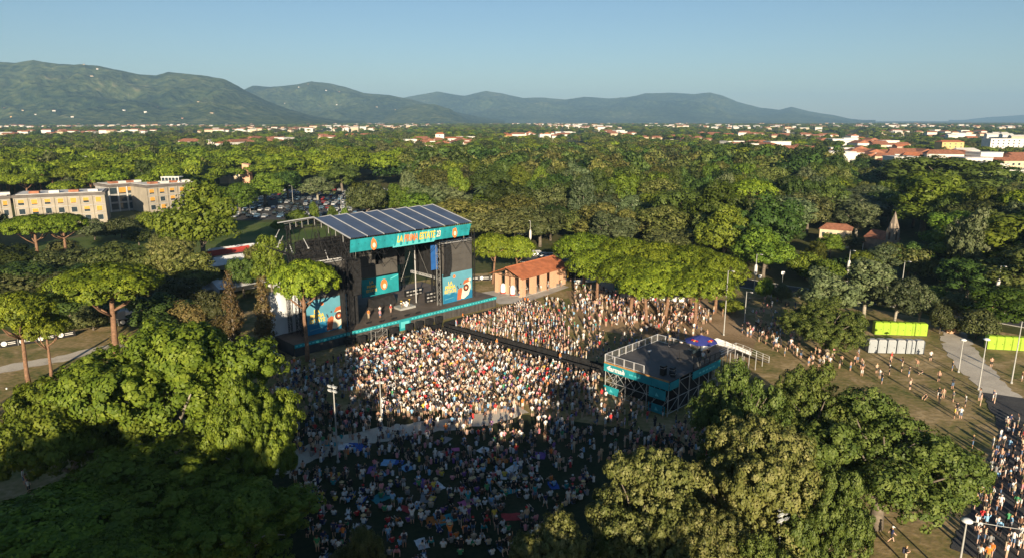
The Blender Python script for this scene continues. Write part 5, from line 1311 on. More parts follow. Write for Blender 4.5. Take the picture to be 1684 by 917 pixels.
def window(par, x, y, z, w, h, glass='glass', frame='white_paint', axis='x', out=-1, blind=None):
    """window on a wall in the local x-z plane facing -y (out = -1)"""
    mb = MB(); t = 0.07; d = 0.06 * out
    for a, b in (((x - w / 2 - t, y + d, z - h / 2 - t), (x + w / 2 + t, y, z - h / 2)), ((x - w / 2 - t, y + d, z + h / 2), (x + w / 2 + t, y, z + h / 2 + t)), ((x - w / 2 - t, y + d, z - h / 2), (x - w / 2, y, z + h / 2)), ((x + w / 2, y + d, z - h / 2), (x + w / 2 + t, y, z + h / 2))): mb.span(a, b)
    f = mb.build('window', MATS[frame], par)
    mb = MB(); mb.span((x - w / 2, y + d * 0.35, z - h / 2), (x + w / 2, y, z + h / 2)); mb.build('pane', MATS[glass], f)
    if blind:
        fr = RND.uniform(0.55, 1.0); mb = MB(); mb.span((x - w / 2 + .02, y + d * 0.6, z + h / 2 - h * fr), (x + w / 2 - .02, y + d * 0.4, z + h / 2)); mb.build('blind', MATS[blind], f)
    return f

# the school: three stepped wings
def wing(pa, pb, h, depth, label, ncol, rows, blind=True, glassy=False, wall='school_wall'):
    a, b = Vector(pa[:2]), Vector(pb[:2]); d = b - a; L = d.length; ang = math.atan2(d.y, d.x)
    r = empty('school_building', (a.x, a.y, 0), ang); tag(r, label, 'building')
    mb = MB(); mb.span((0, 0, 0), (L, depth, h)); mb.build('wall', MATS[wall], r)
    mb = MB(); mb.span((-0.5, -0.6, h + 0.003), (L + 0.5, depth + 0.4, h + 0.95)); rf = mb.build('roof', MATS['roof_felt'], r)
    mb = MB(); mb.span((0.6, 0.8, h + 0.95), (L - 0.6, depth - 0.8, h + 1.1)); mb.build('roof_deck', MATS['off_white'], rf)
    for k in range(4):
        x = L * (0.15 + 0.22 * k); mb = MB(); mb.span((x, 3, h + 1.1), (x + 3.2, 6, h + 1.9)); mb.build('skylight', MATS['off_white'] if k % 2 else MATS['terracotta_old'], rf)
    pitch = L / ncol
    for i in range(ncol + 1):
        mb = MB(); mb.span((i * pitch - 0.16, -0.22, 0), (i * pitch + 0.16, -0.003, h)); mb.build('pilaster', MATS['off_white'] if glassy else MATS[wall], r)
    for j in range(rows):
        z = h - 1.75 - j * (h - 0.6) / rows
        if not glassy:
            mb = MB(); mb.span((0.17, -0.12, z + 1.35), (L - 0.17, -0.003, z + 1.62)); mb.build('string_course', MATS['concrete_wall'], r)
        for i in range(ncol):
            hb = 'ochre_blind' if blind and (j == 0 or RND.random() < 0.35) else None
            if glassy: window(r, (i + .5) * pitch, -0.003, z, pitch * 0.78, (h - .6) / rows * 0.78, 'glass', 'galvanised', blind='ochre_blind' if j == 0 and i > 0 else None)
            else: window(r, (i + .5) * pitch, -0.003, z, pitch * 0.46, 1.9, 'glass', 'off_white', blind=hb)
    return r
SH = 10.5
sa, sb = spot(22, 326, SH), spot(171, 320, SH)
wing(sa, sb, SH, 16, 'cream three-storey school wing with ochre blinds nearest the two-trunk pines', 7, 3)
s0 = spot(-70, 331, SH); wing(s0, sa - (sa - s0).normalized() * 1.2, SH, 14, 'cream school wing with ochre blinds cut by the frame edge', 5, 3)
sc, sd = spot(178, 308, SH), spot(236, 304, SH)
wing(sc, sd, SH, 14, 'glazed school wing with dark curtain wall between the cream wings', 4, 3, True, True, 'concrete_wall')
se, sf = spot(240, 309, SH), spot(322, 303, SH)
wing(se, sf, SH, 16, 'cream school wing behind the tall light green broadleaf tree', 5, 3, True, False, 'school_wall')
pt = spot(272, 297, SH + 2.2); ph = empty('roof_pavilion', (pt.x, pt.y + 6, SH + 1.12), 0); tag(ph, 'white glazed lantern on the school roof', 'building')
mb = MB(); mb.span((-4, -2, 0), (4, 2, 0.5)); mb.span((-4, -2, 2.0), (4, 2, 2.3)); mb.build('slab', MATS['white_paint'], ph)
for k in range(6):
    mb = MB(); mb.box((-3.7 + k * 1.48, -1.9, 1.25), (0.18, 0.18, 1.5)); mb.build('post', MATS['white_paint'], ph)
mb = MB(); mb.span((-3.6, -1.7, 0.5), (3.6, 1.8, 2.0)); mb.build('glazing', MATS['glass'], ph)

# brick pavilion
PA, PF, PR = spot(816, 479), spot(859, 489), spot(930, 467)
dv = (PR - PF); ang = math.atan2(dv.y, dv.x); PLn = dv.length; PW = (PA - PF).length
pav = empty('brick_pavilion', (PF.x, PF.y, 0), ang); tag(pav, 'open brick pavilion with orange tiled gable roof beside the stage', 'pavilion')
PW = min(PW, 9.0); EH = 4.3; RH = 6.3
for i in range(5):
    for y in (0.5, PW - 0.5):
        x = 0.6 + i * (PLn - 1.2) / 4; mb = MB(); wd = 1.3 if i in (0, 4) else 1.5
        mb.span((x - wd / 2, y - 0.45, 0), (x + wd / 2, y + 0.45, EH)); mb.build('pier', MATS['brick_pier'], pav)
for y in (3.2, PW - 3.2):
    mb = MB(); mb.span((0.2, y - 0.35, 0), (0.9, y + 0.35, EH)); mb.build('pier', MATS['brick_pier'], pav)
mb = MB(); mb.span((PLn - 1.0, 1.0, 0), (PLn - 0.6, PW - 1.0, EH)); mb.build('end_wall', MATS['brick_pier'], pav)
mb = MB(); mb.span((0, 0, 0.05), (PLn, PW, 0.16)); mb.build('floor_slab', MATS['concrete'], pav)
def roof_course(a0, b0, a1, b1, n, nm, par, m):
    """rows of tiles climbing from eave (a0-b0) to ridge (a1-b1), each row lapping the one below"""
    a0, b0, a1, b1 = map(Vector, (a0, b0, a1, b1))
    for k in range(n):
        p0, q0 = a0.lerp(a1, k / n), b0.lerp(b1, k / n); p1, q1 = a0.lerp(a1, (k + 1.12) / n), b0.lerp(b1, (k + 1.12) / n)
        mb = MB(); lift = Vector((0, 0, 0.05))
        mb.slab(p0 + lift, q0 + lift, q1, p1, 0.06); mb.build(nm, MATS[m], par)
rf = empty('roof', (0, 0, 0)); rf.parent = pav
mb = MB(); y0, y1, xm, x1 = -0.9, PW + 0.9, -1.0, PLn + 0.8
mb.add([(xm, y0, EH - .05), (x1, y0, EH - .05), (x1, PW / 2, RH - .05), (xm, PW / 2, RH - .05), (x1, y1, EH - .05), (xm, y1, EH - .05)], [(0, 3, 2, 1), (3, 5, 4, 2)]); mb.build('roof_boards', MATS['dark_timber'], rf)
roof_course((xm, y0, EH), (x1, y0, EH), (xm, PW / 2, RH), (x1, PW / 2, RH), 12, 'tile_course', rf, 'terracotta')
roof_course((x1, y1, EH), (xm, y1, EH), (x1, PW / 2, RH), (xm, PW / 2, RH), 12, 'tile_course', rf, 'terracotta')
mb = MB(); mb.tube((xm, PW / 2, RH + .05), (x1, PW / 2, RH + .05), 0.13, n=8); mb.build('ridge_tile', MATS['terracotta'], rf)
for x in (0.2, PLn * .34, PLn * .67):
    mb = MB(); mb.tube((x, 0.1, EH - .15), (x, PW - .1, EH - .15), 0.11, n=6); mb.tube((x, 0.2, EH - .1), (x, PW / 2, RH - .25), 0.1, n=6); mb.tube((x, PW - .2, EH - .1), (x, PW / 2, RH - .25), 0.1, n=6); mb.tube((x, PW / 2, EH - .1), (x, PW / 2, RH - .2), 0.1, n=6)
    mb.tube((x, PW * .28, EH - .1), (x, PW / 2, RH - 1.1), 0.08, n=6); mb.tube((x, PW * .72, EH - .1), (x, PW / 2, RH - 1.1), 0.08, n=6); mb.build('roof_truss', MATS['dark_timber'], pav)
for k in range(4):                                         # serving counters inside
    x = 2.6 + k * 3.4
    if x > PLn - 2: break
    r = empty('bar_counter', (pav.location.x + (x * math.cos(ang) - 1.6 * math.sin(ang)), pav.location.y + x * math.sin(ang) + 1.6 * math.cos(ang), 0.16), ang)
    tag(r, ['first', 'second', 'third', 'fourth'][k] + ' serving counter inside the brick pavilion, counted from the stage', 'counter')
    mb = MB(); mb.span((-0.9, -0.3, 0), (0.9, 0.3, 1.0)); mb.build('body', MATS['dark_timber'], r); mb = MB(); mb.span((-1, -0.4, 1.0), (1, 0.4, 1.06)); mb.build('top', MATS['white_paint'], r)
for k, (dx, dy) in enumerate(((-0.2, 2.6), (-0.2, 5.4))):
    r = empty('soft_drink_display', (pav.location.x + dx * math.cos(ang) - dy * math.sin(ang), pav.location.y + dx * math.sin(ang) + dy * math.cos(ang), 0.17), ang)
    tag(r, ['white round-topped display inside the pavilion gable, nearer the lawn', 'white round-topped display inside the pavilion gable, nearer the big pine'][k], 'display')
    mb = MB(); mb.lathe([(0.5, 0), (0.6, 0.5), (0.6, 1.6), (0.45, 2.1), (0.1, 2.3)], 10); mb.build('body', MATS['white_plastic'], r); mb = MB(); mb.lathe([(0.64, 0.05), (0.64, 0.3)], 10); mb.build('band', MATS['canvas_red'], r)
fl = spot(932, 462); r = empty('feather_flag', (fl.x, fl.y, 0), 0.4); tag(r, 'tall yellow feather flag at the pavilion end wall', 'flag')
mb = MB(); mb.tube((0, 0, 0), (0, 0, 4.6), 0.03, n=5); mb.build('pole', MATS['steel'], r)
mb = MB(); mb.add([(0.03, 0, 0.7), (0.55, 0.04, 0.9), (0.6, -0.03, 2.2), (0.5, 0.03, 3.6), (0.25, 0, 4.5), (0.03, 0, 4.55)], [(0, 1, 2, 3, 4, 5)]); mb.build('cloth', MATS['yellow_print'], r)

# houses
def house_meshes(w, d, h, rh, wall, roof, hip=False):
    mb = MB(); mb.add([(-w/2, -d/2, 0), (w/2, -d/2, 0), (w/2, d/2, 0), (-w/2, d/2, 0), (-w/2, -d/2, h), (w/2, -d/2, h), (w/2, d/2, h), (-w/2, d/2, h)], [(0,1,5,4),(1,2,6,5),(2,3,7,6),(3,0,4,7),(4,5,6,7)])
    if not hip and rh > 0.1: mb.add([(-w/2, -d/2, h), (-w/2, d/2, h), (-w/2, 0, h + rh - .1)], [(0, 2, 1)]); mb.add([(w/2, -d/2, h), (w/2, d/2, h), (w/2, 0, h + rh - .1)], [(0, 1, 2)])
    wm = mb.mesh('wall', MATS[wall]); o = 0.5; mb = MB(); ex = (w * 0.5 - rh) if hip else w / 2 + o
    if rh > 0.1:
        mb.add([(-w/2-o, -d/2-o, h+.01), (w/2+o, -d/2-o, h+.01), (w/2+o, d/2+o, h+.01), (-w/2-o, d/2+o, h+.01), (-ex, 0, h+rh), (ex, 0, h+rh)], [(0,1,5,4),(2,3,4,5),(1,2,5),(3,0,4),(0,3,2,1)])
    else:
        mb.span((-w/2-.2, -d/2-.2, h+.01), (w/2+.2, d/2+.2, h+.5))
    return wm, mb.mesh('roof', MATS[roof])
win_mb = MB(); win_mb.span((-0.55, -0.05, -0.75), (0.55, 0.0, 0.75)); WIN = win_mb.mesh('window', mat('shutter_brown', (0.10, 0.07, 0.05), 0.7))
win_g = MB(); win_g.span((-0.55, -0.05, -0.75), (0.55, 0.0, 0.75)); WING = win_g.mesh('window', MATS['shutter_green'])
HT = []
for i, (w, d, h, rh, wl, rf_, hp_) in enumerate([(12, 9, 6.5, 2.0, 'render_cream', 'terracotta_old', True), (14, 10, 7, 2.2, 'render_white', 'terracotta_old', False), (10, 9, 6, 2.0, 'render_yellow', 'terracotta', True), (18, 10, 7.5, 2.2, 'render_white', 'terracotta_old', True), (16, 12, 9.5, 0.0, 'render_white', 'off_white', False), (11, 8, 5, 1.8, 'render_pink', 'terracotta', False), (22, 11, 6, 2.0, 'render_cream', 'terracotta_old', False)]):
    HT.append((w, d, h, house_meshes(w, d, h, rh, wl, rf_, hp_), ['cream', 'white', 'yellow', 'long white', 'white flat-roofed', 'pink', 'long cream'][i]))
def house(t, x, y, rz, label, group=None, s=1.0, wins=0, z=0.0):
    w, d, h, (wm, rm), cn = HT[t]
    r = empty('house', (x, y, z), rz); r.scale = (s, s, s); tag(r, label, 'house', group)
    link('wall', wm, r); link('roof', rm, r)
    if wins:
        for j in range(2 if h > 5.5 else 1):
            n = int(w // 3.4)
            for i in range(n): link('window', WING if t in (0, 2, 6) else WIN, r, (-w / 2 + (i + .5) * w / n, -d / 2 - 0.003, 1.7 + j * 3.0))
    return r
TN = ['the white hall', 'the white church', 'the middle plain', 'the grove of the far plain', 'the long pine belt', 'the apartment blocks', 'the yellow house', 'the far pine belt', 'the foot of the hills', 'the foot of the near hills', 'the second hills', 'the far plain', 'the far plain edge', 'the white hotel', 'the lone round hill', 'the central plain', 'the plain behind the tall yellow-green tree', 'the broad middle plain', 'the plain above the villa', 'the plain above the apartment blocks', 'the plain above the car park', 'the plain above the pavilion']
hr_ = random.Random(31); HC = []; nwin = 0
for ti, (cx, cy, rx, ry) in enumerate(TOWNS):
    n = 26 if ti < 8 else (9 if ti < 16 else 14); k = 0; tries = 0; base = hr_.uniform(-0.4, 0.4)
    while k < n and tries < 500:
        tries += 1; a = hr_.uniform(0, 6.28); q = math.sqrt(hr_.random()); x = cx + math.cos(a) * q * rx * 0.95; y = cy + math.sin(a) * q * ry * 0.4 + ry * 0.15
        if abs(x) > y * 0.79 or y < 250: continue
        if any((x - p) ** 2 + (y - q2) ** 2 < 18 ** 2 for p, q2 in HC): continue
        HC.append((x, y)); k += 1; t = hr_.choice([0, 1, 2, 3, 3, 4, 5, 6, 1, 0])
        w = HT[t][0] * FPX / y; wn_ = 1 if w > 16 else 0
        house(t, x, y, base + hr_.choice((0, 0, math.pi / 2)) + hr_.uniform(-.15, .15), f'{HT[t][4]} house {"" if t == 4 else "with tiled roof "}around {TN[ti]}', f'houses around {TN[ti]}', hr_.uniform(1.1, 1.5), wn_)
# the rest of the towns: too small and too many to tell apart
fmb = MB(); cnt = 0
for (cx, cy, rx, ry) in TOWNS[8:16] + [(-2600, 3600, 1300, 400), (-900, 4300, 900, 500), (700, 4300, 900, 500), (2300, 4200, 1000, 600), (1500, 3000, 900, 400), (-1700, 2900, 700, 300)]:
    for _ in range(60):
        a = hr_.uniform(0, 6.28); q = math.sqrt(hr_.random()); x = cx + math.cos(a) * q * rx; y = cy + math.sin(a) * q * ry
        if any((x - p) ** 2 + (y - q2) ** 2 < 20 ** 2 for p, q2 in HC): continue
        HC.append((x, y)); w, d, h = hr_.uniform(10, 30), hr_.uniform(9, 14), hr_.uniform(7, 15); rz = hr_.uniform(-.3, .3)
        fmb.box((x, y, h / 2), (w, d, h), rz, hr_.choice((0, 0, 1)));
        fmb.add([Matrix.Rotation(rz, 3, 'Z') @ Vector(p) + Vector((x, y, 0)) for p in ((-w/2-.5, -d/2-.5, h+.01), (w/2+.5, -d/2-.5, h+.01), (w/2+.5, d/2+.5, h+.01), (-w/2-.5, d/2+.5, h+.01), (-w/2, 0, h+2.4), (w/2, 0, h+2.4))], [(0,1,5,4),(2,3,4,5),(1,2,5),(3,0,4)], hr_.choice((2, 2, 0)))
tag(fmb.build('far_town', [MATS['render_white'], MATS['render_cream'], MATS['terracotta_old']]), 'far white and terracotta town strewn over the plain', 'town', kind='stuff')
# villages on the hills
for k, (hf, px_, tt) in enumerate([(hill_near, 140, .80), (hill_near, 146, .82), (hill_near, 152, .83), (hill_near, 158, .82), (hill_near, 164, .80), (hill_near, 136, .76), (hill_near, 160, .70), (hill_near, 40, .30), (hill_near, 60, .26), (hill_near, 20, .22), (hill_near, 90, .3), (hill_near, 205, .33), (hill_near, 262, .5), (hill_near, 330, .42), (hill_near, 150, .95), (hill_near, 172, .93),
        (hill_near, 10, .35), (hill_near, 120, .2), (hill_near, 240, .25), (hill_near, 300, .2), (hill_near, 350, .22), (hill_mid, 480, .78), (hill_mid, 495, .8), (hill_mid, 510, .84), (hill_mid, 540, .7), (hill_mid, 555, .6), (hill_mid, 560, .72), (hill_mid, 620, .5), (hill_mid, 650, .42), (hill_mid, 470, .5)]):
    p = hf(px_, tt); t = k % 7
    house(t, p[0], p[1], hr_.uniform(-.4, .4), f'tiny {HT[t][4]} house on the slopes of the {"near dark" if hf is hill_near else "second hazy"} hills', f'houses on the {"near" if hf is hill_near else "second"} hills', hr_.uniform(.65, 1.05), 0, p[2] - 1)
# single large buildings one can point to
def block(pl, pr, py, h, dp, wall, label, rows=3, cols=5, roof='off_white', name='apartment_block', rh=0.0, shut='glass'):
    a, b = spot(pl, py, h), spot(pr, py, h); yv = (a.y + b.y) / 2; w = b.x - a.x
    r = empty(name, ((a.x + b.x) / 2, yv + dp / 2, 0)); tag(r, label, 'building')
    wm, rm = house_meshes(w, dp, h, rh, wall, roof, rh > 0)
    link('wall', wm, r); link('roof', rm, r)
    for j in range(rows):
        for i in range(cols): window(r, -w / 2 + (i + .5) * w / cols, -dp / 2 - .003, h - 2.0 - j * 3.1, min(1.5, w / cols * .5), 1.5, shut, 'off_white')
    HC.append((r.location.x, yv)); return r
block(1471, 1513, 259, 15, 14, 'render_white', 'white apartment block with flat roof left of the broad dark evergreen', 2, 4)
block(1588, 1633, 261, 15, 14, 'render_white', 'white apartment block with flat roof right of the broad dark evergreen', 3, 5)
block(1633, 1659, 271, 13, 18, 'render_white', 'white gabled block with a grey yard front between two apartment blocks', 2, 2)
block(1659, 1700, 281, 10, 16, 'render_white', 'low white flat-roofed hall at the frame edge', 1, 4)
block(1634, 1720, 265, 12, 12, 'render_cream', 'long cream building with brown tiled roof behind the white blocks', 2, 9, 'terracotta_old', 'apartment_block', 2.2)
block(1550, 1586, 234, 14, 14, 'render_yellow', 'tall yellow house with green shutters above the apartment blocks', 3, 4, 'terracotta', 'apartment_house', 2.0, 'shutter_green')
block(1574, 1612, 248, 9, 12, 'render_white', 'white gabled hall in front of the yellow house', 1, 4, 'off_white', 'gabled_hall', 2.5)
block(1630, 1690, 229, 16, 16, 'render_white', 'white hotel with balconies at the frame edge of the far plain', 3, 7, 'off_white', 'hotel')
block(1451, 1472, 264, 8, 10, 'render_yellow', 'ochre house with red roof beside the white apartment block', 1, 3, 'terracotta', 'ochre_house', 1.8)
block(307, 344, 231, 11, 16, 'render_white', 'white hall with long windows beyond the pines, nearer the school', 1, 6, 'off_white', 'white_hall')
block(346, 386, 233, 10, 16, 'render_white', 'white hall with terrace beyond the pines, nearer the stage', 2, 6, 'off_white', 'white_hall')
block(716, 730, 221, 17, 12, 'render_white', 'white church gable standing above the wood', 1, 1, 'terracotta', 'church', 2.5)
block(730, 764, 228, 12, 14, 'render_white', 'white church nave above the wood', 1, 4, 'terracotta', 'church', 2.0)
block(360, 394, 283, 7, 10, 'render_cream', 'pale low house with tiled roof behind the school pines', 1, 4, 'terracotta_old', 'pale_house', 1.8)
tw = spot(405, 269, 13); r = empty('brick_tower', (tw.x, tw.y, 0)); tag(r, 'square ruined brick tower among the trees beyond the car park', 'tower')
mb = MB(); mb.add([(-2.4, -2.4, 0), (2.4, -2.4, 0), (2.4, 2.4, 0), (-2.4, 2.4, 0), (-1.9, -1.9, 13), (1.9, -1.9, 12.2), (1.9, 1.9, 12.6), (-1.9, 1.9, 13.2)], [(0,1,5,4),(1,2,6,5),(2,3,7,6),(3,0,4,7),(4,5,6,7)]); mb.build('wall', MATS['brick_pier'], r)
mb = MB(); mb.span((-0.4, -2.45, 8), (0.4, -2.2, 9.6)); mb.build('window', MATS['dark_timber'], r)
# villa
vl = spot(1372, 404); r = empty('villa', (vl.x, vl.y, 0), -0.5); r.scale = (.78, .78, .78); tag(r, 'peach two-storey villa with hipped tiled roof among the trees', 'house')
wm, rm = house_meshes(11, 9, 7.0, 1.9, 'render_cream', 'terracotta_old', True); link('wall', wm, r); link('roof', rm, r)
for j in range(2):
    for i in range(4): window(r, -4.1 + i * 2.7, -4.503, 1.9 + j * 3.1, 1.0, 1.5, 'glass', 'off_white')
mb = MB(); mb.slab((5.6, -4.5, 3.3), (10.5, -4.5, 2.9), (10.5, 2, 2.9), (5.6, 2, 3.3), 0.15); mb.build('porch_roof', MATS['terracotta_old'], r)
for dy in (-4.2, 1.7):
    mb = MB(); mb.box((10.2, dy, 1.4), (0.25, 0.25, 2.8)); mb.build('porch_post', MATS['off_white'], r)
# chapel spire
cs = spot(1473, 348, 12.2); r = empty('chapel', (cs.x, cs.y, 0), 0.35); r.scale = (.72, .72, .72); tag(r, 'stone chapel spire with pointed belfry rising between the trees', 'chapel')
mb = MB(); mb.span((-1.7, -1.7, 0), (1.7, 1.7, 9.0)); mb.build('tower', MATS['stone'], r)
mb = MB(); mb.add([(-1.7, -1.7, 9.0), (1.7, -1.7, 9.0), (1.7, 1.7, 9.0), (-1.7, 1.7, 9.0), (0, 0, 17)], [(0, 1, 4), (1, 2, 4), (2, 3, 4), (3, 0, 4)]); mb.build('spire', MATS['stone'], r)
for sx, sy in ((-1, 0), (1, 0), (0, -1), (0, 1)):
    mb = MB(); tx, ty = -sy, sx; c = (sx * 1.72, sy * 1.72); mb.add([(c[0] + tx * -0.9, c[1] + ty * -0.9, 9.0), (c[0] + tx * 0.9, c[1] + ty * 0.9, 9.0), (c[0], c[1], 12.2), (sx * 0.7, sy * 0.7, 12.2)], [(0, 1, 2), (0, 2, 3), (1, 3, 2)]); mb.build('gablet', MATS['stone'], r)
    mb = MB(); d = 0.02; mb.add([(c[0] + sx * d + tx * q, c[1] + sy * d + ty * q, z) for q, z in ((-.45, 5.6), (.45, 5.6), (.45, 8.2), (0, 9.0), (-.45, 8.2))], [(0, 1, 2, 3, 4)]); mb.build('belfry_opening', MATS['dark_timber'], r)
mb = MB(); mb.span((-1.6, 1.8, 0), (6.5, 12, 5)); mb.build('nave', MATS['stone'], r)
mb = MB(); mb.add([(-2, 1.75, 5), (7, 1.75, 5), (7, 12.3, 5), (-2, 12.3, 5), (2.5, 1.75, 8), (2.5, 12.3, 8)], [(0, 4, 5, 3), (1, 2, 5, 4), (0, 1, 4), (2, 3, 5)]); mb.build('nave_roof', MATS['terracotta_old'], r)
# low red brick wall along the road, built of lengths with a coping
wpts = [spot(1470, 492), spot(1500, 496), spot(1545, 501), spot(1590, 507), spot(1632, 512)]
for k, (a, b) in enumerate(zip(wpts[:-1], wpts[1:])):
    d = (b - a); an = math.atan2(d.y, d.x); r = empty('brick_wall', (a.x, a.y, 0), an); tag(r, ['first', 'second', 'third', 'last'][k] + ' length of the low red brick wall along the road, from the poplars', 'wall', 'lengths of the brick wall')
    mb = MB(); mb.span((0.02, -0.15, 0), (d.length - 0.02, 0.15, 1.3)); mb.build('wall', MATS['brick_pier'], r); mb = MB(); mb.span((0, -0.22, 1.303), (d.length, 0.22, 1.42)); mb.build('coping', MATS['terracotta'], r)
# ivy towers among the trees: pale path wall near school
# marquees behind the stage
def marquee(px, py, z, w, d, rz, h0, h1, m, label):
    p = spot(px, py, z); r = empty('marquee', (p.x, p.y, 0), rz); tag(r, label, 'tent')
    for sx in (-1, 1):
        for sy in (-1, 1):
            mb = MB(); mb.tube((sx * w / 2, sy * d / 2, 0), (sx * w / 2, sy * d / 2, h0), 0.06, n=6); mb.build('pole', MATS['galvanised'], r)
    n = 10
    for sy in (-1, 1):
        mb = MB(); vs = []
        for k in range(n + 1):
            x = -w / 2 + w * k / n
            for q in range(5):
                t = q / 4; vs.append((x, sy * d / 2 * (1 - t), h0 + (h1 - h0) * t - 0.25 * math.sin(math.pi * t) - 0.10 * math.sin(math.pi * ((k * 2) % n) / n)))
        mb.add(vs, [(k * 5 + q, (k + 1) * 5 + q, (k + 1) * 5 + q + 1, k * 5 + q + 1) if sy < 0 else (k * 5 + q, k * 5 + q + 1, (k + 1) * 5 + q + 1, (k + 1) * 5 + q) for k in range(n) for q in range(4)], 0, True); mb.build('roof_cloth', MATS[m], r)
    for sx in (-1, 1):
        mb = MB(); mb.add([(sx * w / 2, -d / 2, 0.05), (sx * w / 2, d / 2, 0.05), (sx * w / 2, d / 2, h0), (sx * w / 2, 0, h1), (sx * w / 2, -d / 2, h0)], [(0, 1, 2, 3, 4)]); mb.build('end_wall', MATS['canvas_white'], r)
    mb = MB(); mb.add([(-w / 2, d / 2, 0.05), (w / 2, d / 2, 0.05), (w / 2, d / 2, h0), (-w / 2, d / 2, h0)], [(0, 1, 2, 3)]); mb.build('back_wall', MATS['canvas_white'], r)
    return r
marquee(385, 422, 4, 20, 9, SA, 3.2, 4.6, 'canvas_white', 'white marquee behind the thin dry conifers')
marquee(372, 412, 4, 13, 5, SA + .1, 3.6, 4.6, 'canvas_red', 'marquee with a red roof behind the white marquees')
marquee(398, 404, 4, 17, 5, SA, 3.6, 4.4, 'canvas_white', 'long white marquee along the edge of the school lawn')
marquee(400, 455, 4, 14, 8, SA, 3.0, 4.2, 'canvas_white', 'white marquee right behind the dry conifer on the grass')
marquee(330, 470, 3, 9, 6, SA + .3, 2.6, 3.6, 'canvas_white', 'small white marquee in the shade of the oaks')
cv = empty('stage_tarpaulin', stage_pt(2.4, 6.8), SA); tag(cv, 'crumpled white tarpaulin wall hung at the side of the stage', 'tarpaulin')
mb = MB(); vs = []; n = 14
for k in range(n + 1):
    for q in range(6): vs.append((-3.4 + 7.0 * k / n, 0.35 * math.sin(k * 1.3 + q) * 0.4 + 0.5 * q / 5, 0.3 + 10.2 * q / 5 - (0.8 if k < 4 else 0) * q / 5))
mb.add(vs, [(k * 6 + q, (k + 1) * 6 + q, (k + 1) * 6 + q + 1, k * 6 + q + 1) for k in range(n) for q in range(5)], 0, True); mb.build('cloth', MATS['canvas_white'], cv)
mb = MB(); mb.truss((-3.6, 0.6, 0), (-3.6, 0.6, 10.6), 0.5, 0.04); mb.build('truss_tower', MATS['black_steel'], cv)
mb = MB(); mb.truss((0.2, -0.5, 0), (0.2, -0.5, 10.6), 0.5, 0.04); mb.build('truss_tower', MATS['black_steel'], cv)
# stalls under the pines
def stall(px, py, w, d, rz, m, label, h=2.6):
    p = spot(px, py); r = empty('market_stall', (p.x, p.y, 0), rz); tag(r, label, 'stall')
    for sx in (-1, 1):
        for sy in (-1, 1):
            mb = MB(); mb.tube((sx * w / 2, sy * d / 2, 0), (sx * w / 2, sy * d / 2, h), 0.04, n=5); mb.build('pole', MATS['galvanised'], r)
    for k in range(4):
        c = [(-w/2, -d/2), (w/2, -d/2), (w/2, d/2), (-w/2, d/2)]; a, b = c[k], c[(k + 1) % 4]; mb = MB(); mb.add([(a[0] * 1.05, a[1] * 1.05, h), (b[0] * 1.05, b[1] * 1.05, h), (0, 0, h + 1.0)], [(0, 1, 2)]); mb.build('roof_panel', MATS[m], r)
    mb = MB(); mb.span((-w / 2 + .1, d / 2 - .05, 0.02), (w / 2 - .1, d / 2, h)); mb.build('back_wall', MATS[m], r)
    mb = MB(); mb.span((-w / 2 + .2, -d / 2, 0.02), (w / 2 - .2, -d / 2 + .5, 1.0)); mb.build('counter', MATS['white_paint'], r)
stall(958, 462, 7, 4, 0.5, 'parasol_black', 'black pagoda stall beside the brick pavilion')
stall(1000, 480, 4, 4, 0.2, 'canvas_white', 'white pagoda stall behind the first grove trunks')
stall(1032, 486, 5, 4, 0.1, 'teal_cloth', 'teal stall under the pine grove')
stall(1066, 491, 4, 3.5, 0, 'render_yellow', 'cream stall in the middle of the pine grove')
stall(1110, 492, 6, 4, -0.2, 'parasol_black', 'black stall at the road end of the pine grove')
# toilets
def toilet(x, y, rz, m, label, group):
    r = empty('portable_toilet', (x, y, 0), rz); tag(r, label, 'toilet', group)
    mb = MB(); mb.span((-.56, -.56, 0.08), (.56, .56, 2.15)); mb.build('cabin', MATS[m], r)
    mb = MB(); mb.add([(-.58, -.58, 2.153), (.58, -.58, 2.153), (.58, .58, 2.153), (-.58, .58, 2.153), (-.42, -.42, 2.36), (.42, -.42, 2.36), (.42, .42, 2.36), (-.42, .42, 2.36)], [(0,1,5,4),(1,2,6,5),(2,3,7,6),(3,0,4,7),(4,5,6,7)]); mb.build('roof', MATS['galvanised'] if m == 'grey_plastic' else MATS[m], r)
    r.scale = (1.19, 1.1, 1.0)
    mb = MB(); mb.span((-.42, -.60, 0.15), (.42, -.563, 2.0)); dr = mb.build('door', MATS[m], r)
    mb = MB(); mb.span((.26, -.63, 1.0), (.34, -.603, 1.14)); mb.build('handle', MATS['black_steel'], dr)
    mb = MB(); mb.span((-.58, -.58, 0.0), (.58, .58, 0.08)); mb.build('skid', MATS['black_steel'], r)
ORD = ['first', 'second', 'third', 'fourth', 'fifth', 'sixth', 'seventh', 'eighth', 'ninth', 'tenth']
def toilet_row(pa, pb, n, m, text, group):
    a, b = spot(*pa), spot(*pb); d = (b - a); an = math.atan2(d.y, d.x)
    for k in range(n):
        p = a.lerp(b, (k + .5) / n); toilet(p.x, p.y, an, m, f'{ORD[k]} {text}', group)
toilet_row((1424, 578), (1517, 580), 6, 'grey_plastic', 'grey toilet cabin from the rust tinged oak', 'row of grey toilet cabins')
toilet_row((1436, 548), (1521, 551), 7, 'lime_plastic', 'lime toilet cabin behind the grey ones, from the rust tinged oak', 'row of lime toilet cabins behind the grey ones')
toilet_row((1621, 572), (1712, 577), 7, 'lime_plastic', 'lime toilet cabin of the row beside the gravel path', 'row of lime toilet cabins by the path')
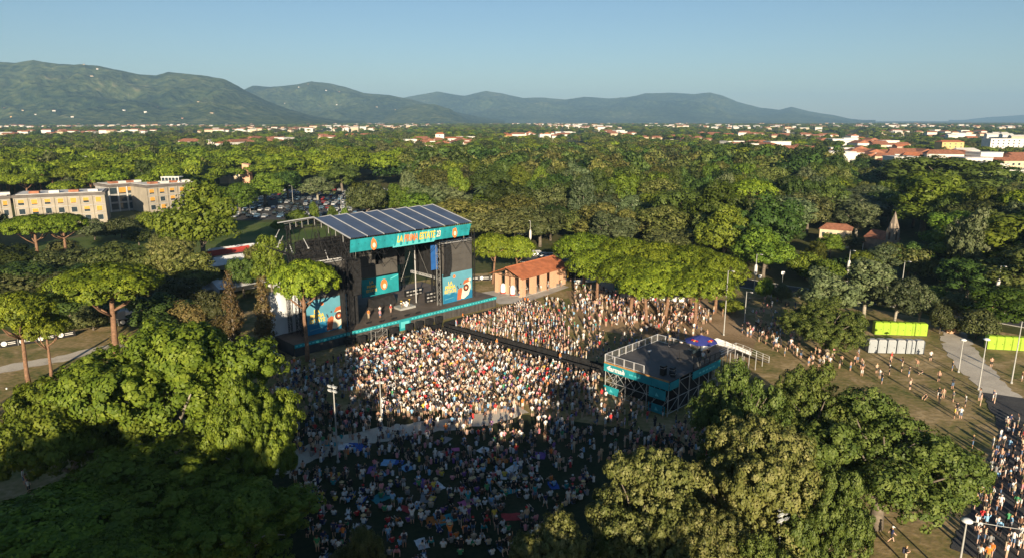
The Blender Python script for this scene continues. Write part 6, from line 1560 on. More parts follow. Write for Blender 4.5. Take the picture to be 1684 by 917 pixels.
# kiosk with green roof
kp = spot(1565, 546); r = empty('kiosk', (kp.x, kp.y, 0), -.3); tag(r, 'little red kiosk with green roof beside the gravel path', 'kiosk')
mb = MB(); mb.span((-1, -.8, 0), (1, .8, 2.0)); mb.build('body', MATS['brick_pier'], r); mb = MB(); mb.add([(-1.2, -1, 2.003), (1.2, -1, 2.003), (1.2, 1, 2.003), (-1.2, 1, 2.003), (-1.1, -.4, 2.5), (1.1, -.4, 2.5), (1.1, .4, 2.5), (-1.1, .4, 2.5)], [(0,1,5,4),(1,2,6,5),(2,3,7,6),(3,0,4,7),(4,5,6,7)]); mb.build('roof', mat('kiosk_green', (0.03, 0.30, 0.14), 0.6), r); mb = MB(); mb.span((-.7, -.83, 1.0), (.7, -.803, 1.7)); mb.build('hatch', MATS['dark_timber'], r)

# ------------------------------------------------------------------ street furniture
def lamp_post(px, py, h, label, heads=1, kind='street', shroud=False, lean=0.0):
    p = spot(px, py); r = empty('lamp_post', (p.x, p.y, 0), RND.uniform(-.5, .5)); tag(r, label, 'lamp')
    mb = MB(); mb.tube((0, 0, 0), (0, 0, h), 0.11, 0.06, 8); mb.build('pole', MATS['galvanised'], r)
    mb = MB(); mb.lathe([(0.2, 0), (0.18, 0.25), (0.11, 0.3)], 8); mb.build('base', MATS['galvanised'], r)
    if kind == 'street':
        mb = MB(); mb.tube((0, 0, h - .1), (0, -1.2, h + .1), 0.04, n=5); mb.build('arm', MATS['galvanised'], r)
        mb = MB(); mb.add([(-.14, -1.1, h + .1), (.14, -1.1, h + .1), (.18, -1.8, h + .14), (-.18, -1.8, h + .14), (-.1, -1.15, h + .22), (.1, -1.15, h + .22), (.1, -1.7, h + .24), (-.1, -1.7, h + .24)], [(0,3,2,1),(4,5,6,7),(0,1,5,4),(1,2,6,5),(2,3,7,6),(3,0,4,7)]); mb.build('lamp_head', MATS['off_white'], r)
    elif kind == 'globe':
        mb = MB(); mb.lathe([(0.06, h - .05), (0.42, h + .02), (0.45, h + .12), (0.2, h + .28)], 12); mb.build('lamp_head', MATS['white_plastic'], r)
    elif kind == 'flood':
        mb = MB(); mb.tube((-.55, 0, h - .2), (.55, 0, h - .2), 0.05, n=5); mb.build('crossbar', MATS['galvanised'], r)
        for k in range(heads):
            s = -1 if k % 2 else 1; z = h - .2 - (k // 2) * .5; M = Matrix.Rotation(0.6, 3, 'X')
            mb = MB(); mb.box((s * .34, -.2, z), (.46, .14, .34), M=M); f = mb.build('floodlight', MATS['grey_plastic'], r)
            mb = MB(); mb.box((s * .34, -.2 - .09, z - .04), (.4, .02, .28), M=M); mb.build('lens', MATS['white_plastic'], f)
    if shroud:
        mb = MB(); mb.lathe([(0.3, h * .42), (0.38, h * .5), (0.36, h * .66), (0.2, h * .72)], 8); mb.build('wrapped_sign', MATS['off_white'], r)
lamp_post(556, 760, 9.5, 'floodlight mast standing in the shaded crowd beside the path', 4, 'flood')
lamp_post(628, 700, 6.2, 'lamp with white double head at the edge of the lit crowd', 2, 'flood')
lamp_post(1190, 551, 12.0, 'tall thin lamp post between the pine grove and the blue parasol', 1, 'street')
lamp_post(1240, 478, 8.5, 'street lamp with wrapped sign beside the road near the grove', 1, 'street', True)
lamp_post(1224, 530, 6.2, 'shorter lamp behind the people near the ramp', 1, 'street')
lamp_post(1392, 470, 8.5, 'street lamp with wrapped sign between the silvery poplars', 1, 'street', True)
lamp_post(1480, 492, 8.5, 'street lamp at the poplar end of the brick wall', 1, 'street')
lamp_post(1634, 512, 9.5, 'street lamp with wrapped sign beyond the blossoming tree', 1, 'street', True)
lamp_post(1609, 641, 7.6, 'lamp post on the trampled grass beside the gravel path', 1, 'globe')
lamp_post(1663, 630, 9.6, 'tall lamp post near the lime toilets by the path', 1, 'street')
lamp_post(1576, 612, 5.2, 'thin short lamp post at the edge of the gravel path', 1, 'globe')
lamp_post(1272, 985, 8.6, 'floodlight mast rising before the big oaks at the bottom edge', 6, 'flood')
lamp_post(1572, 962, 6.0, 'lamp with round white head at the bottom edge near the queue', 1, 'globe')
lamp_post(872, 416, 9.5, 'street lamp with wrapped sign behind the pavilion', 1, 'street', True)
lamp_post(1190, 426, 8.0, 'street lamp in the wood behind the pine grove', 1, 'street')
lamp_post(1018, 404, 8.0, 'street lamp just behind the back row of the grove', 1, 'street')
for k, (a, b) in enumerate([(147, 300), (276, 292), (380, 290)]): lamp_post(a, b, 16, ['floodlight mast above the pines nearest the frame edge', 'floodlight mast above the middle of the pines', 'floodlight mast above the pines nearest the brick tower'][k], 2, 'flood')
for k, (a, b) in enumerate([(412, 352), (399, 338), (482, 336), (562, 356)]): lamp_post(a, b, 8.5, ['nearest', 'farthest', 'middle', 'stage-side'][k] + ' street lamp of the car park', 1, 'street')
# road signs
for k, (px_, py_, m) in enumerate([(1286, 468, 'white_paint'), (1248, 474, 'white_paint')]):
    p = spot(px_, py_); r = empty('road_sign', (p.x, p.y, 0)); tag(r, ['white road sign on a post beyond the road', 'small white road sign beside the wrapped lamp'][k], 'sign')
    mb = MB(); mb.tube((0, 0, 0), (0, 0, 3.2), 0.04, n=5); mb.build('post', MATS['galvanised'], r); mb = MB(); mb.span((-.4, -.06, 2.5), (.4, -.03, 3.2)); mb.build('plate', MATS[m], r)
# advert fence: dark panels with white discs
def advert_fence(pts, label):
    P_ = [spot(*q) for q in pts]; r = empty('advert_fence', (P_[0].x, P_[0].y, 0)); tag(r, label, 'fence')
    o = Vector((P_[0].x, P_[0].y, 0))
    for a, b in zip(P_[:-1], P_[1:]):
        d = b - a; n = max(1, round(d.length / 3.4)); an = math.atan2(d.y, d.x)
        for k in range(n):
            p = a + d * (k / n) - o; q = a + d * ((k + 1) / n) - o; c = (p + q) / 2; L = d.length / n; u = d.normalized(); nn = Vector((u.y, -u.x, 0))
            if nn.y > 0: nn = -nn
            mb = MB(); mb.box((c.x, c.y, 0.6), (L - .05, 0.05, 1.15), an); pn = mb.build('panel', MATS['black_cloth'], r)
            mb = MB(); mb.tube((p.x, p.y, 0), (p.x, p.y, 1.35), 0.04, n=5); mb.build('post', MATS['galvanised'], r)
            ce = c - u * L * .26 + nn * .035 + Vector((0, 0, .66)); mb = MB(); mb.add([ce + u * .43 * math.cos(i * .524) + Vector((0, 0, .43 * math.sin(i * .524))) for i in range(12)], [tuple(range(12))]); ds = mb.build('disc', MATS['white_paint'], pn)
            mb = MB(); mb.add([ce + nn * .008 + u * .2 * math.cos(i * .7854) + Vector((0, 0, .2 * math.sin(i * .7854))) for i in range(8)], [tuple(range(8))]); mb.build('disc_mark', MATS['black_steel'], ds) if False else None
            for q2 in (.52, .8):
                mb = MB(); e = c + u * L * .16 + nn * .035; mb.box((e.x, e.y, q2), (L * .42, .012, .09), an); mb.build('printed_line', MATS['white_paint'], pn)
advert_fence([(-40, 582), (0, 572), (60, 563), (125, 552)], 'black advert fence with white discs under the edge pines')
advert_fence([(195, 535), (290, 528), (345, 548)], 'black advert fence with white discs behind the forked pine')
advert_fence([(368, 560), (420, 577), (470, 592)], 'black advert fence with white discs below the dry conifers')
advert_fence([(770, 462), (806, 461), (818, 458)], 'black advert fence with white discs between the stage and the pavilion')
# bulbs on a line
wa, wb = spot(-40, 640, 3.5), spot(150, 612, 3.5)
r = empty('string_lights', tuple(wa)); tag(r, 'string of white bulbs hung beside the leftmost plane tree', 'lights')
mb = MB(); pts = [Vector((0, 0, 0)).lerp(wb - wa, t / 12) - Vector((0, 0, 0.5 * math.sin(math.pi * t / 12))) for t in range(13)]
for a, b in zip(pts[:-1], pts[1:]): mb.tube(a, b, 0.02, n=4, caps=False)
mb.build('cable', MATS['rubber'], r)
for p in pts[1:]:
    mb = MB(); mb.lathe([(0.03, 0.0), (0.11, -0.08), (0.12, -0.2), (0.03, -0.28)], 8, p); mb.build('bulb', MATS['white_plastic'], r)
for e in (Vector((0, 0, 0)), wb - wa):
    mb = MB(); mb.tube((e.x, e.y, -3.5), (e.x, e.y, 0.1), 0.05, n=5); mb.build('pole', MATS['galvanised'], r)
# cable from the round-headed lamp
pc = spot(1572, 962); a = Vector((pc.x, pc.y, 6.1)); b = Vector((pc.x + 26, pc.y - 3, 6.0)); r = empty('overhead_cable', tuple(a)); tag(r, 'thin overhead cable leaving the round-headed lamp', 'cable')
mb = MB()
for k in range(10):
    p0 = (b - a) * (k / 10) - Vector((0, 0, 1.0 * math.sin(math.pi * k / 10))); p1 = (b - a) * ((k + 1) / 10) - Vector((0, 0, 1.0 * math.sin(math.pi * (k + 1) / 10))); mb.tube(p0, p1, 0.03, n=4, caps=False)
mb.build('wire', MATS['galvanised'], r); mb = MB(); mb.tube((b - a).to_tuple(), ((b - a) - Vector((0, 0, 6.0))).to_tuple(), 0.08, n=6); mb.build('pole', MATS['galvanised'], r)

# ------------------------------------------------------------------ cars
def car_meshes():
    """hatchback: body by stations along x; glass band as its own piece"""
    prof = [(-2.05, .45, .62, .55), (-1.9, .82, .28, .80), (-1.3, .88, .24, .84), (0, .90, .22, .85), (1.2, .88, .24, .83), (1.85, .70, .30, .78), (2.08, .55, .45, .62)]
    mb = MB(); vs = []; n = 8
    for x, top, bot, w in prof:
        vs += [(x, -w, bot + .08), (x, -w * .99, (top + bot) / 2), (x, -w * .93, top - .03), (x, -w * .5, top + .02), (x, w * .5, top + .02), (x, w * .93, top - .03), (x, w * .99, (top + bot) / 2), (x, w, bot + .08)]
    fs = [(i * n + k, i * n + (k + 1) % n, (i + 1) * n + (k + 1) % n, (i + 1) * n + k) for i in range(len(prof) - 1) for k in range(n)] + [tuple(range(n - 1, -1, -1)), tuple(range((len(prof) - 1) * n, len(prof) * n))]
    mb.add(vs, [tuple(reversed(f)) for f in fs], 0, True)
    rv = [(-1.45, -.62, 1.40), (.35, -.62, 1.44), (.35, .62, 1.44), (-1.45, .62, 1.40), (-1.45, -.62, 1.34), (.35, -.62, 1.38), (.35, .62, 1.38), (-1.45, .62, 1.34)]
    mb.add(rv, [(0,1,2,3),(7,6,5,4),(0,4,5,1),(1,5,6,2),(2,6,7,3),(3,7,4,0)], 0)
    for sx, bx in ((-1.45, -1.75), (.35, 1.05), (-.5, -.45)):
        for sy in (-1, 1): mb.tube((sx, sy * .62, 1.38), (bx, sy * .78, .88), 0.045, n=4)
    g = MB(); g.add([(-1.78, -.74, .87), (1.08, -.74, .87), (1.08, .74, .87), (-1.78, .74, .87), (-1.46, -.60, 1.36), (.34, -.60, 1.37), (.34, .60, 1.37), (-1.46, .60, 1.36)], [(0,1,5,4),(1,2,6,5),(2,3,7,6),(3,0,4,7)])
    w = MB(); w.tube((0, -.09, 0), (0, .09, 0), .31, n=12); w2 = MB(); w2.tube((0, -.1, 0), (0, .1, 0), .18, n=8)
    return mb, g, w, w2
cb, cg, cw, cw2 = car_meshes()
m_, nt_, p_ = new_mat('car_paint')
oi_ = N(nt_, 'ShaderNodeObjectInfo'); nt_.links.new(oi_.outputs['Color'], p_.inputs['Base Color']); p_.inputs['Roughness'].default_value = 0.25; p_.inputs['Coat Weight'].default_value = 0.6; p_.inputs['Metallic'].default_value = 0.15
MATS['car_paint'] = m_
CB_, CG_, CW_, CR_ = cb.mesh('body', m_), cg.mesh('windows', MATS['glass']), cw.mesh('tyre', MATS['rubber']), cw2.mesh('rim', MATS['silver'])
CCOL = {'white': (.72, .72, .70), 'silver': (.45, .46, .47), 'black': (.015, .015, .017), 'grey': (.12, .125, .13), 'dark blue': (.02, .035, .10), 'red': (.42, .02, .02), 'light blue': (.18, .30, .42), 'beige': (.42, .37, .28)}
cr_ = random.Random(17)
def car(x, y, rz, col, label, group, wheels=True):
    r = link('parked_car', CB_, None, (x, y, 0.05), rz); r.color = (*CCOL[col], 1); tag(r, label, 'car', group); s = cr_.uniform(.94, 1.08); r.scale = (s, s * .98, s * cr_.uniform(.95, 1.12))
    link('windows', CG_, r)
    if wheels:
        for sx in (-1.28, 1.3):
            for sy in (-.76, .76):
                t = link('wheel', CW_, r, (sx, sy, .30)); link('rim', CR_, t)
rows_ = [270, 278, 290, 298, 310, 318, 331, 340, 353, 362, 374]
for j, y in enumerate(rows_):
    k = 0; x = -128 + (j % 3) * 1.1
    while x < -62:
        if cr_.random() < .80 and not (y < 282 and x < -112):
            c = cr_.choices(list(CCOL), [7, 5, 4, 4, 3, 2, 1.5, 1])[0]; k += 1
            seg = 'school end' if x < -106 else ('middle' if x < -84 else 'stage end')
            car(x, y + cr_.uniform(-.4, .4), math.pi / 2 + cr_.uniform(-.06, .06) + (math.pi if cr_.random() < .5 else 0), c, f'{c} parked car in the {ORD[j] if j < 10 else "last"} row of the car park, {seg}', 'cars in the car park', y < 300)
        x += cr_.uniform(2.7, 3.3)
for k, (px_, py_, c) in enumerate([(752, 346, 'grey'), (762, 345, 'black'), (858, 388, 'white'), (885, 421, 'white'), (896, 423, 'white'), (907, 425, 'silver'), (1005, 428, 'white')]):
    p = spot(px_, py_); car(p.x, p.y, cr_.uniform(-.3, .3) + (0 if k < 3 else .3), c, [c + ' car in the sandy clearing nearer the stage roof', c + ' car in the sandy clearing nearer the palm', 'white van-like car beyond the brown tree by the clearing', 'white car nearest the wrapped lamp behind the pavilion', 'white car second behind the pavilion roof', 'silver car third behind the pavilion roof', 'white car behind the back row of the grove'][k], 'cars behind the pavilion')
def van(px, py, rz, label):
    p = spot(px, py); r = empty('delivery_van', (p.x, p.y, 0), rz); tag(r, label, 'van')
    mb = MB(); pr = [(-2.6, .35), (2.2, .35), (2.5, .6), (2.45, 1.1), (1.7, 1.35), (1.1, 2.3), (-2.5, 2.35), (-2.6, 2.2)]
    n = len(pr); mb.add([(x, -.95, z) for x, z in pr] + [(x, .95, z) for x, z in pr], [tuple(range(n)), tuple(range(2 * n - 1, n - 1, -1))] + [(i, n + i, n + (i + 1) % n, (i + 1) % n) for i in range(n)]); mb.build('body', MATS['white_paint'], r)
    mb = MB(); mb.slab((1.74, -.8, 1.38), (1.14, -.8, 2.24), (1.14, .8, 2.24), (1.74, .8, 1.38), -.02); mb.build('windscreen', MATS['glass'], r)
    for sy in (-1, 1):
        mb = MB(); mb.span((.4, sy * .953, 1.4), (1.3, sy * .965, 2.0)); mb.build('side_window', MATS['glass'], r)
    for sx in (-1.6, 1.6):
        for sy in (-.9, .9):
            t = link('wheel', CW_, r, (sx, sy, .33)); link('rim', CR_, t)
van(205, 527, 1.2, 'white van in the shade behind the forked pine, nearer the frame edge'); van(232, 524, 1.3, 'white van in the shade behind the forked pine, nearer the stage')

# ------------------------------------------------------------------ people
POSES = {}
def pose(name, j):
    """j: joint -> position; one continuous skinned body, clothes cut from its surface"""
    J = {k: Vector(v) for k, v in j.items()}
    chain = [('pelvis', 'belly'), ('belly', 'chest'), ('chest', 'neck'), ('neck', 'skull'), ('skull', 'top')]
    for s in 'lr': chain += [('chest', 'sho_' + s), ('sho_' + s, 'elb_' + s), ('elb_' + s, 'wri_' + s), ('wri_' + s, 'han_' + s), ('pelvis', 'hip_' + s), ('hip_' + s, 'kne_' + s), ('kne_' + s, 'ank_' + s), ('ank_' + s, 'toe_' + s)]
    rad = {'pelvis': (.15, .115), 'belly': (.135, .10), 'chest': (.165, .115), 'neck': (.055, .055), 'skull': (.088, .10), 'top': (.07, .08), 'sho': (.072, .07), 'elb': (.045, .045), 'wri': (.032, .03), 'han': (.042, .026), 'hip': (.10, .10), 'kne': (.062, .062), 'ank': (.042, .045), 'toe': (.045, .035)}
    names = list(J); idx = {n: i for i, n in enumerate(names)}
    me = bpy.data.meshes.new('body'); me.from_pydata([J[n] for n in names], [(idx[a], idx[b]) for a, b in chain], [])
    ob = bpy.data.objects.new('body', me); COL.objects.link(ob)
    ob.modifiers.new('skin', 'SKIN'); ob.modifiers.new('sub', 'SUBSURF').levels = 1
    if not me.skin_vertices: me.attributes.new  # layer is made with the modifier below
    if len(me.skin_vertices) == 0:
        bm = bmesh.new(); bm.from_mesh(me); bm.verts.layers.skin.verify(); bm.to_mesh(me); bm.free()
    for n in names:
        sv_ = me.skin_vertices[0].data[idx[n]]; sv_.radius = rad[n.split('_')[0]]; sv_.use_root = n == 'pelvis'
    dg = bpy.context.evaluated_depsgraph_get(); bm_ = bpy.data.meshes.new_from_object(ob.evaluated_get(dg)); bpy.data.objects.remove(ob)
    v = np.array([x.co[:] for x in bm_.vertices]); nr = np.array([x.normal[:] for x in bm_.vertices]); faces = [tuple(p.vertices) for p in bm_.polygons]
    segs = [(np.array(J[a]), np.array(J[b]), a, b) for a, b in chain]
    cen = np.array([v[list(f)].mean(0) for f in faces]); best = np.full(len(faces), 1e9); lab = np.zeros(len(faces), int); frac = np.zeros(len(faces))
    for i, (a, b, na, nb) in enumerate(segs):
        d = b - a; t = np.clip(((cen - a) @ d) / (d @ d), 0, 1); ds = np.linalg.norm(cen - a - t[:, None] * d, axis=1) - .5 * min(rad[na.split('_')[0]][0], rad[nb.split('_')[0]][0])
        m = ds < best; best[m] = ds[m]; lab[m] = i; frac[m] = t[m]
    def nm(i): return segs[i][2].split('_')[0] + '-' + segs[i][3].split('_')[0]
    L = [nm(i) for i in lab]
    sk = np.array(J['skull']); up = np.array(J['top']) - sk; up = up / np.linalg.norm(up)
    shirt = [k for k, l in enumerate(L) if l in ('pelvis-belly', 'belly-chest', 'chest-sho') or (l == 'chest-neck' and frac[k] < .6) or (l == 'sho-elb' and frac[k] < .75)]
    shorts = [k for k, l in enumerate(L) if l == 'pelvis-hip' or (l == 'hip-kne' and frac[k] < .8)]
    trous = shorts + [k for k, l in enumerate(L) if l in ('hip-kne', 'kne-ank') and k not in set(shorts)]
    fwd = np.array(j.get('_f', (0, 1, 0)), float) if '_f' in j else np.array((0, 1., 0))
    hair = [k for k, l in enumerate(L) if l in ('skull-top', 'neck-skull') and ((cen[k] - sk) @ up > .055 or ((cen[k] - sk) @ fwd < -.01 and (cen[k] - sk) @ up > -.09))]
    shoe = [k for k, l in enumerate(L) if l == 'ank-toe']
    def sub(name, ks, off):
        vi = sorted({i for k in ks for i in faces[k]}); mp = {i: n for n, i in enumerate(vi)}
        m2 = bpy.data.meshes.new(name); m2.from_pydata((v[vi] + nr[vi] * off).tolist(), [], [tuple(mp[i] for i in faces[k]) for k in ks]); m2.polygons.foreach_set('use_smooth', [True] * len(ks)); m2.materials.append(None); return m2
    body = bpy.data.meshes.new('person'); body.from_pydata(v.tolist(), [], faces); body.polygons.foreach_set('use_smooth', [True] * len(faces)); body.materials.append(None); body.materials.append(None)
    mi = np.zeros(len(faces), int); mi[shoe] = 1; body.polygons.foreach_set('material_index', mi)
    POSES[name] = dict(body=body, shirt=sub('shirt', shirt, .016), shorts=sub('shorts', shorts, .02), trousers=sub('trousers', trous, .016), hair=sub('hair', hair, .02))
def sym(d, **both):
    out = dict(d)
    for k, p in both.items(): out[k + '_l'] = (-p[0], p[1], p[2]); out[k + '_r'] = p
    return out
T0 = dict(pelvis=(0, 0, .96), belly=(0, .01, 1.12), chest=(0, 0, 1.34), neck=(0, 0, 1.50), skull=(0, .03, 1.62), top=(0, .03, 1.72))
pose('standing', sym(T0, sho=(.19, 0, 1.42), elb=(.25, -.02, 1.15), wri=(.25, .08, .92), han=(.24, .1, .82), hip=(.10, 0, .90), kne=(.11, .02, .50), ank=(.11, 0, .07), toe=(.12, .16, .03)))
w_ = sym(T0, sho=(.19, 0, 1.42), elb=(.24, -.02, 1.15), wri=(.24, .08, .92), han=(.24, .1, .82), hip=(.10, 0, .90), kne=(.11, .02, .50), ank=(.11, 0, .07), toe=(.12, .16, .03))
w_.update(kne_l=(-.1, .16, .52), ank_l=(-.1, .30, .09), toe_l=(-.1, .46, .06), kne_r=(.1, -.04, .50), ank_r=(.1, -.32, .12), toe_r=(.1, -.20, .03), elb_l=(-.24, -.16, 1.18), wri_l=(-.22, -.22, .95), han_l=(-.22, -.22, .86), elb_r=(.24, .10, 1.18), wri_r=(.22, .28, 1.02), han_r=(.21, .34, .96))
pose('walking', w_)
u_ = sym(T0, sho=(.19, 0, 1.43), elb=(.30, .06, 1.62), wri=(.24, .12, 1.86), han=(.22, .14, 1.95), hip=(.10, 0, .90), kne=(.11, .02, .50), ank=(.11, 0, .07), toe=(.12, .16, .03))
pose('arms_raised', u_)
p_ = sym(T0, sho=(.19, 0, 1.42), elb=(.24, .04, 1.16), wri=(.10, .26, 1.22), han=(.06, .32, 1.27), hip=(.10, 0, .90), kne=(.11, .02, .50), ank=(.11, 0, .07), toe=(.12, .16, .03))
pose('looking_at_phone', p_)
S0 = dict(pelvis=(0, 0, .13), belly=(0, -.02, .30), chest=(0, .02, .52), neck=(0, .05, .68), skull=(0, .09, .80), top=(0, .09, .90))
pose('sitting', sym(S0, sho=(.19, .02, .60), elb=(.27, .10, .36), wri=(.18, .30, .28), han=(.12, .36, .28), hip=(.11, .06, .12), kne=(.24, .42, .38), ank=(.14, .56, .07), toe=(.14, .70, .04)))
pose('leaning_back', sym(dict(pelvis=(0, 0, .12), belly=(0, -.10, .26), chest=(0, -.22, .44), neck=(0, -.26, .60), skull=(0, -.24, .73), top=(0, -.24, .83)), sho=(.19, -.24, .52), elb=(.27, -.40, .28), wri=(.26, -.48, .06), han=(.26, -.56, .04), hip=(.11, .06, .11), kne=(.14, .48, .16), ank=(.15, .90, .07), toe=(.17, .95, .17)))
pose('lying', sym(dict(pelvis=(0, 0, .11), belly=(0, -.16, .11), chest=(0, -.38, .12), neck=(0, -.54, .12), skull=(0, -.66, .13), top=(0, -.76, .13)), sho=(.19, -.45, .12), elb=(.28, -.22, .06), wri=(.26, 0, .05), han=(.24, .08, .05), hip=(.10, .06, .11), kne=(.13, .46, .14), ank=(.13, .88, .06), toe=(.16, .92, .16)))
def flat_mat(name, c, rough=0.8): return mat(name, c, rough, 0.10, 6)
SHIRT = {'white': (.69, .68, .65), 'black': (.018, .018, .02), 'grey': (.22, .22, .22), 'navy': (.02, .03, .09), 'red': (.50, .03, .03), 'pink': (.65, .25, .28), 'sky blue': (.22, .42, .62), 'green': (.05, .25, .10), 'yellow': (.65, .48, .06), 'beige': (.48, .38, .26), 'orange': (.70, .20, .03), 'purple': (.18, .07, .26), 'teal': (.03, .28, .30), 'brown': (.16, .08, .045)}
BOTTOM = {'black': (.02, .02, .022), 'denim': (.10, .16, .27), 'beige': (.42, .34, .23), 'white': (.62, .61, .58), 'khaki': (.17, .17, .09), 'grey': (.18, .18, .19)}
HAIRC = {'black': (.012, .010, .009), 'brown': (.055, .030, .016), 'blond': (.34, .22, .09), 'grey': (.26, .25, .24), 'auburn': (.14, .045, .02)}
SKIN = [(.55, .33, .23), (.46, .26, .17), (.36, .19, .12), (.62, .40, .30)]
SM = {k: flat_mat('shirt_' + k.replace(' ', '_'), c) for k, c in SHIRT.items()}; BMt = {k: flat_mat('cotton_' + k, c) for k, c in BOTTOM.items()}; HM = {k: flat_mat('hair_' + k, c, .6) for k, c in HAIRC.items()}; KM = [flat_mat(f'skin_tone_{i}', c, .6) for i, c in enumerate(SKIN)]
SHM = [flat_mat('shoe_white', (.55, .55, .54)), flat_mat('shoe_black', (.02, .02, .02))]
hat_mb = MB(); hat_mb.lathe([(0.26, -.01), (.25, .01), (.12, .02), (.115, .12), (.06, .15)], 12); HAT = hat_mb.mesh('hat', mat('straw', (.55, .42, .22), .9)); cap_mb = MB(); cap_mb.lathe([(0.125, -.02), (.125, .05), (.07, .12)], 10); cap_mb.add([(-.1, .10, -.01), (.1, .10, -.01), (.08, .24, -.02), (-.08, .24, -.02)], [(0, 1, 2, 3)]); CAP = {c: None for c in ('white', 'red')}
for c in CAP: CAP[c] = cap_mb.mesh('cap', SM[c])
pk = MB(); pk.span((-.15, -.28, -.02), (.15, -.12, .42)); PACK = pk.mesh('backpack', mat('nylon', (.03, .03, .05), .8))
pr_ = random.Random(4)
HEADTOP = {'standing': (0, .03, 1.74), 'walking': (0, .03, 1.74), 'arms_raised': (0, .03, 1.74), 'looking_at_phone': (0, .03, 1.74), 'sitting': (0, .09, .92), 'leaning_back': (0, -.24, .85), 'lying': None}
used_looks = {}
def dress(m, slot_mat, o):
    o.material_slots[0].link = 'OBJECT'; o.material_slots[0].material = slot_mat
def person(x, y, rz, ps, where, group=None, z=0.05, shirt=None, bottom=None, label=None):
    for _ in range(60):
        sc_ = shirt or pr_.choices(list(SHIRT), [12, 9, 3, 3, 2.2, 2.2, 2.5, 1.6, 1.4, 3, 1, .8, 1, 1])[0]; bc_ = bottom or pr_.choices(list(BOTTOM), [7, 6, 4, 3, 2, 2])[0]; hc = pr_.choices(list(HAIRC), [6, 6, 3, 1.2, 1.2])[0]; ex = pr_.choices(['', 'straw hat', 'white cap', 'red cap', 'backpack'], [8, 1, 1, .4, 1.2])[0]
        if ps == 'lying': ex = ''
        if ex == 'backpack' and ps in ('sitting', 'leaning_back'): ex = ''
        lg = 'trousers' if pr_.random() < .25 else 'shorts'
        key = (ps, sc_, bc_, hc, ex, lg, where)
        if key not in used_looks: break
    used_looks[key] = 1
    P_ = POSES[ps]; s = pr_.uniform(.92, 1.06)
    r = link('person', P_['body'], None, (x, y, z), rz); r.scale = (s, s, s)
    r.material_slots[0].link = 'OBJECT'; r.material_slots[0].material = pr_.choices(KM, [5, 4, 1, 4])[0]; r.material_slots[1].link = 'OBJECT'; r.material_slots[1].material = pr_.choice(SHM)
    for nm_, mm in (('shirt', SM[sc_]), (lg, BMt[bc_]), ('hair', HM[hc])):
        o = link(nm_, P_[nm_], r); dress(P_[nm_], mm, o)
    if ex and HEADTOP[ps]:
        hx, hy, hz_ = HEADTOP[ps]
        if ex == 'straw hat': link('hat', HAT, r, (hx, hy, hz_ - .03))
        elif 'cap' in ex: link('cap', CAP[ex.split()[0]], r, (hx, hy, hz_ - .05))
        else: link('backpack', PACK, r, (0, 0, 1.02))
    act = {'standing': 'standing', 'walking': 'walking', 'arms_raised': 'arms-up', 'looking_at_phone': 'hands-raised', 'sitting': 'sitting', 'leaning_back': 'reclining', 'lying': 'lying'}[ps]
    look = f'{sc_} top, {bc_} {lg}, {hc} hair' + (f', {ex}' if ex else '')
    lb_ = f'{act} person, {look}, {where}'
    if len(lb_.split()) > 16: lb_ = f'{act} person, {sc_} top, {bc_} {lg}, {where}' + (f', {ex}' if ex else '')
    tag(r, label or lb_, 'person', group)
    return r
STAGE_C = stage_pt(22, 2)
def to_stage(x, y): return math.atan2(STAGE_C.y - y, STAGE_C.x - x) - math.pi / 2

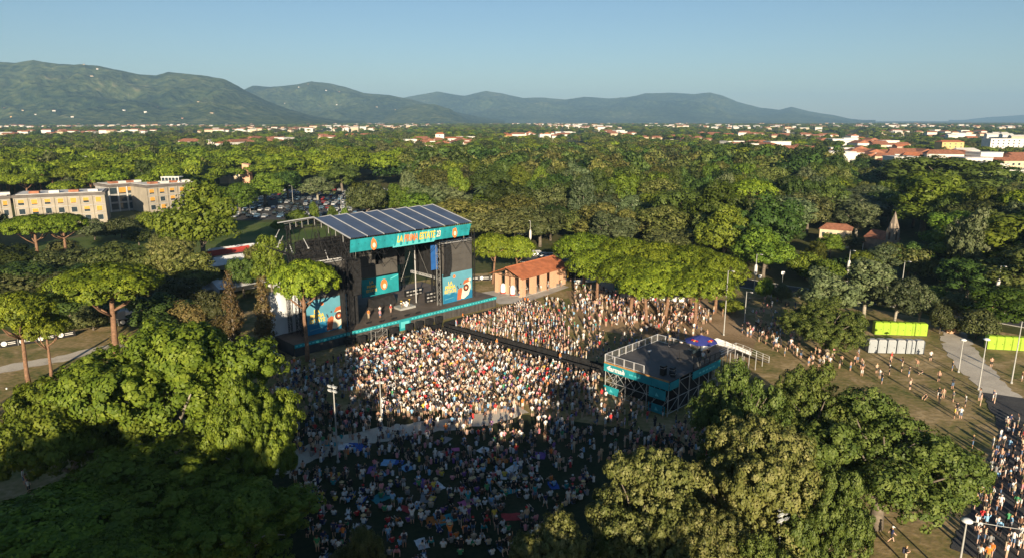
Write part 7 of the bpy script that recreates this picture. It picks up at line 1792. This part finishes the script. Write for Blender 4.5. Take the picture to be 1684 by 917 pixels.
# where people stand: (pixel polygon on the ground, people per m2, share sitting, place words, facing)
ZONES = [
 ([(572, 578), (640, 556), (690, 548), (722, 552), (800, 576), (985, 626), (985, 650), (900, 668), (800, 684), (700, 690), (640, 688), (600, 660), (566, 615)], 1.95, 0, 'in the dense crowd', 'stage'),
 ([(742, 541), (775, 516), (822, 508), (880, 503), (925, 530), (930, 560), (960, 588), (986, 602), (940, 598), (850, 566)], 1.5, 0, 'in the crowd by the corridor', 'stage'),
 ([(895, 498), (960, 500), (1000, 520), (990, 570), (960, 590), (925, 545)], .45, .1, 'on the lawn beside the corridor', 'any'),
 ([(940, 470), (1010, 484), (1130, 500), (1190, 520), (1150, 540), (1000, 530), (945, 500)], .85, .1, 'under the pine grove', 'any'),
 ([(1000, 530), (1150, 540), (1180, 560), (1100, 565), (1030, 570)], .34, .5, 'on the sand before the pine grove', 'any'),
 ([(960, 565), (1050, 560), (1075, 572), (1000, 600), (975, 592)], .6, .5, 'in the shade before the platform', 'any'),
 ([(1215, 545), (1300, 522), (1318, 560), (1310, 590), (1285, 588), (1240, 560)], .55, 0, 'beside the ramp', 'any'),
 ([(1225, 495), (1300, 490), (1312, 520), (1240, 535)], .16, .4, 'on the verge by the road', 'any'),
 ([(420, 600), (500, 606), (572, 590), (600, 670), (640, 700), (560, 725), (480, 735), (440, 640)], 1.15, .3, 'near the tall stage pine', 'stage'),
 ([(600, 668), (700, 690), (900, 668), (990, 650), (1180, 695), (1200, 760), (1000, 770), (880, 740), (700, 712), (640, 705)], 1.1, .35, 'behind the dense crowd', 'stage'),
 ([(490, 735), (640, 710), (880, 742), (1000, 775), (950, 840), (840, 917), (520, 940), (490, 830)], 1.4, .80, 'on the shaded lawn', 'stage'),
 ([(430, 690), (500, 700), (560, 760), (540, 900), (500, 900), (470, 760)], .6, .2, 'by the plane trees', 'any'),
 ([(1318, 575), (1430, 592), (1550, 580), (1600, 650), (1612, 700), (1560, 690), (1480, 640), (1330, 602)], .11, .08, 'on the open grass by the toilets', 'any'),
 ([(1300, 575), (1430, 590), (1400, 612), (1310, 600)], .3, .1, 'under the rust tinged oak', 'any'),
 ([(1622, 590), (1700, 600), (1700, 640), (1640, 630)], .10, .6, 'on the grass before the lime toilets', 'any'),
 ([(1610, 640), (1660, 660), (1640, 700), (1600, 680)], .14, .3, 'by the lamp beside the gravel path', 'any'),
 ([(1640, 700), (1700, 690), (1760, 800), (1700, 930), (1590, 930), (1612, 800)], .72, 0, 'in the queue on the asphalt path', 'any'),
 ([(1595, 730), (1640, 720), (1612, 820), (1590, 900)], .10, 0, 'beside the queue', 'any'),
 ([(1400, 890), (1560, 880), (1580, 930), (1420, 930)], .10, .3, 'under the biggest round oak', 'any'),
 ([(-30, 655), (40, 650), (60, 680), (-30, 700)], .12, .1, 'under the string of bulbs', 'any'),
 ([(-60, 740), (40, 750), (60, 830), (-60, 830)], .10, .1, 'under the bulb-side plane tree', 'any'),
 ([(818, 484), (862, 490), (930, 470), (900, 462)], .22, 0, 'inside the brick pavilion', 'any'),
 ([(935, 455), (975, 462), (985, 480), (945, 480)], .45, 0, 'before the black pagoda stall', 'any'),
]
pgrid = {}
def roomy(x, y, r):
    k = (int(x // 1), int(y // 1))
    for i in range(-1, 2):
        for j in range(-1, 2):
            for (a, b) in pgrid.get((k[0] + i, k[1] + j), ()):
                if (a - x) ** 2 + (b - y) ** 2 < r * r: return False
    pgrid.setdefault(k, []).append((x, y)); return True
def blocked(x, y):
    q = Vector((x - FA.x, y - FA.y, 0)); lx = q.x * math.cos(SA) + q.y * math.sin(SA); ly = -q.x * math.sin(SA) + q.y * math.cos(SA)
    if -.6 < lx < FD + .6 and -FW - .4 < ly < .5: return True
    if FD - 1 < lx < 31 and -FW - .4 < ly < -FW + 4: return True
    q = Vector((x - CA.x, y - CA.y, 0)); lx = q.dot(dq); ly = q.dot(nq)
    if -1 < lx < (CB - CA).length + 2 and -.5 < ly < 3.0: return True
    q = Vector((x - LC.x, y - LC.y, 0)); lu = q.x * math.cos(SA) + q.y * math.sin(SA); lv = -q.x * math.sin(SA) + q.y * math.cos(SA)
    return -2 < lu < SL + 1 and lv > -5.0
EVERY = []
zr = random.Random(8)
for zi, (poly, dens, sit, where, face) in enumerate(ZONES):
    W = [spot(*p) for p in poly]; x0, x1 = min(p.x for p in W), max(p.x for p in W); y0, y1 = min(p.y for p in W), max(p.y for p in W)
    n = int((x1 - x0) * (y1 - y0) * dens * 1.25)
    for _ in range(n):
        x, y = zr.uniform(x0, x1), zr.uniform(y0, y1)
        if not in_poly(x, y, W) or blocked(x, y): continue
        if dens < 1.5 and dens not in (.55, .72):                              # people gather in little groups
            g = fbm(np.array([x / 3.2 + 60]), np.array([y / 3.2 + 60]), 2, 5)[0]
            if g < .48 and zr.random() < .65: continue
        if not roomy(x, y, .42 if dens > .8 else .55): continue
        st = zr.random() < sit
        EVERY.append((x, y, to_stage(x, y) + zr.gauss(0, .25) if face == 'stage' else zr.uniform(0, 6.28), st, where, dens))
def hidden(x, y):
    a, b = project(x, y, .9)
    if not (4 < a < 1680 and b < 912): return True
    for (tx, ty, tr, th) in TREES:
        if ty < y and ty > 30 and th > 6:
            c, d = project(tx, ty, th * .62); f = FPX / math.hypot(ty, EYE - th * .6)
            if ((a - c) / (tr * f)) ** 2 + ((b - d) / (th * .42 * f)) ** 2 < 1: return True
    return False
EVERY.sort(key=lambda p: p[0] ** 2 + p[1] ** 2)
CROWD = []; nind = 0
for (x, y, rz, st, where, dens) in EVERY:
    if nind < 276 and not hidden(x, y):
        nind += 1
        ps = zr.choices(['sitting', 'leaning_back', 'lying'], [7, 2, 1])[0] if st else zr.choices(['standing', 'walking', 'looking_at_phone', 'arms_raised'], [6, 3, 2, .5] if 'queue' not in where else [7, 1, 3, .1])[0]
        person(x, y, rz, ps, where, 'people ' + where, z=.06 if 'path' not in where else .09)
    else: CROWD.append((x, y, rz, st, dens))
# musicians and crew one can point to
for (u, v, ps, sh, lb) in [(17.2, 4.6, 'standing', 'orange', 'musician in an orange top, nearest the pine side of the stage'), (18.9, 3.4, 'standing', 'pink', 'musician in a pink top at the front of the stage'), (20.2, 5.4, 'looking_at_phone', 'white', 'musician in a white top behind the pink one'), (22.4, 5.0, 'standing', 'red', 'musician in a white hat and red top beside the drum riser'), (26.4, 7.0, 'sitting', 'black', 'drummer in black behind the white drum kit'), (26.0, 12.6, 'standing', 'pink', 'stage hand standing far back beside the mast')]:
    q = stage_pt(u, v); person(q.x, q.y, SA + math.pi, ps, '', 'people on the stage', z=DK + (.40 if 'drummer' in lb else .0) + .004, shirt=sh, label=lb)
for k, (px_, py_) in enumerate([(863, 500), (868, 501), (761, 528), (817, 572), (921, 596), (620, 577), (485, 605)]):
    q = spot(px_, py_); person(q.x, q.y, to_stage(q.x, q.y) + math.pi, 'standing', '', 'stewards', z=.06, shirt='orange', label=['steward in orange at the lawn corner of the crowd, nearer the stage', 'steward in orange at the lawn corner of the crowd, nearer the pines', 'steward in orange before the pavilion end of the stage', 'steward in orange in the corridor nearer the stage', 'steward in orange in the corridor nearer the platform', 'steward in orange by the scaffold tower', 'steward in orange under the tall pine'][k])
for k, (x, y) in enumerate([(9.6, -9.8), (11.2, -9.7), (12.3, -2.6), (12.3, -4.6)]):
    q = foh_pt(x, y, ZD + .003); person(q.x, q.y, SA + math.pi / 2, 'standing', '', 'people on the mixing platform', z=q.z, shirt=['white', 'black', 'grey', 'white'][k], label=['sound engineer in white at the mixing desk', 'sound engineer in black beside the desk', 'crew member in grey at the far rail of the platform, nearer the stage', 'crew member in white at the far rail of the platform, nearer the ramp'][k])
# the rest of the crowd: one mass
def crowd_template(sit, up=False):
    mb = MB(); P = {}
    rec = []
    def addp(f, part):
        n0 = len(mb.f); f(); rec.extend([part] * (len(mb.f) - n0))
    def ring(levels, part, n=6, c=(0, 0)):
        def f():
            vs = []
            for (z, a, b, dy) in levels:
                for k in range(n): t = 2 * math.pi * k / n; vs.append((c[0] + a * math.cos(t), c[1] + dy + b * math.sin(t), z))
            mb.add(vs, [(i * n + k, i * n + (k + 1) % n, (i + 1) * n + (k + 1) % n, (i + 1) * n + k) for i in range(len(levels) - 1) for k in range(n)] + [tuple(range((len(levels) - 1) * n, len(levels) * n))], 0, True)
        addp(f, part)
    if not sit:
        ring([(.93, .15, .11, 0), (1.12, .135, .10, 0), (1.34, .18, .12, 0), (1.46, .13, .09, 0), (1.52, .05, .05, 0)], 'shirt')
        for s in (-1, 1):
            addp(lambda s=s: mb.tube((s * .10, 0, .96), (s * .11, .01, .46), .095, .065, 5, caps=False), 'legs'); addp(lambda s=s: mb.tube((s * .11, .01, .46), (s * .11, 0, 0), .06, .045, 5, caps=False), 'skin')
            if up and s > 0: addp(lambda s=s: mb.tube((s * .19, 0, 1.43), (s * .29, .06, 1.62), .06, .045, 4, caps=False), 'shirt'); addp(lambda s=s: mb.tube((s * .29, .06, 1.62), (s * .24, .14, 1.9), .042, .03, 4), 'skin')
            else: addp(lambda s=s: mb.tube((s * .20, 0, 1.43), (s * .25, -.01, 1.16), .06, .045, 4, caps=False), 'shirt'); addp(lambda s=s: mb.tube((s * .25, -.01, 1.16), (s * .20, .16, 1.0), .042, .03, 4), 'skin')
        hz0, dy = 1.62, .03
    else:
        ring([(.05, .17, .15, 0), (.30, .14, .11, -.02), (.52, .18, .12, .02), (.64, .12, .09, .04), (.70, .05, .05, .05)], 'shirt')
        for s in (-1, 1):
            addp(lambda s=s: mb.tube((s * .11, .06, .12), (s * .24, .42, .36), .09, .065, 5, caps=False), 'legs'); addp(lambda s=s: mb.tube((s * .24, .42, .36), (s * .14, .6, .05), .06, .045, 5), 'skin'); addp(lambda s=s: mb.tube((s * .2, .02, .6), (s * .2, .3, .3), .055, .035, 4), 'skin')
        hz0, dy = .80, .09
    n = 7; lv = [(-.13, .055), (-.05, .088), (.04, .10), (.10, .075), (.125, .02)]
    ring([(hz0 + z, r, r * 1.08, dy) for z, r in lv[:3]], 'head', n); ring([(hz0 + z, r * 1.05, r * 1.12, dy - .012) for z, r in lv[1:]], 'hair', n)
    V = np.array(mb.v, np.float32); return V, mb.f, rec
def crowd_mesh(people):
    col = lambda d, w: [list(d.values())[i] for i in np.random.default_rng(3).choice(len(d), len(people), p=np.array(w) / sum(w))]
    rg = np.random.default_rng(21); allv, fl, ft, cols = [], [], [], []; base = 0
    tm = {False: crowd_template(False), True: crowd_template(True)}; tup = crowd_template(False, True)
    sw = np.array([12, 13, 4, 3, 1.8, 3.4, 1.8, .5, .35, 5.5, .4, .25, .25, 2.4]); bw = np.array([7, 6, 4, 3, 2, 2]); hw = np.array([6, 6, 3, 1.2, 1.2])
    SC, BC, HCc, KC = [np.array(list(d.values())) if isinstance(d, dict) else np.array(d) for d in (SHIRT, BOTTOM, HAIRC, SKIN)]
    loops = []; tots = []
    for (x, y, rz, st, dens) in people:
        V, F, rec = tm[bool(st)] if st or rg.random() > .22 else tup; s = rg.uniform(.88, 1.02); c, q = math.cos(rz), math.sin(rz)
        v = V * s; allv.append(np.stack([v[:, 0] * c - v[:, 1] * q + x, v[:, 0] * q + v[:, 1] * c + y, v[:, 2] + .06], 1))
        k = {'shirt': SC[rg.choice(len(SC), p=sw / sw.sum())], 'legs': BC[rg.choice(len(BC), p=bw / bw.sum())], 'hair': HCc[rg.choice(len(HCc), p=hw / hw.sum())] if rg.random() > .08 else SC[0], 'skin': KC[rg.choice(4, p=[.35, .3, .05, .3])]}; k['head'] = k['skin']
        if rg.random() < .14: k['shirt'] = k['skin']
        for f, p in zip(F, rec): loops.extend([i + base for i in f]); tots.append(len(f)); cols.append(k[p])
        base += len(V)
    me = bpy.data.meshes.new('crowd'); AV = np.concatenate(allv); tots = np.array(tots, np.int32)
    me.vertices.add(len(AV)); me.loops.add(len(loops)); me.polygons.add(len(tots))
    me.vertices.foreach_set('co', AV.astype(np.float32).ravel()); me.loops.foreach_set('vertex_index', np.array(loops, np.int32)); me.polygons.foreach_set('loop_start', np.concatenate([[0], np.cumsum(tots)[:-1]]).astype(np.int32)); me.polygons.foreach_set('loop_total', tots)
    at = me.attributes.new('cloth', 'FLOAT_COLOR', 'FACE'); at.data.foreach_set('color', np.concatenate([np.array(cols), np.ones((len(cols), 1))], 1).astype(np.float32).ravel())
    m, nt, p = new_mat('crowd_clothes'); a = N(nt, 'ShaderNodeAttribute', attribute_name='cloth'); nt.links.new(a.outputs['Color'], p.inputs['Base Color']); p.inputs['Roughness'].default_value = .8
    me.materials.append(m); me.update(); me.validate(); return me
tag(link('crowd', crowd_mesh(CROWD)), 'dense festival crowd filling the field before the stage', 'crowd', kind='stuff')
print('people', len(EVERY), 'individuals', nind)
# picnic blankets on the shaded lawn
BLK = {'blue': (.03, .09, .35), 'sky blue': (.20, .38, .58), 'white': (.60, .60, .60), 'yellow': (.55, .36, .05), 'pink': (.50, .12, .26), 'teal': (.04, .25, .28), 'orange': (.50, .16, .03), 'purple': (.16, .08, .28), 'red': (.38, .04, .04), 'grey': (.25, .25, .26)}
bk = random.Random(12); used_b = {}
BW_ = [spot(*p) for p in ZONES[10][0]] ; nb_ = 0; tries = 0
while nb_ < 34 and tries < 3000:
    tries += 1; x, y = bk.uniform(-24, 12), bk.uniform(55, 84)
    if not in_poly(x, y, BW_): continue
    a, b = project(x, y, 0)
    if b > 915 or hidden(x, y): continue
    c = bk.choices(list(BLK), [6, 5, 5, 1, 1.4, 2, .5, 1, 1, 3])[0]; w, h = bk.uniform(.7, 1.6), bk.uniform(1.4, 2.1); sz = 'large' if w * h > 2.6 else ('small' if w * h < 1.6 else 'middling')
    row = 'by the gravel path' if b < 760 else ('mid-lawn' if b < 830 else 'near the bottom edge'); side = 'plane trees' if a < 640 else ('floodlight mast' if a < 760 else 'pale oaks')
    key = (c, sz, row, side)
    if key in used_b: continue
    used_b[key] = 1; nb_ += 1
    mb = MB(); n = 6; vs = [((i / n - .5) * w + bk.uniform(-.05, .05), (j / n - .5) * h + bk.uniform(-.05, .05), .005 + bk.uniform(0, .05)) for i in range(n + 1) for j in range(n + 1)]
    mb.add(vs, [(i * (n + 1) + j, (i + 1) * (n + 1) + j, (i + 1) * (n + 1) + j + 1, i * (n + 1) + j + 1) for i in range(n) for j in range(n)], 0, True)
    o = mb.build('picnic_blanket', mat('blanket_' + c.replace(' ', '_'), BLK[c], .9, .2, 2), None, (x, y, .06), bk.uniform(0, 3.1)); tag(o, f'{sz} {c} picnic blanket {row}, towards the {side}', 'blanket', 'picnic blankets on the shaded lawn')

# where look-alikes share a label, say which one by its place among them
bpy.context.view_layer.update()
_same = {}
for o in S.objects:
    if o.parent is None and o.get('label') and o.get('group'): _same.setdefault(o['label'], []).append(o)
for lb, os_ in _same.items():
    if 1 < len(os_) <= 10 and len(lb.split()) <= 13 and 'viewpoint' not in lb:
        os_.sort(key=lambda o: project(o.location.x, o.location.y, o.location.z)[0])
        for k, o in enumerate(os_): o['label'] = lb + f', {ORD[k]} from left'
